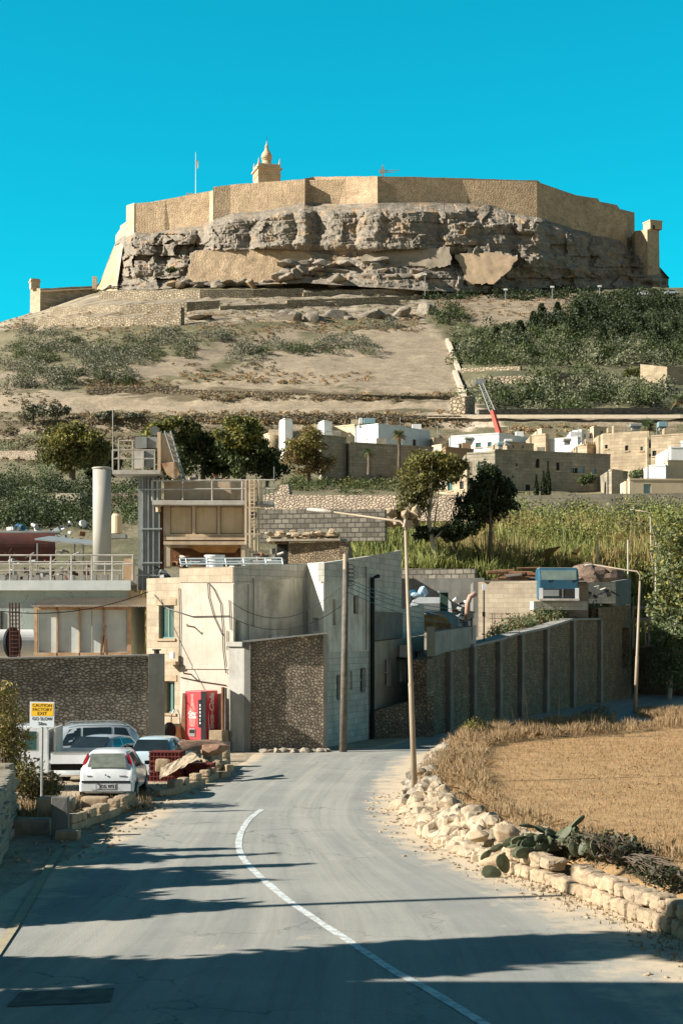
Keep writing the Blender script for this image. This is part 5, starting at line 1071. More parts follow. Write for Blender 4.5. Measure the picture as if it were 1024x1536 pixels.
# ================================================================== VEHICLES
def wheel(root, x, y, r, w, side):
    """x across, y along; side -1/1 = which way the hub faces"""
    t = MB().tube([(x-w/2, y, r), (x-w/2+.02, y, r), (x+w/2-.02, y, r), (x+w/2, y, r)], [r*.92, r, r, r*.92], 22)
    t = part('wheel', t, BLACK, root)
    part('rim', MB().tube([(x+side*(w/2-.02), y, r), (x+side*(w/2+.012), y, r)], [r*.62, r*.55], 16), STEEL, t)
def car(name, label, paint, W, st, wheels, r, zb=.24, win=None, rear_win=None, front_win=None, group=None):
    """st: stations along y (0 rear): (y, belt z, roof z, belt half width, roof half width); rear faces -y"""
    t = thing(name, label, 'car', (0, 0, 0), group)
    rows = []
    for y, zbelt, zr, wb, wr in st:
        zr = max(zr, zbelt+.01)
        half = [(0, zb), (wb*.80, zb), (wb*.97, zb+.07), (wb*1.0, lerp(zb, zbelt, .45)), (wb*1.0, lerp(zb, zbelt, .72)), (wb*.965, zbelt), (lerp(wb*.965, wr, .5)+.012, lerp(zbelt, zr, .5)), (wr*1.0, zr-.045), (wr*.90, zr-.008), (wr*.45, zr+.018), (0, zr+.024)]
        rows.append([Vector((x, y, z)) for x, z in half]+[Vector((-x, y, z)) for x, z in half[-2:0:-1]])
    n = len(rows[0]); vs = [v for r_ in rows for v in r_]; fs = []
    for i in range(len(rows)-1):
        for k in range(n): fs.append((i*n+k, i*n+(k+1) % n, (i+1)*n+(k+1) % n, (i+1)*n+k))
    fs += [tuple(range(n))[::-1], tuple(range((len(rows)-1)*n, len(rows)*n))]
    me_mb = MB().add(vs, fs); b = part('body', me_mb, paint, t, smooth=True)
    md = b.modifiers.new('edge', 'EDGE_SPLIT'); md.split_angle = R(38)
    def side(y, f, s, off=.008):
        yy = [q[0] for q in st]; zbelt = np.interp(y, yy, [q[1] for q in st]); zr = max(np.interp(y, yy, [q[2] for q in st]), zbelt+.01); wb = np.interp(y, yy, [q[3] for q in st]); wr = np.interp(y, yy, [q[4] for q in st])
        z0, z1 = zbelt, zr-.045; x0, x1 = wb*.965, wr; xm = (x0+x1)/2+.012
        x = lerp(x0, xm, f*2) if f < .5 else lerp(xm, x1, f*2-1)
        zm = lerp(zbelt, zr, .5); z = lerp(z0, zm, f*2) if f < .5 else lerp(zm, z1, f*2-1); return Vector((s*(x+off), y, z))
    for s in (-1, 1):
        for quad_ in (win or []):          # list of (y0b, y1b, y0t, y1t)
            y0b, y1b, y0t, y1t = quad_; mb = MB(); prev = None
            for k in range(7):
                f = .06+.86*k/6; a, c = side(lerp(y0b, y0t, k/6), f, s), side(lerp(y1b, y1t, k/6), f, s)
                if prev: mb.quad(prev[0], prev[1], c, a)
                prev = (a, c)
            part('side_window', mb, GLASS, t)
        for y in wheels:
            wb = np.interp(y, [q[0] for q in st], [q[3] for q in st]); x = s*(wb-.085)
            part('wheel_arch', MB().tube([(s*(wb-.2), y, r+.02), (s*(wb+.006), y, r+.02)], r+.065, 22), BLKP, t); wheel(t, x+s*.0, y, r, .2, s)
    return t, side
def screen(t, pts, mat, nm, th=0):
    part(nm, MB().add(pts, [tuple(range(len(pts)))]), mat, t)
# ---- white hatchback, tail towards the camera
st = [(0.0, .62, .63, .70, .60), (.03, .84, .86, .77, .62), (.12, .93, .98, .80, .64), (.20, .97, 1.13, .815, .63), (.34, .97, 1.36, .82, .575), (.46, .96, 1.455, .83, .56), (.9, .94, 1.48, .83, .57), (1.6, .92, 1.48, .83, .58), (2.1, .90, 1.42, .83, .56), (2.75, .88, .99, .82, .62), (3.3, .80, .86, .80, .66), (3.7, .62, .70, .72, .6), (3.84, .40, .55, .6, .5)]
ht_, sd = car('parked_car', 'small white hatchback with tall red tail lamps, nearest parked car', CARW, 1.66, st, (.62, 3.08), .29, .25, win=[(.55, 1.22, .62, 1.22), (1.30, 2.35, 1.30, 1.95)])
screen(ht_, [(-.58, .075, 1.01), (.58, .075, 1.01), (.50, .325, 1.41), (-.50, .325, 1.41)], GLASSP, 'rear_window')
part('seat_back', MB().box((-.28, .42, 1.15), (.2, .06, .2)), BLACK, ht_)
for s in (-1, 1):
    mb = MB(); a = [(s*.60, .165, .78), (s*.72, .17, .80), (s*.765, .20, .95), (s*.72, .28, 1.18), (s*.615, .37, 1.40), (s*.56, .37, 1.40), (s*.62, .20, 1.0)]
    a2 = [(x, y-.03, z) for x, y, z in a]; n = len(a); mb.add(a+a2, [tuple(range(n)), tuple(range(2*n-1, n-1, -1))]+[(i, (i+1) % n, (i+1) % n+n, i+n) for i in range(n)]); part('tail_lamp', mb, LTAN, ht_)
    part('door_mirror', MB().box((s*.93, 2.3, .98), (.16, .09, .12)), BLKP, ht_, bevel=.02)
part('bumper', MB().prism([(-.76, -.075), (.76, -.075), (.82, .08), (-.82, .08)], .29, .585), CARW, ht_, bevel=.03)
part('bumper_strip', MB().box((0, -.08, .60), (1.46, .03, .055)), BLKP, ht_, bevel=.008)
pt = part('number_plate', MB().box((.0, -.085, .455), (.54, .012, .125)), WHITE, ht_); me = text_mesh('JCG 973', .125, bold=.003); me.transform(Matrix.Translation((.02, -.094, .455)) @ Matrix.Rotation(R(90), 4, 'X')); me.materials.clear(); me.materials.append(SIGNB); o = bpy.data.objects.new('plate_lettering', me); C.objects.link(o); o.parent = pt
part('plate_recess', MB().box((0, -.078, .455), (.62, .012, .19)), M('grey_recess', (.36,.38,.38)), ht_)
part('wiper', MB().tube([(-.03, .12, .99), (.10, .15, 1.04), (.45, .16, 1.045)], .016, 5), BLKP, ht_); part('lock', MB().cyl((-.02, .0, .79), (-.02, -.02, .79), .025, 10), BLKP, ht_)
part('badge', MB().box((.48, .005, .76), (.2, .01, .035)), STEELG, ht_); part('badge', MB().box((-.52, .005, .76), (.13, .01, .03)), STEELG, ht_); part('exhaust', MB().cyl((-.1, -.08, .24), (-.1, .2, .24), .03, 8), BLKP, ht_)
part('underbody', MB().box((0, 1.9, .2), (1.3, 3.4, .16)), BLACK, ht_)
ht_.location = (X(160.5, 40.9), 40.8, .0); ht_.rotation_euler = (0, 0, R(0)); ht_.scale = (.86, .86, .86)
# ---- silver estate behind
st = [(0, .7, .72, .78, .66), (.06, 1.0, 1.05, .84, .7), (.25, 1.08, 1.5, .87, .66), (.5, 1.06, 1.70, .88, .64), (1.2, 1.04, 1.75, .89, .66), (2.2, 1.02, 1.73, .89, .66), (2.75, 1.01, 1.62, .89, .63), (3.5, .99, 1.10, .88, .70), (4.2, .88, .95, .85, .72), (4.5, .66, .74, .76, .66), (4.6, .45, .6, .66, .55)]
sv, sd = car('parked_car', 'big silver off-road estate with roof rails behind the flatbed', CARS, 1.8, st, (.8, 3.65), .36, .34, win=[(.35, 1.0, .62, 1.0), (1.1, 2.05, 1.1, 2.05), (2.13, 2.8, 2.13, 2.5)])
for s in (-1, 1): part('roof_rail', MB().tube([(s*.62, .6, 1.72), (s*.64, .8, 1.80), (s*.64, 2.4, 1.78), (s*.62, 2.6, 1.70)], .02, 6), STEEL, sv); part('door_mirror', MB().box((s*1.0, 2.85, 1.12), (.2, .12, .15)), CARS, sv, bevel=.03)
for s in (-1, 1): part('door_handle', MB().box((s*.895, 1.35, .92), (.02, .16, .03)), BLKP, sv)
screen(sv, [(-.66, 3.50, 1.19), (.66, 3.50, 1.19), (.56, 2.86, 1.66), (-.56, 2.86, 1.66)], GLASSP, 'windscreen')
sv.scale = (.9, .9, .9); sv.location = (X(213, 49.5), 49.6, -.05); sv.rotation_euler = (0, 0, R(101))
# ---- pale blue saloon right of the hatchback
st = [(0, .6, .62, .66, .56), (.05, .85, .88, .78, .64), (.5, .92, .98, .82, .66), (1.0, .93, 1.34, .83, .58), (1.4, .92, 1.42, .83, .57), (2.2, .91, 1.41, .83, .57), (2.7, .90, 1.30, .83, .55), (3.2, .88, .96, .82, .62), (3.9, .74, .8, .78, .62), (4.05, .5, .6, .66, .55)]
bs, sd = car('parked_car', 'pale blue parked car behind the red crates', CARB, 1.66, st, (.7, 3.3), .3, .26, win=[(.75, 1.45, 1.02, 1.45), (1.52, 2.9, 1.52, 2.6)])
screen(bs, [(-.64, .50, 1.02), (.64, .50, 1.02), (.52, .95, 1.37), (-.52, .95, 1.37)], GLASS, 'rear_window')
for s in (-1, 1): part('tail_lamp', MB().box((s*.66, .02, .74), (.2, .06, .14)), LTAN, bs)
bs.location = (X(219, 46.6), 46.6, -.06); bs.rotation_euler = (0, 0, R(-7)); bs.scale = (.88, .88, .88)
# ---- silver small car seen over the flatbed
st = [(0, .55, .6, .62, .52), (.1, .78, .8, .76, .62), (.7, .86, .9, .82, .66), (1.2, .93, 1.2, .83, .62), (1.55, .93, 1.42, .83, .58), (2.3, .93, 1.46, .83, .58), (3.0, .94, 1.40, .83, .57), (3.5, .92, 1.15, .81, .6), (3.8, .7, .75, .72, .6)]
sl, sd = car('parked_car', 'small silver car partly hidden behind the white flatbed', CARS, 1.66, st, (.7, 3.1), .29, .26, win=[(1.35, 2.1, 1.68, 2.1), (2.18, 3.2, 2.18, 2.9)])
screen(sl, [(-.66, .68, .95), (.66, .68, .95), (.55, 1.49, 1.445), (-.55, 1.49, 1.445)], GLASS, 'windscreen')
sl.scale = (.88, .88, .88); sl.location = (X(106, 45.6), 45.9, -.02); sl.rotation_euler = (0, 0, R(-20))
# ---- white flatbed truck
fb_ = thing('flatbed_truck', 'old white crew-cab flatbed truck half hidden by bushes behind the road sign', 'truck', (0, 0, 0))
pr = [(0, .55), (0, 1.15), (.12, 1.25), (.22, 1.92), (.32, 1.98), (2.05, 1.98), (2.12, 1.9), (2.12, .55)]
mb = MB(); n = len(pr)
for yy in (0, 1.7): pass
mb.add([(x, 0, z) for x, z in pr]+[(x, 1.7, z) for x, z in pr], [tuple(range(n)), tuple(range(2*n-1, n-1, -1))]+[(i, i+n, (i+1) % n+n, (i+1) % n) for i in range(n)]); part('cab', mb, CARW, fb_, bevel=.04)
part('side_window', MB().box((.72, -.004, 1.58), (.62, .02, .46)), GLASSP, fb_, bevel=.0); part('side_window', MB().box((1.52, -.004, 1.54), (.44, .02, .56)), GLASSG, fb_)
part('door_gap', MB().box((1.13, -.003, 1.2), (.02, .012, 1.2)), BLKP, fb_)
part('bed', MB().box((3.35, .85, .92), (2.3, 1.8, .06)), STEELL, fb_); part('side_board', MB().box((3.35, -.04, 1.02), (2.3, .05, .36)), CARW, fb_, bevel=.01); part('side_board', MB().box((3.35, 1.74, 1.02), (2.3, .05, .36)), CARW, fb_)
part('tail_board', MB().box((4.53, .85, 1.02), (.05, 1.8, .36)), CARW, fb_); part('board_rail', MB().box((3.35, -.07, 1.19), (2.3, .03, .04)), STEELG, fb_); part('headboard', MB().box((2.3, .85, 1.45), (.06, 1.6, .95)), STEELL, fb_)
part('chassis', MB().box((2.5, .85, .68), (3.9, .7, .16)), BLACK, fb_); part('side_guard', MB().box((3.2, .02, .48), (1.5, .04, .05)), STEELL, fb_); part('side_guard', MB().box((3.9, .02, .62), (.04, .04, .4)), STEELL, fb_)
for x in (.95, 3.9):
    for y, s in ((.1, -1), (1.6, 1)):
        tw_ = part('wheel', MB().tube([(x, y-.1, .34), (x, y+.1, .34)], .34, 20), BLACK, fb_); part('rim', MB().tube([(x, y+s*.09, .34), (x, y+s*.115, .34)], [.2, .18], 14), STEEL, tw_)
fb_.location = (X(-25, 43.6), 43.3, .0); fb_.rotation_euler = (0, 0, R(2))
for o_ in (fb_,): o_.scale = (.86, .9, .9)
# parked cars far up by the citadel road
def farcar(label, px, py, d, mat, rz):
    t = thing('parked_car', label, 'car', P(px, py, d)); l = t.location
    mb = MB(); pr = [(-2.1, .3), (-2.1, .85), (-1.3, .95), (-.9, 1.45), (.9, 1.45), (1.5, .95), (2.1, .8), (2.1, .3)]; n = len(pr)
    mb.add([(l.x+x, l.y, l.z+z) for x, z in pr]+[(l.x+x, l.y+1.7, l.z+z) for x, z in pr], [tuple(range(n)), tuple(range(2*n-1, n-1, -1))]+[(i, i+n, (i+1) % n+n, (i+1) % n) for i in range(n)]); part('body', mb, mat, t, bevel=.08)
    part('side_window', MB().quad(l+Vector((-1.1, -.02, .97)), l+Vector((1.3, -.02, .97)), l+Vector((.85, -.02, 1.38)), l+Vector((-.85, -.02, 1.38))), GLASS, t)
    for x in (-1.35, 1.35): part('wheel', MB().cyl(l+Vector((x, -.03, .32)), l+Vector((x, .2, .32)), .32, 14), BLACK, t)
farcar('tiny white car parked on the citadel approach road at far right', 966, 443, 505, CARW, 0)
farcar('tiny dark car at the right picture edge below the citadel turret', 1007, 441, 505, CARS, 0)
# ================================================================== SIGN
sg = thing('road_sign', 'yellow and white factory exit warning sign on a thin steel post', 'sign', (0, 0, 0))
ds = 37.5; us = ds/F; sw, shh = 38*us, 38*us; zt = Z(1053, ds); zbm = Z(1091, ds); cz = (zt+zbm)/2
part('post', MB().tube([(0, .03, -.1), (0, .03, zt-.05)], .028, 10), STEEL, sg)
bd_ = part('board', MB().box((0, 0, cz), (sw, .012, shh)), SIGNW, sg)
def sp_(nm, x0, x1, z0, z1, mat, y=-.009): return part(nm, MB().box(((x0+x1)/2*sw, y, cz+(z0+z1)/2*shh), ((x1-x0)*sw, .004, (z1-z0)*shh)), mat, sg)
sp_('yellow_field', -.44, .46, -.06, .45, YEL)
for txt, zc, sz in (('CAUTION', .355, .19), ('FACTORY', .19, .19), ('EXIT', .035, .19), ('GO SLOW', -.17, .19), ('50m', -.365, .19)):
    text_part(txt, sz*shh*.92, SIGNB, sg, Matrix.Translation((.01*sw, -.013, cz+zc*shh)) @ Matrix.Rotation(R(90), 4, 'X') @ Matrix.Scale(1.02 if len(txt) > 4 else 1.1, 4, (1, 0, 0)), bold=0)
sg.location = (X(61.5, ds), ds, 0); sg.rotation_euler = (0, R(.6), R(-8))
# ================================================================== LAMPS AND POLES
def lamp(label, base, top, arm, head, r0, r1, d2=None):
    t = thing('street_lamp', label, 'street lamp', base, 'street lamps along the lane'); part('pole', MB().tube([base, lerp(base, top, .42), lerp(base, top, .425), top], [r0, r0*.86, r0*.74, r1], 14), POLE, t, smooth=True)
    part('base_collar', MB().tube([lerp(base, top, .415), lerp(base, top, .43)], r0*.92, 14), POLE, t); part('arm', MB().tube(arm, [r1*.8]*(len(arm)-1)+[r1*.5], 10), POLE, t, smooth=True)
    a, b = head; v = (b-a); mb = MB(); mb.tube([a, a+v*.12, a+v*.35, a+v*.85, b], [.025, .045, .06, .05, .02], 12); part('lantern', mb, STEELL, t, smooth=True); return t
b0 = Vector((X(622, 41.8), 41.8, 0)); t0 = Vector((X(608, 41.8), 41.8, Z(796, 41.8)))
l1 = lamp('tallest street lamp, tan pole at the verge of the bend', b0, t0, [t0, t0+Vector((0, 0, .12)), P(600, 782, 41.9), P(500, 768, 42.6)], (P(500, 768, 42.6), P(460, 764, 42.9)), .08, .04)
part('bracket_head', MB().box(P(611, 786, 41.85), (.2, .16, .2), rz=.3, ry=.2), POLE, l1)
b0 = Vector((X(952, 82), 82, .2)); t0 = Vector((X(959.5, 82), 82, Z(872, 82)))
lamp('pale curved-arm street lamp standing beyond the mown field', b0, t0, [t0, P(959.5, 862, 82), P(955, 857, 82), P(940, 855.5, 82.3), P(890, 847, 83)], (P(890, 847, 83), P(876, 848, 83)), .10, .055)
b0 = T(978, 128); t0 = P(975, 775, 128)
lamp('distant street lamp rising out of the green reeds', b0, t0, [t0, P(974.5, 769, 128), P(970, 768, 128), P(952, 765, 128.5)], (P(952, 765, 128.5), P(945, 764.5, 128.5)), .10, .055)
up_ = thing('utility_pole', 'dark timber utility pole with cable racks in front of the house', 'utility pole', (X(514.5, 57.6), 57.6, 0)); b0 = up_.location.copy(); t0 = P(518.5, 831, 58.0)
part('pole', MB().tube([b0, lerp(b0, t0, .92)], [.14, .10], 12), WOOD, up_, smooth=True); part('pole_top', MB().tube([lerp(b0, t0, .921), t0], .10, 12), POLE, up_)
mb = MB()
for k in range(5): q = P(523, 850+k*6, 57.9); mb.tube([q+Vector((-.12, 0, .05)), q+Vector((.12, 0, .08)), q+Vector((.22, 0, -.02)), q+Vector((.12, 0, -.12)), q+Vector((-.1, 0, -.08))], .014, 5)
part('cable_rack', mb, BLKP, up_); part('insulator', MB().box(P(522, 862, 57.85), (.06, .08, .9)), BLKP, up_)
def cable(label, pts, sag, r=.013):
    a, b = pts; k = 14; mb = MB().tube([a.lerp(b, i/k)+Vector((0, 0, -sag*4*(i/k)*(1-i/k))) for i in range(k+1)], r, 5); return single('overhead_cable', mb, BLKP, label, 'cable', 'overhead cables')
for i, (y0, y1) in enumerate(((868, 914), (873, 920), (880, 928), (888, 936))):
    cable(['topmost', 'second', 'third', 'lowest'][i]+' of four cables running right from the utility pole', (P(521, y0, 57.9), P(690, y1, 76)), .25)
cable('cable sagging left from the utility pole across the house front', (P(517, 872, 57.9), P(349, 905, 58.8)), .9)
cable('cable dropping from the house corner over the tin shed', (P(222, 888, 61), P(0, 917, 57)), .35, .018)
cable('cable from the wall hook to the utility pole, lower curve', (P(345, 925, 58.6), P(517, 905, 57.9)), .7)
def post(label, px, y0, y1, d, r=.06, cat='post', name='thin_post'):
    return single(name, MB().tube([P(px, y1, d), P(px, y0, d)], r, 6), STEELL, label, cat, 'thin posts by the reeds')
post('thin pale post just right of the blue truck cab', 941.5, 810, 872, 112); post('short pale post in the reeds left of the tall post', 896, 816, 848, 125)
post('tall thin post beside the leafy green roadside tree', 983, 812, 900, 110)
gf = thing('gateway', 'pale pinkish gate frame on a low wall beside the leafy tree', 'gateway', P(965, 975, 112))
mb = MB(); PK = M('pink_concrete', (.48,.36,.28), (.36,.27,.21), scale=2)
for x in (949, 973): mb.tube([P(x, 972, 112), P(x, 912, 112)], .09, 5)
mb.tube([P(948, 912, 112), P(985, 912, 112)], .1, 5); mb.tube([P(948, 930, 112), P(985, 928, 112)], .12, 5); mb.tube([P(965, 930, 112), P(968, 968, 112)], .07, 5); part('frame', mb, PK, gf); part('low_wall', wall(pxd(948, 113), pxd(1060, 108), -.1, Z(974, 113), Z(960, 108), .5), RUBD, gf); part('coping', wall(pxd(948, 112.9), pxd(1060, 107.9), Z(974, 113)+.003, Z(971, 113), Z(957, 108), .6, z0b=Z(960, 108)+.003), PK, gf)
for i, (px, py, d) in enumerate(((758, 463, 490), (828, 459, 500), (899, 458, 505), (637, 440, 500))):
    t = thing('street_lamp', ['small lamp post above the dry grass slope', 'small lamp post on the shaded slope right of the dry grass', 'rightmost small lamp post under the citadel rock', 'small lamp post where the rock walls end'][i], 'street lamp', P(px, py, d), 'lamp posts below the citadel')
    part('pole', MB().tube([P(px, py+3, d), P(px, py-27, d)], .12, 5), STEEL, t); part('lantern', MB().box(P(px, py-29, d), (1.1, .6, .5)), WHITE, t)
# ================================================================== LOOSE STONES, KERBS, CRATES
def stones(name, label, cat, line, n, hgt, size, mat, rows=2, root=None):
    """short dry wall of individually laid blocks along px,py ground points"""
    pts = [G(*p) for p in line]; mb = MB(); tot = [0]
    for a, b in zip(pts, pts[1:]): tot.append(tot[-1]+(b-a).length)
    for r_ in range(rows):
        u = rnd(0, .1)
        while u < tot[-1]-size*.4:
            i = max(k for k in range(len(tot)) if tot[k] <= u); i = min(i, len(pts)-2); t = (u-tot[i])/(tot[i+1]-tot[i]); q = pts[i].lerp(pts[i+1], min(t, 1)); dr = (pts[i+1]-pts[i]).normalized(); l = size*rnd(.7, 1.25); h = hgt*rnd(.85, 1.05)
            if (r_ == 0 and random.random() > .06) or random.random() > .4: 
                st_ = len(mb.v); mb.rock((q.x, q.y, 0), (1, 1, 1), .10, 2, .92); m_ = Matrix.Rotation(math.atan2(dr.y, dr.x)+rnd(-.08, .08), 3, 'Z'); c0 = Vector((q.x+dr.x*l/2, q.y+dr.y*l/2, hgt*(r_+.5)))
                v_, f_ = cubeball(5); o_ = Vector((rnd(-99, 99), 0, 0)); out = []
                for w_ in v_:
                    w2 = Vector(w_)*.94*(1+.08*noise.noise(Vector(w_)*1.5+o_)); out.append(c0+m_ @ Vector((w2.x*l*.56, w2.y*size*.42, w2.z*h*.58)))
                mb.v[st_:] = [tuple(x) for x in out]
            u += l
    return single(name, mb, mat, label, cat)
stones('kerb_wall', 'low wall of pale blocks beside the hatchback and the sign', 'wall', [(100, 1250), (120, 1243), (165, 1226), (198, 1210)], 9, .19, .34, STONE, 2)
stones('kerb_wall', 'low wall of pale blocks below the red crates', 'wall', [(232, 1196), (262, 1192), (300, 1178), (322, 1168), (344, 1166)], 9, .19, .34, STONE, 2)
stones('kerb_wall', 'short line of pale blocks nearest the house corner', 'wall', [(300, 1162), (325, 1158), (338, 1150)], 9, .3, .42, STONE, 2)
k_ = 0
for px, py, sx_, sy_, sz_, rz, lab, m_ in ((74, 1240, .5, .35, .34, .2, 'pale block balanced on rubble under the sign post', STONE), (90, 1256, .36, .14, .85, .1, 'upright grey slab at the end of the block row', CONCD), (102, 1260, .45, .3, .2, -.1, 'small pale block lying alone at the road edge', STONE), (50, 1252, .8, .4, .34, -.2, 'long grey stone lying in shadow below the sign', STONEG), (143, 1219, .6, .3, .2, .05, 'large flat block on top of the row behind the hatchback', STONE), (245, 1172, .4, .4, .34, .1, 'square pale block stacked left of the netting', STONE), (278, 1160, .5, .4, .4, .5, 'tilted pale block leaning against the red crates', STONE), (318, 1143, .36, .3, .55, .2, 'tall pale block at the end of the crates', STONE), (67, 1228, .4, .5, .25, .8, 'half buried stone behind the balanced block', STONEG), (84, 1222, .8, .5, .4, .3, 'grey block behind the upright slab', STONEG)):
    q = G(px, py); z0 = .3 if k_ in (0, 5) else (.17 if k_ == 4 else 0)
    mb = MB().box((0, 0, 0), (1, 1, 1)); o = single('loose_block', MB().rock((q.x, q.y, z0+sz_/2), (sx_*.62, sy_*.62, sz_*.62), .08, 3, .93) if k_ != 1 else MB().box((q.x, q.y, sz_/2), (sx_, sy_, sz_), jit=.015), m_, lab, 'block', 'loose blocks by the parking area', bevel=.015 if k_ == 1 else 0); k_ += 1
# red crates, tarp, netting
rc_ = thing('crate_stack', 'stack of dark red plastic crates beside the parked cars', 'crates', G(262, 1168))
q = G(255, 1172); rz = -.12
def crate(cx, cy, z0, l, w_, h):
    c_ = part('crate', MB().box((cx, cy, z0+h/2), (l*.97, w_*.97, h*.94), rz=rz), REDC, rc_)
    mb = MB(); M_ = Matrix.Rotation(rz, 3, 'Z')
    for k in range(9): v = M_ @ Vector((-l/2+l*(k+.5)/9, -w_/2-.0, 0)); mb.box((cx+v.x, cy+v.y, z0+h/2), (.02, .03, h*.9), rz=rz)
    for zz in (.06, .5, .94): v = M_ @ Vector((0, -w_/2, 0)); mb.box((cx+v.x, cy+v.y, z0+h*zz), (l, .035, .03), rz=rz)
    part('crate_ribs', mb, REDC, c_)
for z_ in (0, .3, .58): crate(q.x-.1, q.y+.2, z_, .95, .7, .29)
crate(q.x+.85, q.y+.55, 0, .8, .6, .5)
tp = single('sacking', MB().rock((q.x+.9, q.y+.3, 1.04), (1.0, .35, .10), .5, 3, .3).rock((q.x+1.3, q.y+.05, .9), (.4, .2, .2), .5, 3, .3), M('brown_sacking', (.34,.20,.13), (.22,.13,.08), scale=4, bump=.6, bs=10), 'brown crumpled sacking draped on the red crates', 'sacking')
mb = MB(); vs = []; nn_ = 14
for i in range(nn_):
    for j in range(7):
        u, v = i/(nn_-1), j/6; vs.append((q.x-.25+u*1.2, q.y-.55+v*.35+.05*noise.noise(Vector((i, j, 0))*.5), .45+.62*u*(1-v*.2)-.35*(1-v)+.08*noise.noise(Vector((i*.6, j*.6, 3)))))
mb.add(vs, [(i*7+j, (i+1)*7+j, (i+1)*7+j+1, i*7+j+1) for i in range(nn_-1) for j in range(6)]); single('net_cover', mb, M('straw_net', (.46,.38,.27), (.24,.19,.13), scale=9, bump=.7, bs=30), 'straw coloured netting slumped in front of the red crates', 'netting')
mb = MB()
for i in range(40): g_ = G(rnd(250, 330), 1166); mb.rock((g_.x, g_.y+rnd(-.4, .6), rnd(.05, .4)), (rnd(.1, .28), rnd(.1, .22), rnd(.07, .18)), .3, 2, .7)
single('stone_heap', mb, STONE, 'heap of broken pale stones under the netting', 'stones')
# left dry stone wall at the picture edge
dw = thing('dry_stone_wall', 'dark dry stone wall at the lower left picture edge', 'wall', (X(0, 33), 33, 0)); mb = MB()
for r_ in range(6):
    for k in range(13):
        yy = 29.5+k*.55+rnd(-.05, .05)+(r_ % 2)*.25; xx = -.2133*yy+.05+.10*(1-r_/6)-.0*k+(36-yy)*-.06; mb.rock((xx+rnd(-.06, .06), yy, .12+r_*.2), (.27, .27, .108), .14, 2, .9)
    for k in range(3): mb.rock((-.2133*36.4-.5*k, 36.5, .14+r_*.215), (.3, .26, .125), .1, 2, .9)
part('courses', mb, STONEG, dw); part('core', MB().box((-8.35, 33, .6), (.9, 6.6, 1.1), rz=.12), STONEG, dw)
# collapsed rubble bank and the block wall on the right
mb = MB(); LN = [(1.62, 39.5), (1.75, 35), (2.2, 32.2), (2.75, 30), (3.15, 28.8)]; 
for i in range(620):
    u = random.random(); t = u*(len(LN)-1); k = min(int(t), len(LN)-2); a, b = Vector(LN[k]), Vector(LN[k+1]); c = a.lerp(b, t-k); dn = rnd(-.15, .75); s_ = .055+.15*random.random()**2.2*(1.15-.3*u)+.02
    n_ = Vector((b-a)); n_ = Vector((-n_.y, n_.x)).normalized(); c = c+n_*dn*(-1 if n_.x < 0 else 1)
    mb.rock((c.x, c.y, max(0, dn)*.62+s_*.4), (s_*rnd(.9, 1.5), s_, s_*rnd(.6, .95)), .3, 2, rnd(.3, .9))
single('rubble_bank', mb, M('rubble_stone', (.52,.41,.28), (.30,.24,.165), scale=2.2, bump=.8, bs=9, bd=.04, stain=.7, scol=(.16,.14,.10)), 'collapsed bank of broken pale rubble along the field edge', 'rubble')
mb = MB()
for i in range(150):
    u = random.random(); y = lerp(40, 56, u); x = np.interp(y, [38.9, 44.9, 50.5, 55.8], [1.62, 1.9, 2.45, 3.2]); dn = rnd(-.1, .7); s_ = rnd(.08, .22); mb.rock((x+dn, y, max(0, dn)*.7+s_*.4), (s_*1.3, s_, s_*.7), .3, 2, .5)
single('rubble_bank', mb, STONEG, 'scattered stones along the field edge behind the tall lamp', 'rubble', kind='stuff')
wl = thing('block_wall', 'low wall of big pale limestone blocks along the mown field', 'wall', (4.2, 25, 0)); base = [(2.95, 28.9), (3.5, 27.6), (3.95, 26.0), (4.45, 24.2), (4.85, 22.6), (5.2, 20.8), (5.5, 19)]
seg = [Vector((*p, 0)) for p in base]
for r_ in range(2):
    u = rnd(0, .2); L_ = [0]
    for a, b in zip(seg, seg[1:]): L_.append(L_[-1]+(b-a).length)
    while u < L_[-1]-.3:
        i = min(max(k for k in range(len(L_)) if L_[k] <= u), len(seg)-2); q = seg[i].lerp(seg[i+1], (u-L_[i])/(L_[i+1]-L_[i])); dr = (seg[i+1]-seg[i]).normalized(); l = rnd(.24, .44); h = .235+rnd(-.05, .035)
        if not (r_ == 1 and random.random() < .14):
            c0 = Vector((q.x+dr.x*l/2+r_*.04, q.y+dr.y*l/2,   .12+r_*.24+rnd(-.015, .015))); m_ = Matrix.Rotation(math.atan2(dr.y, dr.x)+rnd(-.22, .22), 3, 'Z') @ Matrix.Rotation(rnd(-.1, .1), 3, 'Y'); v_, f_ = cubeball(7, 6); o_ = Vector((rnd(-99, 99), 0, 0)); out = []
            for w_ in v_:
                w2 = Vector(w_)*.95; w2 = w2*(1+.2*noise.noise(w2*1.1+o_)+.08*noise.noise(w2*4+o_)); out.append(c0+m_ @ Vector((w2.x*l*.51, w2.y*.19, w2.z*h*.54)))
            part('block', MB().add(out, f_), STONE, wl)
        u += l
    
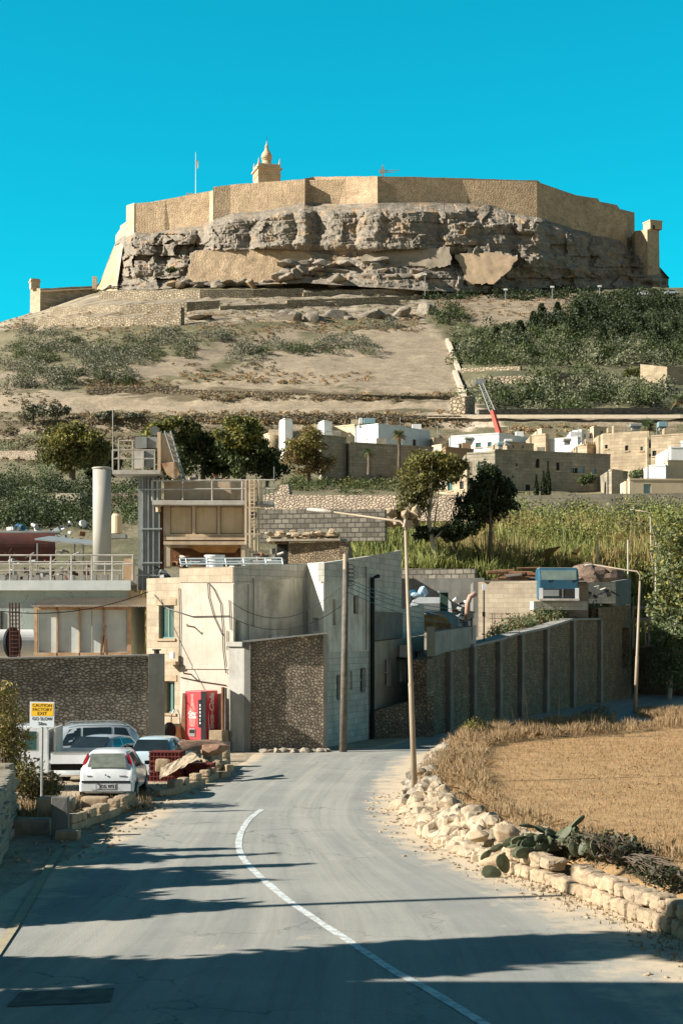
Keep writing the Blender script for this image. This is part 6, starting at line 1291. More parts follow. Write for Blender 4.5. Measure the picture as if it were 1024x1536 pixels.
for x, y, z, s_, lab in ((X(760, 29.6), 29.8, .55, .2, 'squared pale block sitting on top of the rubble bank'), (X(722, 30), 30.5, .42, .15, 'rounded boulder left of the squared block on the rubble'), (X(745, 29), 29.0, .16, .22, 'big yellowish boulder at the foot of the rubble bank'), (X(598+35, 41), 42.5, .62, .14, 'small brown stone on the bank right of the tall lamp')):
    single('boulder', MB().rock((x, y, z), (s_*1.25, s_, s_*.75), .15, 3, .8), STONE, lab, 'boulder', smooth=True)
mb = MB()
for i in range(420):
    e = random.random(); y = 17+26*random.random()**1.2; x = np.interp(y, [14, 19, 23, 26.8, 29.5, 33.8, 38.9, 44.9], [5.45, 5.15, 4.75, 3.65, 2.7, 1.75, 1.5, 1.75])-abs(RS.normal())*.45-.05; s_ = rnd(.012, .045); mb.rock((x, y, .02), (s_*1.3, s_, s_*.6), .3, 1, .5)
for i in range(220):
    y = rnd(30, 46); x = np.interp(y, [26, 30, 35, 39, 43, 48], [-5.5, -5.25, -4.9, -4.6, -4.3, -3.8])-rnd(-.5, 1.2); s_ = rnd(.015, .06); mb.rock((x, y, .02), (s_*1.3, s_, s_*.6), .3, 1, .5)
single('verge_gravel', mb, STONE, 'loose gravel and pebbles scattered along the road verges', 'gravel', kind='stuff')
# ================================================================== VILLAGE
def dat(px, py, lo=140, hi=545):
    for _ in range(40):
        m_ = (lo+hi)/2; z = H(X(px, m_), m_); y_ = HZ-(z-EYE)*F/m_
        if y_ > py: lo = m_
        else: hi = m_
    return (lo+hi)/2
HCAT = 'house'
def house(label, xl, xm, xr, top, bot, d, mat, skew=(6, 5), wins=(), top2=None, mat2=None, trim=None, name='village_house', dep=8, door=()):
    """corner at xm; left face runs back to xl, right face runs back to xr"""
    t = thing(name, label, HCAT, P(xm, bot, d)); a, b, c = pxd(xl, d+skew[0]), pxd(xm, d), pxd(xr, d+skew[1]); zb = Z(bot, d)-3.5; zt = Z(top, d); zt2 = Z(top2, d) if top2 else zt
    hl, hr_ = [], []
    for (x0, x1, y0, y1) in wins: (hl if x1 <= xm else hr_).append(hole(*((a, b) if x1 <= xm else (b, c)), x0, x1, y0, y1))
    for p0, p1, hs, m_, z1, nm in ((a, b, hl, mat, zt, 'wall'), (b, c, hr_, mat2 or mat, zt2, 'wall')):
        if (p1-p0).length < .3: continue
        mb = MB(); pf = facade(mb, p0, p1, zb, z1, z1, hs, .25); part(nm, mb, m_, t)
        for h in hs:
            w_ = part('window', MB().quad(pf(h[0]-.05, h[2], .2), pf(h[1]+.05, h[2], .2), pf(h[1]+.05, h[3], .2), pf(h[0]-.05, h[3], .2)), random.choice([HOLE, SHUT, HOLE, GLASSG]), t)
        if trim is None or trim:
            part('coping', strip(p0, p1, z1+.003, z1+.003, z1+.22, z1+.22, .4, .08), m_, t)
        for h in hs: part('window_sill', MB().prism([pf(h[0]-.15, 0, -.12)[:2], pf(h[1]+.15, 0, -.12)[:2], pf(h[1]+.15, 0, .0)[:2], pf(h[0]-.15, 0, .0)[:2]], h[2]-.14, h[2]-.003), FORTS, t)
    if dep > 6 and (xr-xl) > 30:
        for k_ in range(2): ax = b.lerp(c, rnd(.15, .85))+Vector((0, rnd(1, 4))); part('aerial', MB().tube([(ax.x, ax.y, zt-.5), (ax.x, ax.y, zt+rnd(1, 2.4))], .04, 4).tube([(ax.x-.5, ax.y, zt+.9), (ax.x+.5, ax.y, zt+.9)], .03, 4), STEELG, t)
        ax = b.lerp(c, rnd(.2, .8))+Vector((0, 3)); part('roof_box', MB().box((ax.x, ax.y, zt+.5), (rnd(1, 2.5), 1.5, 1.6)), mat, t)
    ro = [a+Vector((.1, .2)), b+Vector((0, .2)), c+Vector((-.1, .2)), c+Vector((0, dep)), a+Vector((0, dep))]; part('roof', MB().prism(ro, zt-.8, min(zt, zt2)-.35), CONC, t)
    for p0, p1 in ((a, a+Vector((0, dep))), (c, c+Vector((0, dep)))): part('side_wall', wall(p0+Vector((0, .1)), p1+Vector((.01, 0)), zb, min(zt, zt2)-.01, min(zt, zt2)-.01, .25), mat, t)
    return t
house('low cream house at the left end of the village', 380, 404, 421, 651, 672, 264, HOUSEC, wins=[(413, 418, 658, 666)])
house('narrow white stair tower beside the low cream house', 420, 427, 438, 629, 672, 258, HOUSEW, skew=(3, 2), dep=5)
house('cream house with pergola behind the brownish tree', 438, 470, 482, 645, 672, 262, HOUSEC, skew=(4, 3), wins=[(455, 461, 653, 663)])
house('short white block left of the cream long house', 478, 486, 498, 632, 668, 256, HOUSEW, skew=(3, 2), dep=5)
house('long plain cream house behind the grey block', 497, 532, 536, 638, 672, 258, HOUSEC, skew=(3, 1))
house('square grey shaded block right of the brownish tree', 478, 482, 519, 654, 700, 226, HOUSEG, skew=(5, 3))
house('white cube house with a rooftop tank behind the tall palm', 535, 567, 645, 637, 680, 246, HOUSEW, skew=(3, 9), wins=[(619, 624, 659, 670)], mat2=M('house_shaded_white', (.58,.62,.62), (.5,.54,.54), scale=.6, bump=.1, streak=.3, scol=(.3,.3,.27)))  # bluish shade of the right face put into this copy of the white
house('long grey stone block behind the small palm', 520, 524, 650, 665, 708, 228, HOUSEG, skew=(2, 6), wins=())
house('pale terrace house squeezed between the white houses', 645, 650, 677, 658, 690, 252, HOUSET, skew=(3, 2), wins=[(655, 658, 666, 672)])
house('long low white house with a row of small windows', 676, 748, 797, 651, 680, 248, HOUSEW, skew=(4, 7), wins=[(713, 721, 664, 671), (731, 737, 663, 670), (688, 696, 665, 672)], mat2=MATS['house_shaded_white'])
house('brown rendered house beside the lit stone tower', 663, 668, 710, 672, 706, 222, HOUSEB, skew=(3, 3))
house('lit limestone tower house with slit windows', 709, 741, 746, 677, 708, 216, HOUSET, skew=(5, 1), wins=[(717, 720, 688, 703), (730, 732, 690, 696)], dep=6)
house('big weathered grey stone house in the village front row', 700, 742, 915, 679, 745, 212, HOUSEG, skew=(2, 6), top2=676, wins=[(772, 776, 695, 700), (803, 809, 688, 702), (788, 795, 727, 737), (834, 839, 694, 706), (855, 861, 702, 710), (861.5, 866, 702, 710), (867, 876, 700, 710), (888, 894, 703, 711), (765, 771, 727, 742)])
house('lower stepped wing right of the big grey stone house', 913, 917, 941, 706, 745, 210, HOUSEG, skew=(1, 3))
house('sunlit stone house with blue shuttered windows behind the leaning tree', 640, 700, 704, 704, 748, 206, HOUSET, skew=(6, 1), wins=[(662, 668, 723, 735), (671, 678, 722, 736), (689, 695, 722, 734)])
house('small beige house just right of the long white house', 797, 818, 823, 652, 680, 244, HOUSET, skew=(2, 1))
house('plain low white house left of the crenellated terrace', 822, 866, 870, 657, 682, 242, HOUSEW, skew=(3, 1))
t = house('house with small merlons along its roof terrace', 866, 880, 904, 667, 690, 236, HOUSET, skew=(2, 2), wins=[(906, 907, 668, 670)])
for k in range(9): part('merlon', MB().box((X(876+k*3.2, 236.3), 236.3+.15*k, Z(664, 236)), (.16, .2, .6)), HOUSET, t)
house('large rough limestone farmhouse with square windows', 900, 904, 973, 650, 700, 232, HOUSET, skew=(2, -3), wins=[(937, 942, 668, 676), (960, 964, 670, 676), (907, 911, 667, 673)], trim=False)
house('stone house with an arched window at the right picture edge', 973, 976, 1060, 655, 705, 228, HOUSET, skew=(0, -4), wins=[(978, 984, 676, 684)])
house('bright white box house at the right picture edge', 1003, 1006, 1065, 672, 700, 218, HOUSEW, skew=(1, 0))
house('small bright white hut in front of the farmhouse bushes', 973, 998, 1002, 699, 722, 208, HOUSEW, skew=(1, 3), dep=4)
house('tan shed with a stepped roofline beside the white hut', 998, 1001, 1070, 692, 724, 210, HOUSEC, skew=(1, 2), dep=4)
house('low outbuilding with a pale blue door by the village wall', 941, 944, 1070, 720, 746, 201, HOUSEC, skew=(1, 1), wins=[(965, 976, 726, 741)], dep=4)
house('small beige cube house left of the brown house', 648, 662, 672, 668, 692, 238, HOUSEC, skew=(2, 1), wins=[(653, 657, 674, 680)], dep=5)
house('tiny white house above the crenellated terrace', 858, 872, 884, 646, 662, 262, HOUSEW, skew=(2, 1), wins=[(876, 879, 651, 656)], dep=5)
house('small cream house showing between the beige and the low white house', 806, 812, 832, 644, 660, 268, HOUSEC, skew=(2, 1), dep=5)
house('low stone annex with two slit windows in front of the long white house', 742, 760, 800, 664, 690, 232, HOUSET, skew=(2, 3), wins=[(768, 771, 668, 673), (782, 785, 668, 673)], dep=5)
house('cream block behind the farmhouse roof', 885, 890, 925, 641, 660, 262, HOUSEC, skew=(2, 2), wins=[(900, 904, 646, 651)], dep=5)
for i, (px, py, d, w_, h_, m_, lab) in enumerate(((554, 632, 247, 18, 8, SHUT, 'pale blue rooftop water tank on the white cube house'), (541, 632, 247.2, 6, 9, HOUSEW, 'small white rooftop box beside the pale blue tank'), (993, 637, 234, 14, 8, SHUT, 'pale blue rooftop tank on the limestone farmhouse'), (916, 646, 234, 12, 8, HOUSET, 'square stone rooftop box on the limestone farmhouse'), (702, 657, 249, 12, 3, PANELW, 'white solar heater on the long low white house'), (750, 666, 214, 9, 5, SHUT, 'small roof tank on the big grey stone house'), (762, 661, 214, 12, 4, WHITE, 'white roof heater on the big grey stone house'), (850, 660, 238, 12, 4, CONC, 'grey roof box on the plain low white house'), (953, 638, 236, 18, 5, STEELG, 'dark roof shelter on the limestone farmhouse'))):
    u = d/F; tt = thing('roof_tank', lab, 'tank', P(px, py+h_/2+2, d)); part('tank', MB().box(P(px, py, d+1.5), (w_*u, 1.2, h_*u)), m_, tt, bevel=.08); part('stand', MB().box(P(px, py+h_/2+2.5, d+1.5), (w_*u*.7, .8, 5*u)), STEELG, tt)
vw = thing('village_wall', 'long dark stone wall running below the village', 'wall', P(820, 770, 190)); pts = [(600, 760, 747), (700, 766, 746), (800, 772, 743), (900, 775, 741), (1024, 778, 739), (1150, 778, 738)]; mb = MB()
for (x0, b0, t0), (x1, b1, t1) in zip(pts, pts[1:]): wall(pxd(x0, 190), pxd(x1, 190), Z(b0+15, 190), Z(t0, 190), Z(t1, 190), .6, mb, z0b=Z(b1+15, 190))
part('masonry', mb, HOUSEG, vw)
# ================================================================== HILLSIDE WALLS
M('far_pale_wall', (.66,.56,.42), (.5,.42,.3), scale=1, bump=.5, bs=3, bd=.2)
def hwall(label, pts, hpx, mat=DRY, name='terrace_wall', cat='wall', th=.8):
    mb = MB(); q = []
    for px, py in pts: d = dat(px, py); q.append((px, d, H(X(px, d), d)))
    t = thing(name, label, cat, (X(q[0][0], q[0][1]), q[0][1], q[0][2]))
    for (x0, d0, z0), (x1, d1, z1) in zip(q, q[1:]): wall(pxd(x0, d0), pxd(x1, d1), z0-1.5, z0+hpx*d0/F, z1+hpx*d1/F, th, mb, z0b=z1-1.5)
    part('masonry', mb, mat, t); return t
DRYF = M('far_dry_stone', (.66,.53,.36), (.42,.34,.23), pat='rubble', pw=1.0, ph=.6, mort=.03, mcol=(.26,.21,.14), var=.35, scale=.3, bump=1, bd=.3, stain=.3, scol=(.22,.19,.12))
hwall('uppermost pale terrace wall right under the citadel rock', [(148, 449), (230, 449), (300, 447), (380, 447), (455, 445)], 13, DRYF)
hwall('low terrace wall below the layered rock', [(455, 446), (540, 442), (640, 440)], 8, DRYF)
hwall('second pale terrace wall on the left shoulder of the hill', [(75, 473), (180, 470), (280, 466), (330, 463)], 13, DRYF)
hwall('third pale terrace wall, ending in a stone pillar', [(52, 490), (130, 489), (200, 489), (266, 488)], 15, DRYF)
hwall('short tall stone pillar at the end of the third terrace wall', [(262, 489), (271, 489)], 29, DRYF, 'wall_pillar', 'pillar', 2)
hwall('long thin terrace wall in the middle of the slope', [(330, 466), (430, 462), (520, 458), (600, 456)], 7, DRYF)
hwall('terrace wall supporting the narrow path near the rock corner', [(430, 455), (520, 452), (600, 449), (637, 447)], 5, DRYF)
hwall('thin pale boundary wall dropping along the field edge', [(668, 512), (676, 535), (685, 560), (693, 580), (702, 604)], 5, MATS['far_pale_wall'], th=1.1)
hwall('stone gate block at the foot of the boundary wall', [(697, 622), (712, 620)], 27, DRYF, 'gate_block', 'gatehouse', 3)
hwall('low grey terrace wall right of the boundary wall', [(692, 560), (780, 557)], 8, DRYF)
hwall('long beige terrace wall above the dark terrace trees', [(716, 580), (800, 578), (885, 574)], 15, DRYF)
hwall('thin pale ledge among the dark terrace trees', [(750, 596), (838, 594)], 4, DRY)
hwall('long grey terrace wall above the pale track', [(718, 627), (800, 626), (900, 625), (1070, 624)], 13, DRYG)
hwall('pale stained wall at the right edge of the slope', [(960, 572), (1000, 576), (1070, 574)], 26, HOUSET)
hwall('pinkish lower roadside wall under the far olive trees', [(-60, 690), (55, 690)], 14, DRY)
hwall('dry wall below the dark bushes left of the chimney', [(-60, 772), (60, 768), (120, 770)], 10, DRY)
hwall('coursed wall between the chimney and the mixing plant', [(165, 762), (235, 760)], 22, DRY)
hwall('small flat-roofed stone pump house left of the chimney', [(84, 765), (120, 765)], 25, HOUSEG, 'pump_house', 'hut', 3)
BANKW = M('bank_stone', (.34,.265,.17), (.20,.155,.10), pat='rubble', pw=1.0, ph=.6, mort=.03, mcol=(.10,.08,.05), var=.5, scale=.3, bump=1, bd=.3, stain=.5, scol=(.12,.11,.06))
hwall('long overgrown stone bank below the lowest tan field', [(60, 640), (200, 637), (420, 634), (560, 633), (690, 633)], 10, BANKW)
hwall('overgrown stone bank in the middle of the tan fields', [(255, 590), (400, 594), (540, 599), (690, 602)], 7, BANKW)
hwall('short overgrown bank at the left of the tan fields', [(130, 592), (200, 590), (268, 588)], 10, BANKW)
hwall('thin stone bank between the two lowest left terraces', [(-40, 668), (100, 664), (200, 662), (415, 658)], 8, BANKW)
tr = MB(); prev = None
for px in range(640, 1100, 20):
    d = dat(px, 634); d2 = dat(px, 629); a, b = T(px, d)+Vector((0, 0, .9)), T(px, d2)+Vector((0, 0, .9))
    if prev: tr.quad(prev[0], a, b, prev[1])
    prev = (a, b)
single('hill_track', tr, M('track_dust', (.50,.41,.29), (.42,.34,.23)), kind='structure')
# rock outcrops
for i, (px, py, w_, h_) in enumerate(((432, 480, 22, 20), (470, 482, 16, 22), (505, 478, 26, 20), (560, 476, 30, 18), (600, 474, 14, 16), (640, 470, 12, 26), (300, 478, 20, 8))):
    d = dat(px, py); q = T(px, d); u = d/F; single('rock_outcrop', MB().rock(q+Vector((0, 0, .3)), (w_*u*.8, 3, h_*u*.62), .35, 3, .5).rock(q+Vector((w_*u*.6, .5, 0)), (w_*u*.5, 2, h_*u*.4), .4, 3, .5), CLIFF, ['grey rock outcrop at the left of the mid slope row', 'narrow rock outcrop, second in the mid slope row', 'broad rock outcrop in the middle of the slope', 'widest rock outcrop below the path', 'small rock outcrop right of the widest one', 'rock spur at the corner of the dry grass slope', 'flat low rock outcrop beside the terrace pillar'][i], 'rock')
# ledge of layered rock under the retaining masonry
mb = MB()
for k in range(30):
    px = rnd(425, 635); py = rnd(394, 424) if px < 600 else rnd(408, 426); mb.rock(P(px, py, 519-(py-394)*.12+rnd(-1, 1)), (rnd(3, 7), 3, rnd(.9, 1.9)), .35, 3, .5)
single('layered_ledge', mb, CLIFF, 'layered grey rock ledges below the lit retaining masonry', 'rock')
mb = MB()
for k in range(30): px = rnd(255, 420); mb.rock(P(px, rnd(423, 428), 517+rnd(-2, 1)), (rnd(1, 3), 2, rnd(.5, 1.2)), .3, 2, .3)
single('fallen_rocks', mb, CLIFF, 'row of fallen rocks at the foot of the golden masonry', 'rock')
# mobile crane
cr = thing('mobile_crane', 'red and grey lattice crane boom rising behind the white house', 'crane', P(748, 655, 258)); a, b, c = P(749, 652, 258), P(738, 616, 259), P(720, 572, 262)
part('red_section', MB().tube([a, b], [.5, .42], 4), REDB, cr); mb = MB(); v = (c-b); up = Vector((0, 0, 1)); n_ = Vector((v.z, 0, -v.x)).normalized()*.42
for s in (-1, 1): mb.tube([b+n_*s, c+n_*s*.7], .09, 4)
for k in range(14): mb.tube([b+v*(k/14)+n_*(1 if k % 2 else -1), b+v*((k+1)/14)+n_*(-1 if k % 2 else 1)], .06, 4)
part('lattice_boom', mb, STEELG, cr); part('boom_tip', MB().box(c, (1.6, .6, .8)), STEELG, cr)
# ================================================================== PLANTS
def limbs(base, top, r, n, spread, mat, root, bend=0.0, name='trunk'):
    base, top = Vector(base), Vector(top); mb = MB(); mid = base.lerp(top, .45)+Vector((bend, 0, 0)); mb.tube([base, base.lerp(mid, .5)+Vector((bend*.2, 0, 0)), mid, base.lerp(top, .75)], [r*1.15, r*.85, r*.6, r*.25], 8)
    for k in range(n):
        t = rnd(.25, .75); s = base.lerp(mid, t/.45) if t < .45 else mid.lerp(base.lerp(top, .75), (t-.45)/.55); a = 2*math.pi*k/n+rnd(-.4, .4); e = s+Vector((math.cos(a)*spread*rnd(.5, .9), math.sin(a)*spread*rnd(.5, .9), (top.z-base.z)*rnd(.15, .45))); mb.tube([s, s.lerp(e, .5)+Vector((0, 0, -.04*spread)), e], [r*.42, r*.28, r*.06], 6)
    return part(name, mb, mat, root)
def tree(label, px, ybase, d, lobes, nleaf, lsz, mat, cat='tree', name='tree', trunk=.16, tmat=BARK, bend=0, hollow=.4, group=None, dd=1.0, mat2=None, base=None, dens=1):
    """lobes in px: (px, py, rx, ry)"""
    b = base or P(px, ybase, d); t = thing(name, label, cat, b, group); L_ = []; u = d/F
    for (x, y, rx, ry) in lobes: rx *= 1.16; ry *= 1.12; q = P(x, y, d); L_.append((q.x, q.y+rnd(-.4, .4)*rx*u*dd, q.z, rx*u, rx*u*dd, ry*u))
    if nleaf:
        # break big ellipsoids into many small clumps so the outline is uneven
        sub = []
        for l in L_:
            k = max(5, int(20*dens)); nleaf_ = nleaf; dr = RS.normal(size=(k, 3)); dr /= np.linalg.norm(dr, axis=1)[:, None]; rr = RS.uniform(.45, .95, k)
            for j in range(k): s = RS.uniform(.24, .46); sub.append((l[0]+dr[j, 0]*rr[j]*l[3], l[1]+dr[j, 1]*rr[j]*l[4], l[2]+dr[j, 2]*rr[j]*l[5], l[3]*s, l[4]*s, l[5]*s*.85))
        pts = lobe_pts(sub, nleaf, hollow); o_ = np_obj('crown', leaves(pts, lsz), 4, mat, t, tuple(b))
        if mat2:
            hi = [s for s in sub if s[2] > np.median([q[2] for q in sub])]; np_obj('crown_lit_tips', leaves(lobe_pts(hi, nleaf//3, .8), lsz), 4, mat2, t, tuple(b))  # brighter leaves on the upper clumps: sunlit tops put into leaf colour
    top = max(l[2]+l[5]*.4 for l in L_); cx = sum(l[0] for l in L_)/len(L_)
    if trunk: limbs(b, (cx, b.y, top), trunk, 7, max(l[3] for l in L_)*.9, tmat, t, bend)
    return t
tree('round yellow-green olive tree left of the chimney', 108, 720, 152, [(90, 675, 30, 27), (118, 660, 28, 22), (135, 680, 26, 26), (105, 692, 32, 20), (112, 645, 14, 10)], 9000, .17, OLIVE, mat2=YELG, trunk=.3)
tree('darker tree pressed against the right of the round olive tree', 150, 722, 156, [(158, 690, 22, 24), (150, 705, 22, 16)], 3500, .18, DARKG, trunk=.2)
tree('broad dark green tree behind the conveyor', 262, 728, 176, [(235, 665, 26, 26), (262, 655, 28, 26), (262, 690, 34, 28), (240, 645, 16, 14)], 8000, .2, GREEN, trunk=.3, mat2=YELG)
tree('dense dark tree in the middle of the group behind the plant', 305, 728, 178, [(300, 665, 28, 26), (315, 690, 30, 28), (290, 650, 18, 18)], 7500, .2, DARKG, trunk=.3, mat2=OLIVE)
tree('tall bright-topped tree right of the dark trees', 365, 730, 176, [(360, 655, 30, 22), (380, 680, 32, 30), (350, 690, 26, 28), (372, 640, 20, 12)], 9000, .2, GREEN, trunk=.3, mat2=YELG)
tree('low dark spreading tree beside the cream house', 400, 730, 178, [(400, 690, 22, 22), (408, 706, 20, 14)], 3000, .2, DARKG, trunk=.2)
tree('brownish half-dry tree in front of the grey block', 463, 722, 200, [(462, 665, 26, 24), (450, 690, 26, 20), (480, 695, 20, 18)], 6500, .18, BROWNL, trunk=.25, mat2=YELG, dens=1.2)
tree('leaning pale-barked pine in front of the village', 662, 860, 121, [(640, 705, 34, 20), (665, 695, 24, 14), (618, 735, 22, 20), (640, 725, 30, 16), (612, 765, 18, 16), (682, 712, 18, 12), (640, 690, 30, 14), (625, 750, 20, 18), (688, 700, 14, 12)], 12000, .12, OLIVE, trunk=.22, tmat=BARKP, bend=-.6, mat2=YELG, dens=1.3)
tree('dark leafless-topped tree beside the leaning pine', 735, 860, 122.5, [(735, 722, 28, 24), (722, 755, 32, 26), (752, 745, 26, 26), (735, 710, 16, 12)], 9000, .14, DARKG, trunk=.2, dens=1.2)
tree('low dark tree under the leaning pine', 690, 850, 121.5, [(695, 785, 22, 20), (675, 795, 20, 16), (640, 800, 16, 12)], 3000, .15, DARKG, trunk=.15)
for i, (px, y0, y1, w_) in enumerate(((804, 712, 744, 3.6), (815, 706, 744, 4.2), (821.5, 692, 744, 4.6))):
    d = 198; t = thing('cypress', ['shortest of three cypresses by the grey house', 'middle one of three cypresses by the grey house', 'tallest of three cypresses by the grey house'][i], 'cypress', P(px, y1, d), 'cypresses by the grey house'); b = P(px, y1, d); u = d/F; hh = (y1-y0)*u; k = 1500; zz = RS.rand(k); rr = w_*u*np.sin(np.clip(zz*1.15+.08, 0, 1)**.6*math.pi)**.6*RS.uniform(.6, 1.05, k); a = RS.rand(k)*6.283
    np_obj('crown', leaves(np.stack([b.x+rr*np.cos(a), b.y+rr*np.sin(a), b.z+zz*hh], 1), .12, up=0), 4, DARKG, t, tuple(b)); part('trunk', MB().tube([b, b+Vector((0, 0, hh*.8))], [.1, .03], 6), BARK, t)
def palm(label, px, ytop, ybase, d, rad, nf, tr, droop=.5, wide=1):
    b = P(px, ybase, d); top = P(px, ytop, d); t = thing('palm_tree', label, 'palm tree', b); u = d/F; r_ = rad*u
    if ybase-ytop > 14: part('trunk', MB().tube([b, b.lerp(top, .5)+Vector((.05, 0, 0)), top], [tr*1.2, tr, tr*1.1], 9), BARK, t)
    else: part('trunk', MB().tube([b, top], [tr*1.5, tr*1.2], 9), BARK, t)
    V = []; V2 = []
    for k in range(nf):
        a = 2*math.pi*k/nf+rnd(-.2, .2); el = rnd(-.5, 1.25); dead = el < -.15; p0 = top.copy(); dirv = Vector((math.cos(a)*math.cos(el), math.sin(a)*math.cos(el), math.sin(el))); prev = None; st = 9
        for s in range(st+1):
            f = s/st; q = p0+dirv*(r_*f)+Vector((0, 0, -droop*r_*f*f*.7)); side = dirv.cross(Vector((0, 0, 1))).normalized()
            if prev is not None:
                w1 = .30*r_*math.sin(min(1, f*1.1+.12)*math.pi*.93)+.02
                for sg in (-1, 1):
                    for m_ in (0, .5):
                        c0 = prev.lerp(q, m_); c1 = prev.lerp(q, m_+.3); e = c0+side*sg*w1+dirv*w1*.6+Vector((0, 0, -w1*.35)); (V2 if dead else V).extend([c0, c1, e])
            prev = q
    np_obj('fronds', np.array([tuple(v) for v in V]), 3, PALEG if wide else OLIVE, t, tuple(b))
    if V2: np_obj('dead_fronds', np.array([tuple(v) for v in V2]), 3, BROWNL, t, tuple(b))
palm('tall palm with a shaggy head in front of the white cube house', 598, 652, 705, 214, 17, 70, .2, .6, 0)
palm('short palm in front of the long grey block', 553, 678, 712, 214, 15, 50, .24, .7)
palm('wide feathery palm behind the limestone farmhouse', 971, 640, 646, 250, 26, 60, .5, .6)
palm('palm crown at the right picture edge above the farmhouse', 1018, 600, 606, 290, 20, 40, .5, .6)
def mass(name, label, cat, regions, n, per, rad, lsz, mat, seed=0, tall=.7, ground=None, kind='stuff', top=None):
    """clumps scattered over polygons given in picture px on the slope"""
    P_ = []
    for (x0, y0, x1, y1) in regions:
        area = abs((x1-x0)*(y1-y0)); k = max(2, int(n*area/sum(abs((r[2]-r[0])*(r[3]-r[1])) for r in regions)))
        for _ in range(k):
            px, py = rnd(x0, x1), rnd(y0, y1); d = dat(px, py) if not ground else ground; q = T(px, d) if not ground else P(px, py, d); r_ = rnd(*rad); m_ = int(per*(r_/rad[1])**2)+6
            v = RS.normal(size=(m_, 3)); v /= np.linalg.norm(v, axis=1)[:, None]; v *= RS.uniform(.5, 1.05, m_)[:, None]; v[:, 2] = np.abs(v[:, 2])*tall; P_.append(np.array(q)[None]+v*r_)
    pts = np.concatenate(P_); return np_obj(name, leaves(pts, lsz), 4, mat, label=label, category=cat, kind=kind)
mass('scrub', 'dark green scrub bushes above the pale terrace wall', 'bushes', [(415, 722, 600, 742), (590, 715, 640, 740), (440, 712, 520, 730)], 60, 200, (.9, 2.0), .15, GREEN)
mass('scrub', 'paler olive scrub mixed into the bushes above the terrace wall', 'bushes', [(420, 715, 640, 738), (500, 700, 560, 715)], 34, 200, (.9, 1.9), .15, OLIVE)
mass('scrub', 'dark bushes on the flat behind the factory', 'bushes', [(-20, 775, 130, 795), (-20, 725, 90, 745), (60, 735, 150, 745), (165, 738, 210, 752), (-20, 750, 60, 765)], 75, 420, (1.3, 2.9), .16, DARKG, tall=1.1)
mass('scrub', 'green sunlit bushes on the flat behind the factory', 'bushes', [(-20, 725, 150, 745), (-20, 770, 130, 795), (165, 740, 240, 790)], 42, 380, (1.0, 2.6), .16, GREEN, tall=1.1)
mass('scrub', 'grey-green bushes along the low wall behind the factory', 'bushes', [(-20, 745, 60, 780), (60, 770, 130, 785), (185, 748, 210, 758), (0, 655, 60, 685), (205, 770, 240, 800), (0, 690, 240, 720)], 50, 300, (.9, 2.3), .15, PALEG, tall=1.0)
mass('prickly_pear_thicket', 'prickly pear thickets on the left half of the hillside', 'prickly pears', [(10, 512, 120, 530), (100, 525, 215, 543), (0, 545, 60, 560), (50, 556, 200, 572), (190, 512, 290, 530), (130, 535, 240, 552), (300, 500, 350, 513), (345, 520, 395, 543), (410, 518, 560, 528), (480, 505, 560, 518), (540, 485, 600, 493), (0, 575, 130, 586), (20, 500, 110, 512), (230, 500, 300, 510)], 270, 400, (1.1, 2.9), .20, CACTF, tall=1.1)
mass('prickly_pear_thicket', 'darker prickly pear clumps among the pale thickets', 'prickly pears', [(10, 512, 290, 545), (0, 560, 200, 580), (345, 520, 560, 535)], 80, 380, (1.1, 2.7), .20, GREEN, tall=1.1)
M('sage_leaves', (.32,.32,.19), (.09,.10,.055), island=.6, **LF)
M('bank_scrub', (.26,.20,.11), (.085,.08,.045), island=.6, **LF)
mass('hillside_scrub', 'low brown-green scrub on the terrace banks', 'scrub', [(0, 478, 640, 500), (130, 572, 260, 592), (260, 545, 420, 560), (0, 590, 90, 612), (300, 594, 690, 602), (100, 622, 700, 640), (0, 620, 420, 632), (0, 640, 420, 655), (330, 436, 640, 470), (100, 500, 420, 520), (0, 655, 420, 700), (0, 622, 700, 636), (300, 592, 690, 600)], 2000, 30, (.4, 1.2), .24, MATS['bank_scrub'], tall=.6)
mass('hillside_scrub', 'dry straw coloured grass tufts on the terrace banks', 'dry grass', [(0, 470, 640, 500), (130, 570, 265, 586), (270, 560, 560, 575), (300, 590, 690, 600), (100, 618, 700, 636), (655, 438, 860, 475), (760, 640, 900, 655)], 1100, 40, (.4, 1.1), .24, DGRASS, tall=.6)
mass('hillside_wood', 'dense mixed dark shrubs covering the right slope', 'shrubs', [(690, 480, 1060, 520), (660, 500, 780, 545), (780, 515, 1060, 552), (860, 500, 1060, 540), (720, 596, 1000, 612), (640, 455, 680, 500)], 160, 260, (1.6, 4.4), .34, DARKG, tall=1.15)
mass('hillside_wood', 'green shrubs scattered among the dark ones on the right slope', 'shrubs', [(680, 500, 1060, 550), (640, 470, 700, 500), (800, 560, 900, 578), (720, 596, 1000, 608), (800, 610, 880, 625)], 210, 220, (1.4, 3.8), .34, GREEN, tall=1.1)
mass('hillside_wood', 'grey-green olive shrubs on the sunny part of the right slope', 'shrubs', [(690, 500, 960, 548), (880, 500, 1040, 552), (720, 600, 990, 610), (795, 612, 870, 625), (690, 575, 1000, 600)], 230, 220, (1.3, 3.4), .30, MATS['sage_leaves'], tall=1.1)
mass('hillside_wood', 'solid dark pine thicket at the top right of the slope', 'pines', [(870, 458, 1060, 520), (820, 470, 900, 500)], 130, 300, (2.2, 4.6), .36, DARKG, tall=1.3)
mass('cliff_plants', 'dark plants and creepers clinging under the citadel rock', 'plants', [(640, 436, 1010, 450), (860, 450, 1060, 485)], 260, 100, (1.5, 3.5), .45, DARKG)
k_ = 0
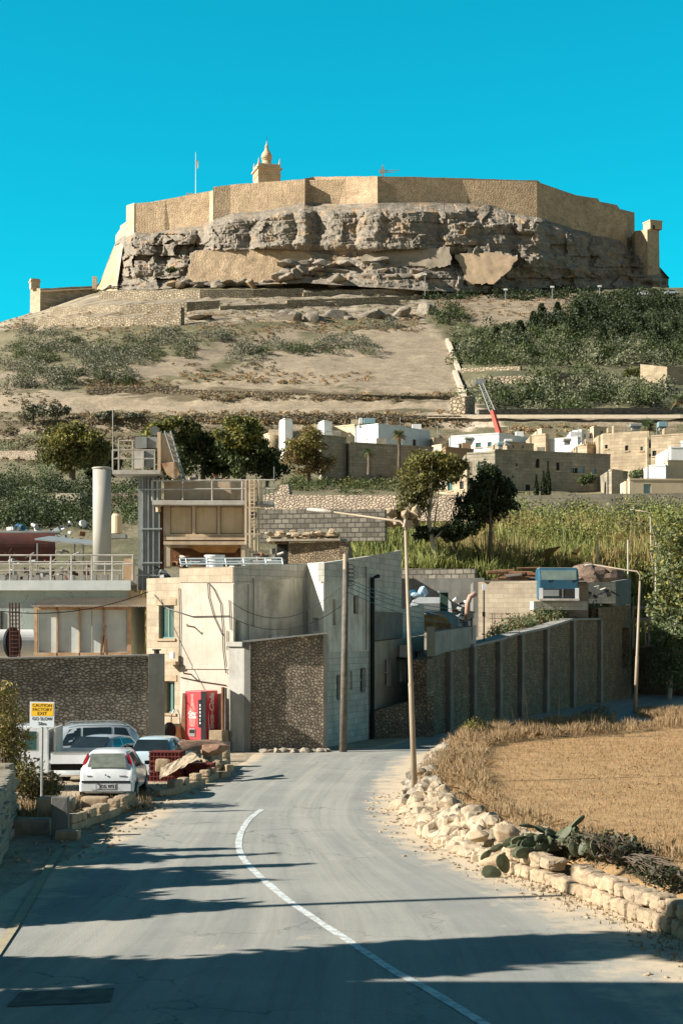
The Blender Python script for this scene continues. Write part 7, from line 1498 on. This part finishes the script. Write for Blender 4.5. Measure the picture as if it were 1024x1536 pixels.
for px, py, h_ in ((812, 492, 34), (836, 486, 30), (868, 490, 36), (890, 500, 40), (858, 505, 26), (930, 512, 34), (960, 508, 30), (905, 520, 26), (800, 498, 28), (780, 506, 22), (745, 512, 18), (985, 520, 30), (1010, 515, 34), (880, 480, 30)):
    d = dat(px, py); b = T(px, d); u = d/F; t = thing('conifer', 'dark conifer standing among the shrubs below the citadel', 'conifer', b, 'dark conifers on the slope below the citadel'); k = 420; zz = RS.rand(k)**.8; rr = h_*u*.30*(1-zz)**.7*RS.uniform(.3, 1.1, k)+.3; a = RS.rand(k)*6.283
    np_obj('crown', leaves(np.stack([b.x+rr*np.cos(a), b.y+rr*np.sin(a), b.z+.5+zz*h_*u], 1), .5), 4, DARKG, t, tuple(b)); part('trunk', MB().tube([b, b+Vector((0, 0, h_*u*.8))], [.3, .05], 6), BARK, t)
for px, py, w_, h_, lab in ((50, 634, 20, 26, 'grey olive tree by the dirt track at the left edge of the slope'), (85, 628, 18, 20, 'second grey olive tree on the lowest left terrace'), (160, 634, 16, 16, 'small grey olive tree in the middle of the left terrace'), (200, 632, 12, 12, 'smallest grey olive tree on the left terrace'), (75, 685, 20, 18, 'thin olive tree below the dirt track')):
    d = dat(px, py+4); tree(lab, px, py+4, d, [(px-w_*.3, py-h_*.6, w_*.6, h_*.4), (px+w_*.4, py-h_*.7, w_*.6, h_*.4)], 1400, .26, CACTF, name='olive_tree', cat='olive tree', trunk=.25, base=T(px, d))
for px, py, w_, h_, m_, lab in ((950, 562, 26, 20, OLIVE, 'rounded olive bush beside the stained wall on the right slope'), (880, 720, 20, 14, GREEN, 'green bush left of the white hut'), (958, 712, 22, 14, PALEG, 'pale leafy bush in front of the limestone farmhouse'), (1015, 718, 18, 14, GREEN, 'bush in front of the tan shed'), (257, 405, 12, 6, GREEN, 'green bush growing at the foot of the left cliff')):
    d = {562: dat(950, 566), 405: 517}.get(py, 212); b = P(px, py+4, d); t = thing('bush', lab, 'bush', b); u = d/F; q = P(px, py, d); np_obj('foliage', leaves(lobe_pts([(q.x-w_*u*.25, q.y, q.z, w_*u*.4, w_*u*.4, h_*u*.5), (q.x+w_*u*.25, q.y, q.z+.2, w_*u*.4, w_*u*.4, h_*u*.5)], 900, .4), .18 if d < 300 else .4), 4, m_, t, tuple(b))
# reeds
def blades(pos, h, w, lean, mat, name, taper=True, bend=.3, **kw):
    n = len(pos); a = RS.rand(n)*6.283; ln = np.abs(RS.normal(size=n))*lean; hh = h*RS.uniform(.55, 1.15, n); dx, dy = np.cos(a)*ln, np.sin(a)*ln; b = RS.rand(n)*6.283; wx, wy = np.cos(b)*w/2, np.sin(b)*w/2
    p0 = pos-np.stack([wx, wy, wx*0], 1); p1 = pos+np.stack([wx, wy, wx*0], 1); m_ = pos+np.stack([dx*.35, dy*.35, hh*.6], 1); tp = pos+np.stack([dx, dy, hh*(1-bend*ln/(lean+1e-6)*.4)], 1)
    ws = np.stack([wx, wy, wx*0], 1); V = np.stack([p0, p1, m_+ws*.8, tp, m_-ws*.8], 1).reshape(-1, 3); return np_obj(name, V, 5, mat, **kw)
def scatter(n, x0, x1, d0, d1, f=None):
    px = RS.uniform(x0, x1, n); d = RS.uniform(d0, d1, n); x = (px-512)*d/F; z = terr_np(x, d); k = np.ones(n, bool) if f is None else f(px, d, x); return np.stack([x, d, z], 1)[k]
def patch(th, sc_=.16, seed=0): return lambda px, d, x: np.array([noise.noise(Vector((a*sc_, b*sc_*.7, seed)))+.25*noise.noise(Vector((a*.9, b*.9, seed))) > th for a, b in zip(x, d)])
def hmod(pos, sc_, seed, lo, hi): return np.array([lo+(hi-lo)*max(0, min(1, .5+.9*noise.noise(Vector((a*sc_, b*sc_, seed))))) for a, b, c in pos])
pos = scatter(14000, 520, 1120, 122, 152, patch(-.12, .22, 1)); blades(pos, hmod(pos, .25, 2, .8, 3.2), .075, 1.0, REEDG, 'reed_bed', label='bright green giant reeds filling the hollow below the village wall', category='reeds', kind='stuff')
pos = scatter(14000, 640, 1100, 122, 154, patch(-.02, .14, 5)); blades(pos, hmod(pos, .3, 7, 1.0, 3.4), .07, .9, REEDY, 'reed_bed', label='dry golden reeds mixed into the green reed bed', category='reeds', kind='stuff')
pos = scatter(16000, 600, 1120, 119, 135, None); blades(pos, hmod(pos, .5, 8, .6, 2.4), .07, .9, REEDG, 'reed_bed', label='front row of green reeds just behind the yard walls', category='reeds', kind='stuff')
mass('reed_scrub', 'bright leafy shrubs pushing up through the reed bed', 'bushes', [(620, 790, 1080, 850), (840, 790, 1080, 830), (700, 770, 1080, 800)], 260, 260, (.9, 2.5), .12, REEDG, tall=1.25)
mass('reed_scrub', 'dark shrubs between the tall reeds', 'bushes', [(560, 775, 1080, 845), (620, 768, 1060, 790)], 170, 260, (.9, 2.3), .12, DARKG, tall=1.3)
mass('reed_scrub', 'olive brambles between the tall reeds', 'bushes', [(560, 785, 1080, 848)], 150, 260, (.9, 2.3), .12, YELG, tall=1.3)
mass('reed_scrub', 'dark shrubs and brambles under the reeds', 'bushes', [(520, 775, 1080, 845), (520, 800, 700, 845), (520, 790, 640, 815)], 150, 130, (1.0, 2.2), .16, GREEN)
mass('reed_scrub', 'yellowish scrub left of the tall street lamp top', 'bushes', [(520, 800, 640, 835), (700, 790, 860, 830)], 46, 150, (.8, 1.8), .14, YELG)
blades(scatter(4200, 165, 240, 82, 100), 2.2, .10, .5, REEDY, 'dry_cane', label='golden dry canes between the chimney and the plant column', category='canes', kind='stuff')
blades(scatter(2500, 100, 150, 82, 96), 1.8, .10, .5, REEDY, 'dry_cane', label='golden dry canes behind the terrace canopy', category='canes', kind='stuff')
# leafy roadside tree at the right edge
tree('leafy pale green roadside tree at the right picture edge', 1004, 1052, 104, [(1012, 820, 30, 40), (1030, 870, 46, 48), (1008, 930, 34, 44), (1030, 980, 44, 44), (1004, 1005, 26, 26), (1040, 800, 34, 36), (1050, 920, 40, 60)], 17000, .12, PALEG, name='leafy_tree', trunk=.16, tmat=BARKP, mat2=YELG, dens=2.0, base=Vector((X(1003, 104), 104, 0)))
# vines behind the lane wall
def bush(name, label, cat, L_, n, lsz, mat, base, mat2=None, stem=0):
    t = thing(name, label, cat, base); np_obj('foliage', leaves(lobe_pts(L_, n, .35), lsz), 4, mat, t, tuple(base))
    if mat2: np_obj('dry_foliage', leaves(lobe_pts(L_, n//2, .6), lsz*.9), 4, mat2, t, tuple(base))
    if stem:
        mb = MB()
        for k in range(stem):
            l = random.choice(L_); e = Vector(l[:3])+Vector((rnd(-1, 1)*l[3], rnd(-1, 1)*l[4], rnd(.2, 1.2)*l[5])); b = Vector(base)+Vector((rnd(-.2, .2), rnd(-.2, .2), 0)); mb.tube([b, b.lerp(e, .5)+Vector((0, 0, .1)), e], [.014, .01, .004], 4)
        part('stems', mb, BARK, t)
    return t
L_ = []
for k in range(34): px = rnd(742, 895); d = interp(px, [(742, 80), (895, 101)])+rnd(.6, 3.5); q = P(px, interp(px, [(742, 955), (800, 938), (856, 925), (895, 918)])+rnd(-8, 6), d); L_.append((q.x, q.y, q.z, rnd(.4, 1.0), rnd(.4, 1), rnd(.4, .8)))
bush('climbing_vine', 'pale leafy vines sprawling behind the top of the lane wall', 'vine', L_, 6500, .09, PALEG, P(820, 945, 90), BROWNL, 20)
# left roadside bush and weeds
L_ = [(X(-2, 38.8), 38.8, 2.3, .62, .7, .7), (X(12, 38.8), 39.0, 1.7, .5, .6, .5), (X(-15, 38.8), 39.2, 1.4, .8, .8, .9), (X(0, 39), 38.4, 2.9, .5, .5, .35), (X(28, 38.8), 38.8, .95, .55, .5, .35)]
bush('roadside_bush', 'yellow-green spiky bush in front of the truck at the left edge', 'bush', L_, 4600, .05, YELG, Vector((X(0, 38.8), 38.8, 0)), DGRASS, 60)
L_ = [(X(25, 38.5), 38.4, .75, .5, .4, .35), (X(50, 38.5), 38.6, .5, .4, .35, .3), (X(70, 39), 38.8, .55, .35, .3, .35), (X(85, 40), 39.4, .5, .3, .3, .3)]
bush('roadside_bush', 'low olive weeds around the foot of the sign post', 'bush', L_, 2200, .04, OLIVE, Vector((X(50, 38.5), 38.5, 0)), BROWNL, 40)
def flat_scatter(n, poly):
    xs_ = [p[0] for p in poly]; ys_2 = [p[1] for p in poly]; px = RS.uniform(min(xs_), max(xs_), n); py = RS.uniform(min(ys_2), max(ys_2), n); k = inpoly(px, py, poly); px, py = px[k], py[k]; d = GD(py); return np.stack([X(px, d), d, d*0], 1)
def GDv(py): return EYE*F/(py-HZ)
def flat_scatter(n, poly):
    xs_ = [p[0] for p in poly]; yv = [p[1] for p in poly]; px = RS.uniform(min(xs_), max(xs_), n); py = RS.uniform(min(yv), max(yv), n); k = inpoly(px, py, poly); px, py = px[k], py[k]; d = EYE*F/(py-HZ); return np.stack([(px-512)*d/F, d, d*0], 1)
blades(flat_scatter(1800, [(20, 1215), (75, 1210), (70, 1250), (20, 1255)]), .42, .014, .16, DGRASS, 'dry_weeds', label='golden dry grass clump between the dry wall and the sign', category='dry grass', kind='stuff')
blades(flat_scatter(2600, [(90, 1200), (225, 1190), (230, 1215), (160, 1225), (95, 1235)]), .22, .012, .12, DGRASS, 'dry_weeds', label='dry grass around the hatchback rear wheels and kerb stones', category='dry grass', kind='stuff')
# mown field grass and its edge
def infield(n, t0, t1, p=1.0):
    i = RS.randint(0, len(fe)-1, n); f = RS.rand(n); t = t0+(t1-t0)*RS.rand(n)**p; A = np.array([(q.x, q.y) for q in fe]); q = A[i]*(1-f)[:, None]+A[i+1]*f[:, None]; r = q*(1-t)[:, None]+np.array([[INN.x, INN.y]])*t[:, None]; k = (r[:, 0] < r[:, 1]*.2133+1.5) & (r[:, 1] > 18); r, t = r[k], t[k]; z = np.array([fieldz(a, x, y) for a, (x, y) in zip(t, r)]); return np.concatenate([r, z[:, None]], 1), t
pos, t_ = infield(90000, .03, .98); blades(pos, .085, .012, .05, STUB, 'stubble', label='short golden stubble covering the mown field', category='stubble', kind='stuff')
pos, t_ = infield(60000, .012, .085); pos = pos[(pos[:, 1] > 40)]; blades(pos[:10000], hmod(pos[:10000], .6, 3, .15, .6), .016, .22, DGRASS, 'dry_grass', label='tall dry golden grass along the bank behind the lamp post', category='dry grass', kind='stuff')
pos, t_ = infield(30000, .02, .09); pos = pos[(pos[:, 1] <= 42) & (pos[:, 1] > 27)]; blades(pos[:4200], hmod(pos[:4200], .8, 4, .08, .36), .014, .16, DGRASS, 'dry_grass', label='shorter dry grass behind the broken stones of the field edge', category='dry grass', kind='stuff')
k_ = 1500; u_ = RS.rand(k_); xx = np.interp(u_, [0, .4, .7, 1], [1.75, 2.2, 2.9, 3.6])+RS.rand(k_)*.6; yy = np.interp(u_, [0, .4, .7, 1], [38.5, 33, 30, 28]); pos = np.stack([xx, yy, .12+(xx-np.interp(u_, [0, .4, .7, 1], [1.75, 2.2, 2.9, 3.6]))*.6], 1); blades(pos, hmod(pos, 1.5, 4, .05, .42), .014, .16, DGRASS, 'dry_grass', label='dry grass tufts growing between the broken stones of the rubble bank', category='dry grass', kind='stuff')
px = RS.uniform(690, 920, 9000); d = np.interp(px, [690, 730, 800, 860, 920], [57, 60, 63.5, 66, 67.5])+RS.normal(size=9000)*.9; keep = np.array([noise.noise(Vector((a*.05, 3, 0))) > -.25 for a in px]); blades(np.stack([(px-512)*d/F, d, d*0+.38], 1)[keep], .62, .018, .28, DGRASS, 'dry_grass', label='shaggy golden grass silhouetted against the shaded lane wall', category='dry grass', kind='stuff')
px = RS.uniform(955, 1060, 3000); d = RS.uniform(80, 86, 3000); blades(np.stack([(px-512)*d/F, d, d*0+.1], 1), .4, .02, .2, DGRASS, 'dry_grass', label='dry grass verge at the foot of the leafy roadside tree', category='dry grass', kind='stuff')
single('verge', MB().prism([(X(955, 84), 79), (X(1080, 84), 78), (X(1120, 84), 88), (X(965, 84), 87)], -.05, .12), MATS['stubble_ground'], kind='structure')
def twig(label, px, d, h_, n, z=.5, mat=BROWNL):
    b = Vector((X(px, d), d, z)); t = thing('dry_stalk', label, 'dry plant', b); mb = MB(); top = b+Vector((rnd(-.1, .1), 0, h_)); mb.tube([b, b.lerp(top, .5)+Vector((.04, 0, 0)), top], [.022, .016, .006], 5)
    for k in range(n): s = b.lerp(top, rnd(.25, .95)); e = s+Vector((rnd(-.35, .35), rnd(-.2, .2), rnd(.1, .35)))*h_*.5; mb.tube([s, e], [.010, .004], 4)
    part('stalks', mb, M('dry_stem', (.42,.33,.22), (.26,.2,.13)), t)
twig('tall branching dry plant in front of the lane wall', 790, 63, 1.7, 18); twig('single dry stalk right of the branching dry plant', 835, 64, 1.3, 2); twig('thin dry stalk left of the branching dry plant', 768, 62, .95, 4)
bush('small_shrub', 'small yellow-green shrub at the tip of the field bank', 'shrub', [(X(705, 58), 58, .75, .35, .3, .35), (X(715, 59), 59, .9, .3, .3, .3)], 1100, .045, YELG, Vector((X(708, 58), 58, .4)), None, 10)
bush('small_shrub', 'grey bush at the far corner of the field', 'shrub', [(X(900, 68), 68, .8, .5, .3, .45), (X(880, 68), 68, .7, .4, .3, .4)], 900, .05, CACTF, Vector((X(893, 68), 68, .4)), BROWNL, 10)
# prickly pear in front
pp = thing('prickly_pear', 'sprawling prickly pear with drooping pads over the field wall', 'prickly pear', Vector((3.15, 29.2, .4)))
def pad(c, up, nrm, L1, W1):
    mb = MB(); up = up.normalized(); s = up.cross(nrm).normalized(); n_ = s.cross(up).normalized(); k = 14; ring = []
    for i in range(k):
        a = 2*math.pi*i/k; r_ = W1*(math.sin(a)); h_ = L1*(.5-.5*math.cos(a)); r_ *= .75+.35*(h_/L1); ring.append((r_, h_))
    f = [c+s*a+up*b+n_*.012 for a, b in ring]; b_ = [c+s*a+up*b-n_*.012 for a, b in ring]; m1 = c+up*L1*.55+n_*.032; m2 = c+up*L1*.55-n_*.032
    o_ = [m1, m2]+f+b_; fs = [(0, 2+i, 2+(i+1) % k) for i in range(k)]+[(1, 2+k+(i+1) % k, 2+k+i) for i in range(k)]+[(2+i, 2+k+i, 2+k+(i+1) % k, 2+(i+1) % k) for i in range(k)]; mb.add(o_, fs); return mb
def chain(c, dirv, n, size):
    for i in range(n):
        L1 = size*rnd(.8, 1.15); nrm = Vector((rnd(-1, 1), rnd(-1, 1), rnd(-.5, .5))); part('pad', pad(c, dirv, nrm, L1, L1*.25), CACT, pp); c = c+dirv.normalized()*L1*.92; dirv = dirv.normalized()+Vector((rnd(-.5, .3), rnd(-.5, .2), rnd(-.55, .25)))
for k in range(46):
    b = Vector((X(rnd(780, 880), 28.8), 28.6+rnd(-.6, .7), .5+rnd(0, .2))); chain(b, Vector((rnd(-1.3, .4), rnd(-1.0, .1), rnd(-.35, .2))), random.randint(2, 3), rnd(.24, .40))
for px, py, a in ((760, 1310, -.4), (772, 1300, .2), (785, 1308, .5), (752, 1312, -1.0)):
    d = GD(py, .05) if py > 1280 else 29.5; q = P(px, py, d-.1); part('pad', pad(q, Vector((a, -.1, 1 if abs(a) < .9 else .2)), Vector((.2, -1, .2)), .36, .13), CACT, pp)
L_ = [(X(880, 27.5), 27.8, .62, .35, .4, .22), (X(915, 27), 27.3, .64, .4, .4, .25), (X(950, 26.5), 26.6, .6, .35, .35, .2), (X(985, 25), 25.4, .55, .35, .3, .16), (X(1010, 24), 24.6, .55, .3, .3, .14)]
bush('dead_shrub', 'dark tangled dead shrub on top of the pale block wall', 'shrub', L_, 2600, .045, M('grey_brown_leaves', (.15,.12,.075), (.05,.045,.03), island=.6, **LF), Vector((X(930, 27), 27, .45)), DARKG, 90)
for k in range(14):
    b = Vector((X(rnd(860, 960), 27.3), 27.3+rnd(-.3, .6), .5)); part('pad', pad(b, Vector((rnd(-.5, .5), 0, 1)), Vector((rnd(-1, 1), -1, 0)), rnd(.2, .32), .08), CACT, bpy.data.objects['dead_shrub'])
# straw litter on the right verge
n = 900; y = RS.uniform(18, 29, n); x = np.interp(y, [14, 19, 23, 26.8, 29.5], [5.45, 5.15, 4.75, 3.65, 2.7])-np.abs(RS.normal(size=n))*.35; pos = np.stack([x, y, y*0+.03], 1); np_obj('straw_litter', leaves(pos, .035, .25, up=2), 4, BROWNL, label='brown dry leaves and straw scattered below the pale block wall', category='litter', kind='stuff')
# ================================================================== OUTSIDE THE FRAME ON THE LEFT: WHAT SHADES THE ROAD
oh = thing('roadside_house', 'flat-roofed house left of the frame that shades the near road', 'house', (-13, 8, 0)); part('wall', MB().prism([(-18, -6), (-9.2, -6), (-9.2, 15.9), (-18, 15.9)], 0, 8.6), HOUSET, oh); part('parapet', MB().prism([(-18.1, -6.1), (-9.1, -6.1), (-9.1, 16.0), (-18.1, 16.0)], 8.603, 9.0), HOUSET, oh)
def shade_tree(label, x, y, L_, n, lsz, trunk=.18):
    b = Vector((x, y, 0)); t = thing('roadside_tree', label, 'tree', b); sub = []
    for l in L_:
        k = 12; dr = RS.normal(size=(k, 3)); dr /= np.linalg.norm(dr, axis=1)[:, None]
        for j in range(k): s = RS.uniform(.3, .5); r_ = RS.uniform(.4, .95); sub.append((l[0]+dr[j, 0]*r_*l[3], l[1]+dr[j, 1]*r_*l[4], l[2]+dr[j, 2]*r_*l[5], l[3]*s, l[4]*s, l[5]*s))
    np_obj('crown', leaves(lobe_pts(sub, n, .2), lsz), 4, GREEN, t, tuple(b)); limbs(b, (x, y, max(l[2] for l in L_)), trunk, 6, 1.0, BARK, t)
shade_tree('tall dense tree outside the left edge beside the house', -10.2, 18.5, [(-10.2, 18.5, 3, 1.2, 1.0, 3), (-10.2, 18.5, 6.2, 1.2, .98, 2.8), (-10.4, 18.5, 8.4, 1.0, .95, 1.8)], 30000, .17)
shade_tree('lower bushy tree outside the left edge', -11.8, 23.0, [(-11.8, 22.9, 2.2, 2.0, 1.5, 2.3), (-11.6, 23.6, 3.6, 1.8, 1.4, 1.5), (-11.5, 22.6, 4.3, 1.2, .6, .8)], 20000, .15)
shade_tree('feathery tree outside the left edge behind the bushy one', -12.2, 26.0, [(-12.0, 25.8, 2.4, 2.0, 1.8, 2.3), (-12.0, 26.6, 3.8, 1.6, 1.6, 1.4), (-12.0, 25.2, 5.2, .8, .3, .9), (-12.1, 26.9, 5.5, .4, .2, 1.2)], 20000, .14)
shade_tree('last tree outside the left edge near the dry stone wall', -12.2, 29.0, [(-12.0, 28.8, 2.2, 1.9, 1.6, 2.1), (-12.0, 29.3, 3.4, 1.5, 1.2, 1.2), (-12.1, 28.5, 4.8, .5, .2, 1.4), (-12.1, 29.6, 4.5, .6, .2, 1.2)], 17000, .14)
op = thing('utility_pole', 'utility pole outside the left edge casting a long thin shadow', 'utility pole', (-13.5, 22.2, 0)); part('pole', MB().tube([(-13.5, 22.2, 0), (-13.5, 22.2, 11.5)], [.14, .09], 10), WOOD, op)
part('crossarm', MB().box((-13.5, 22.2, 10.8), (.1, 1.2, .1)), WOOD, op)
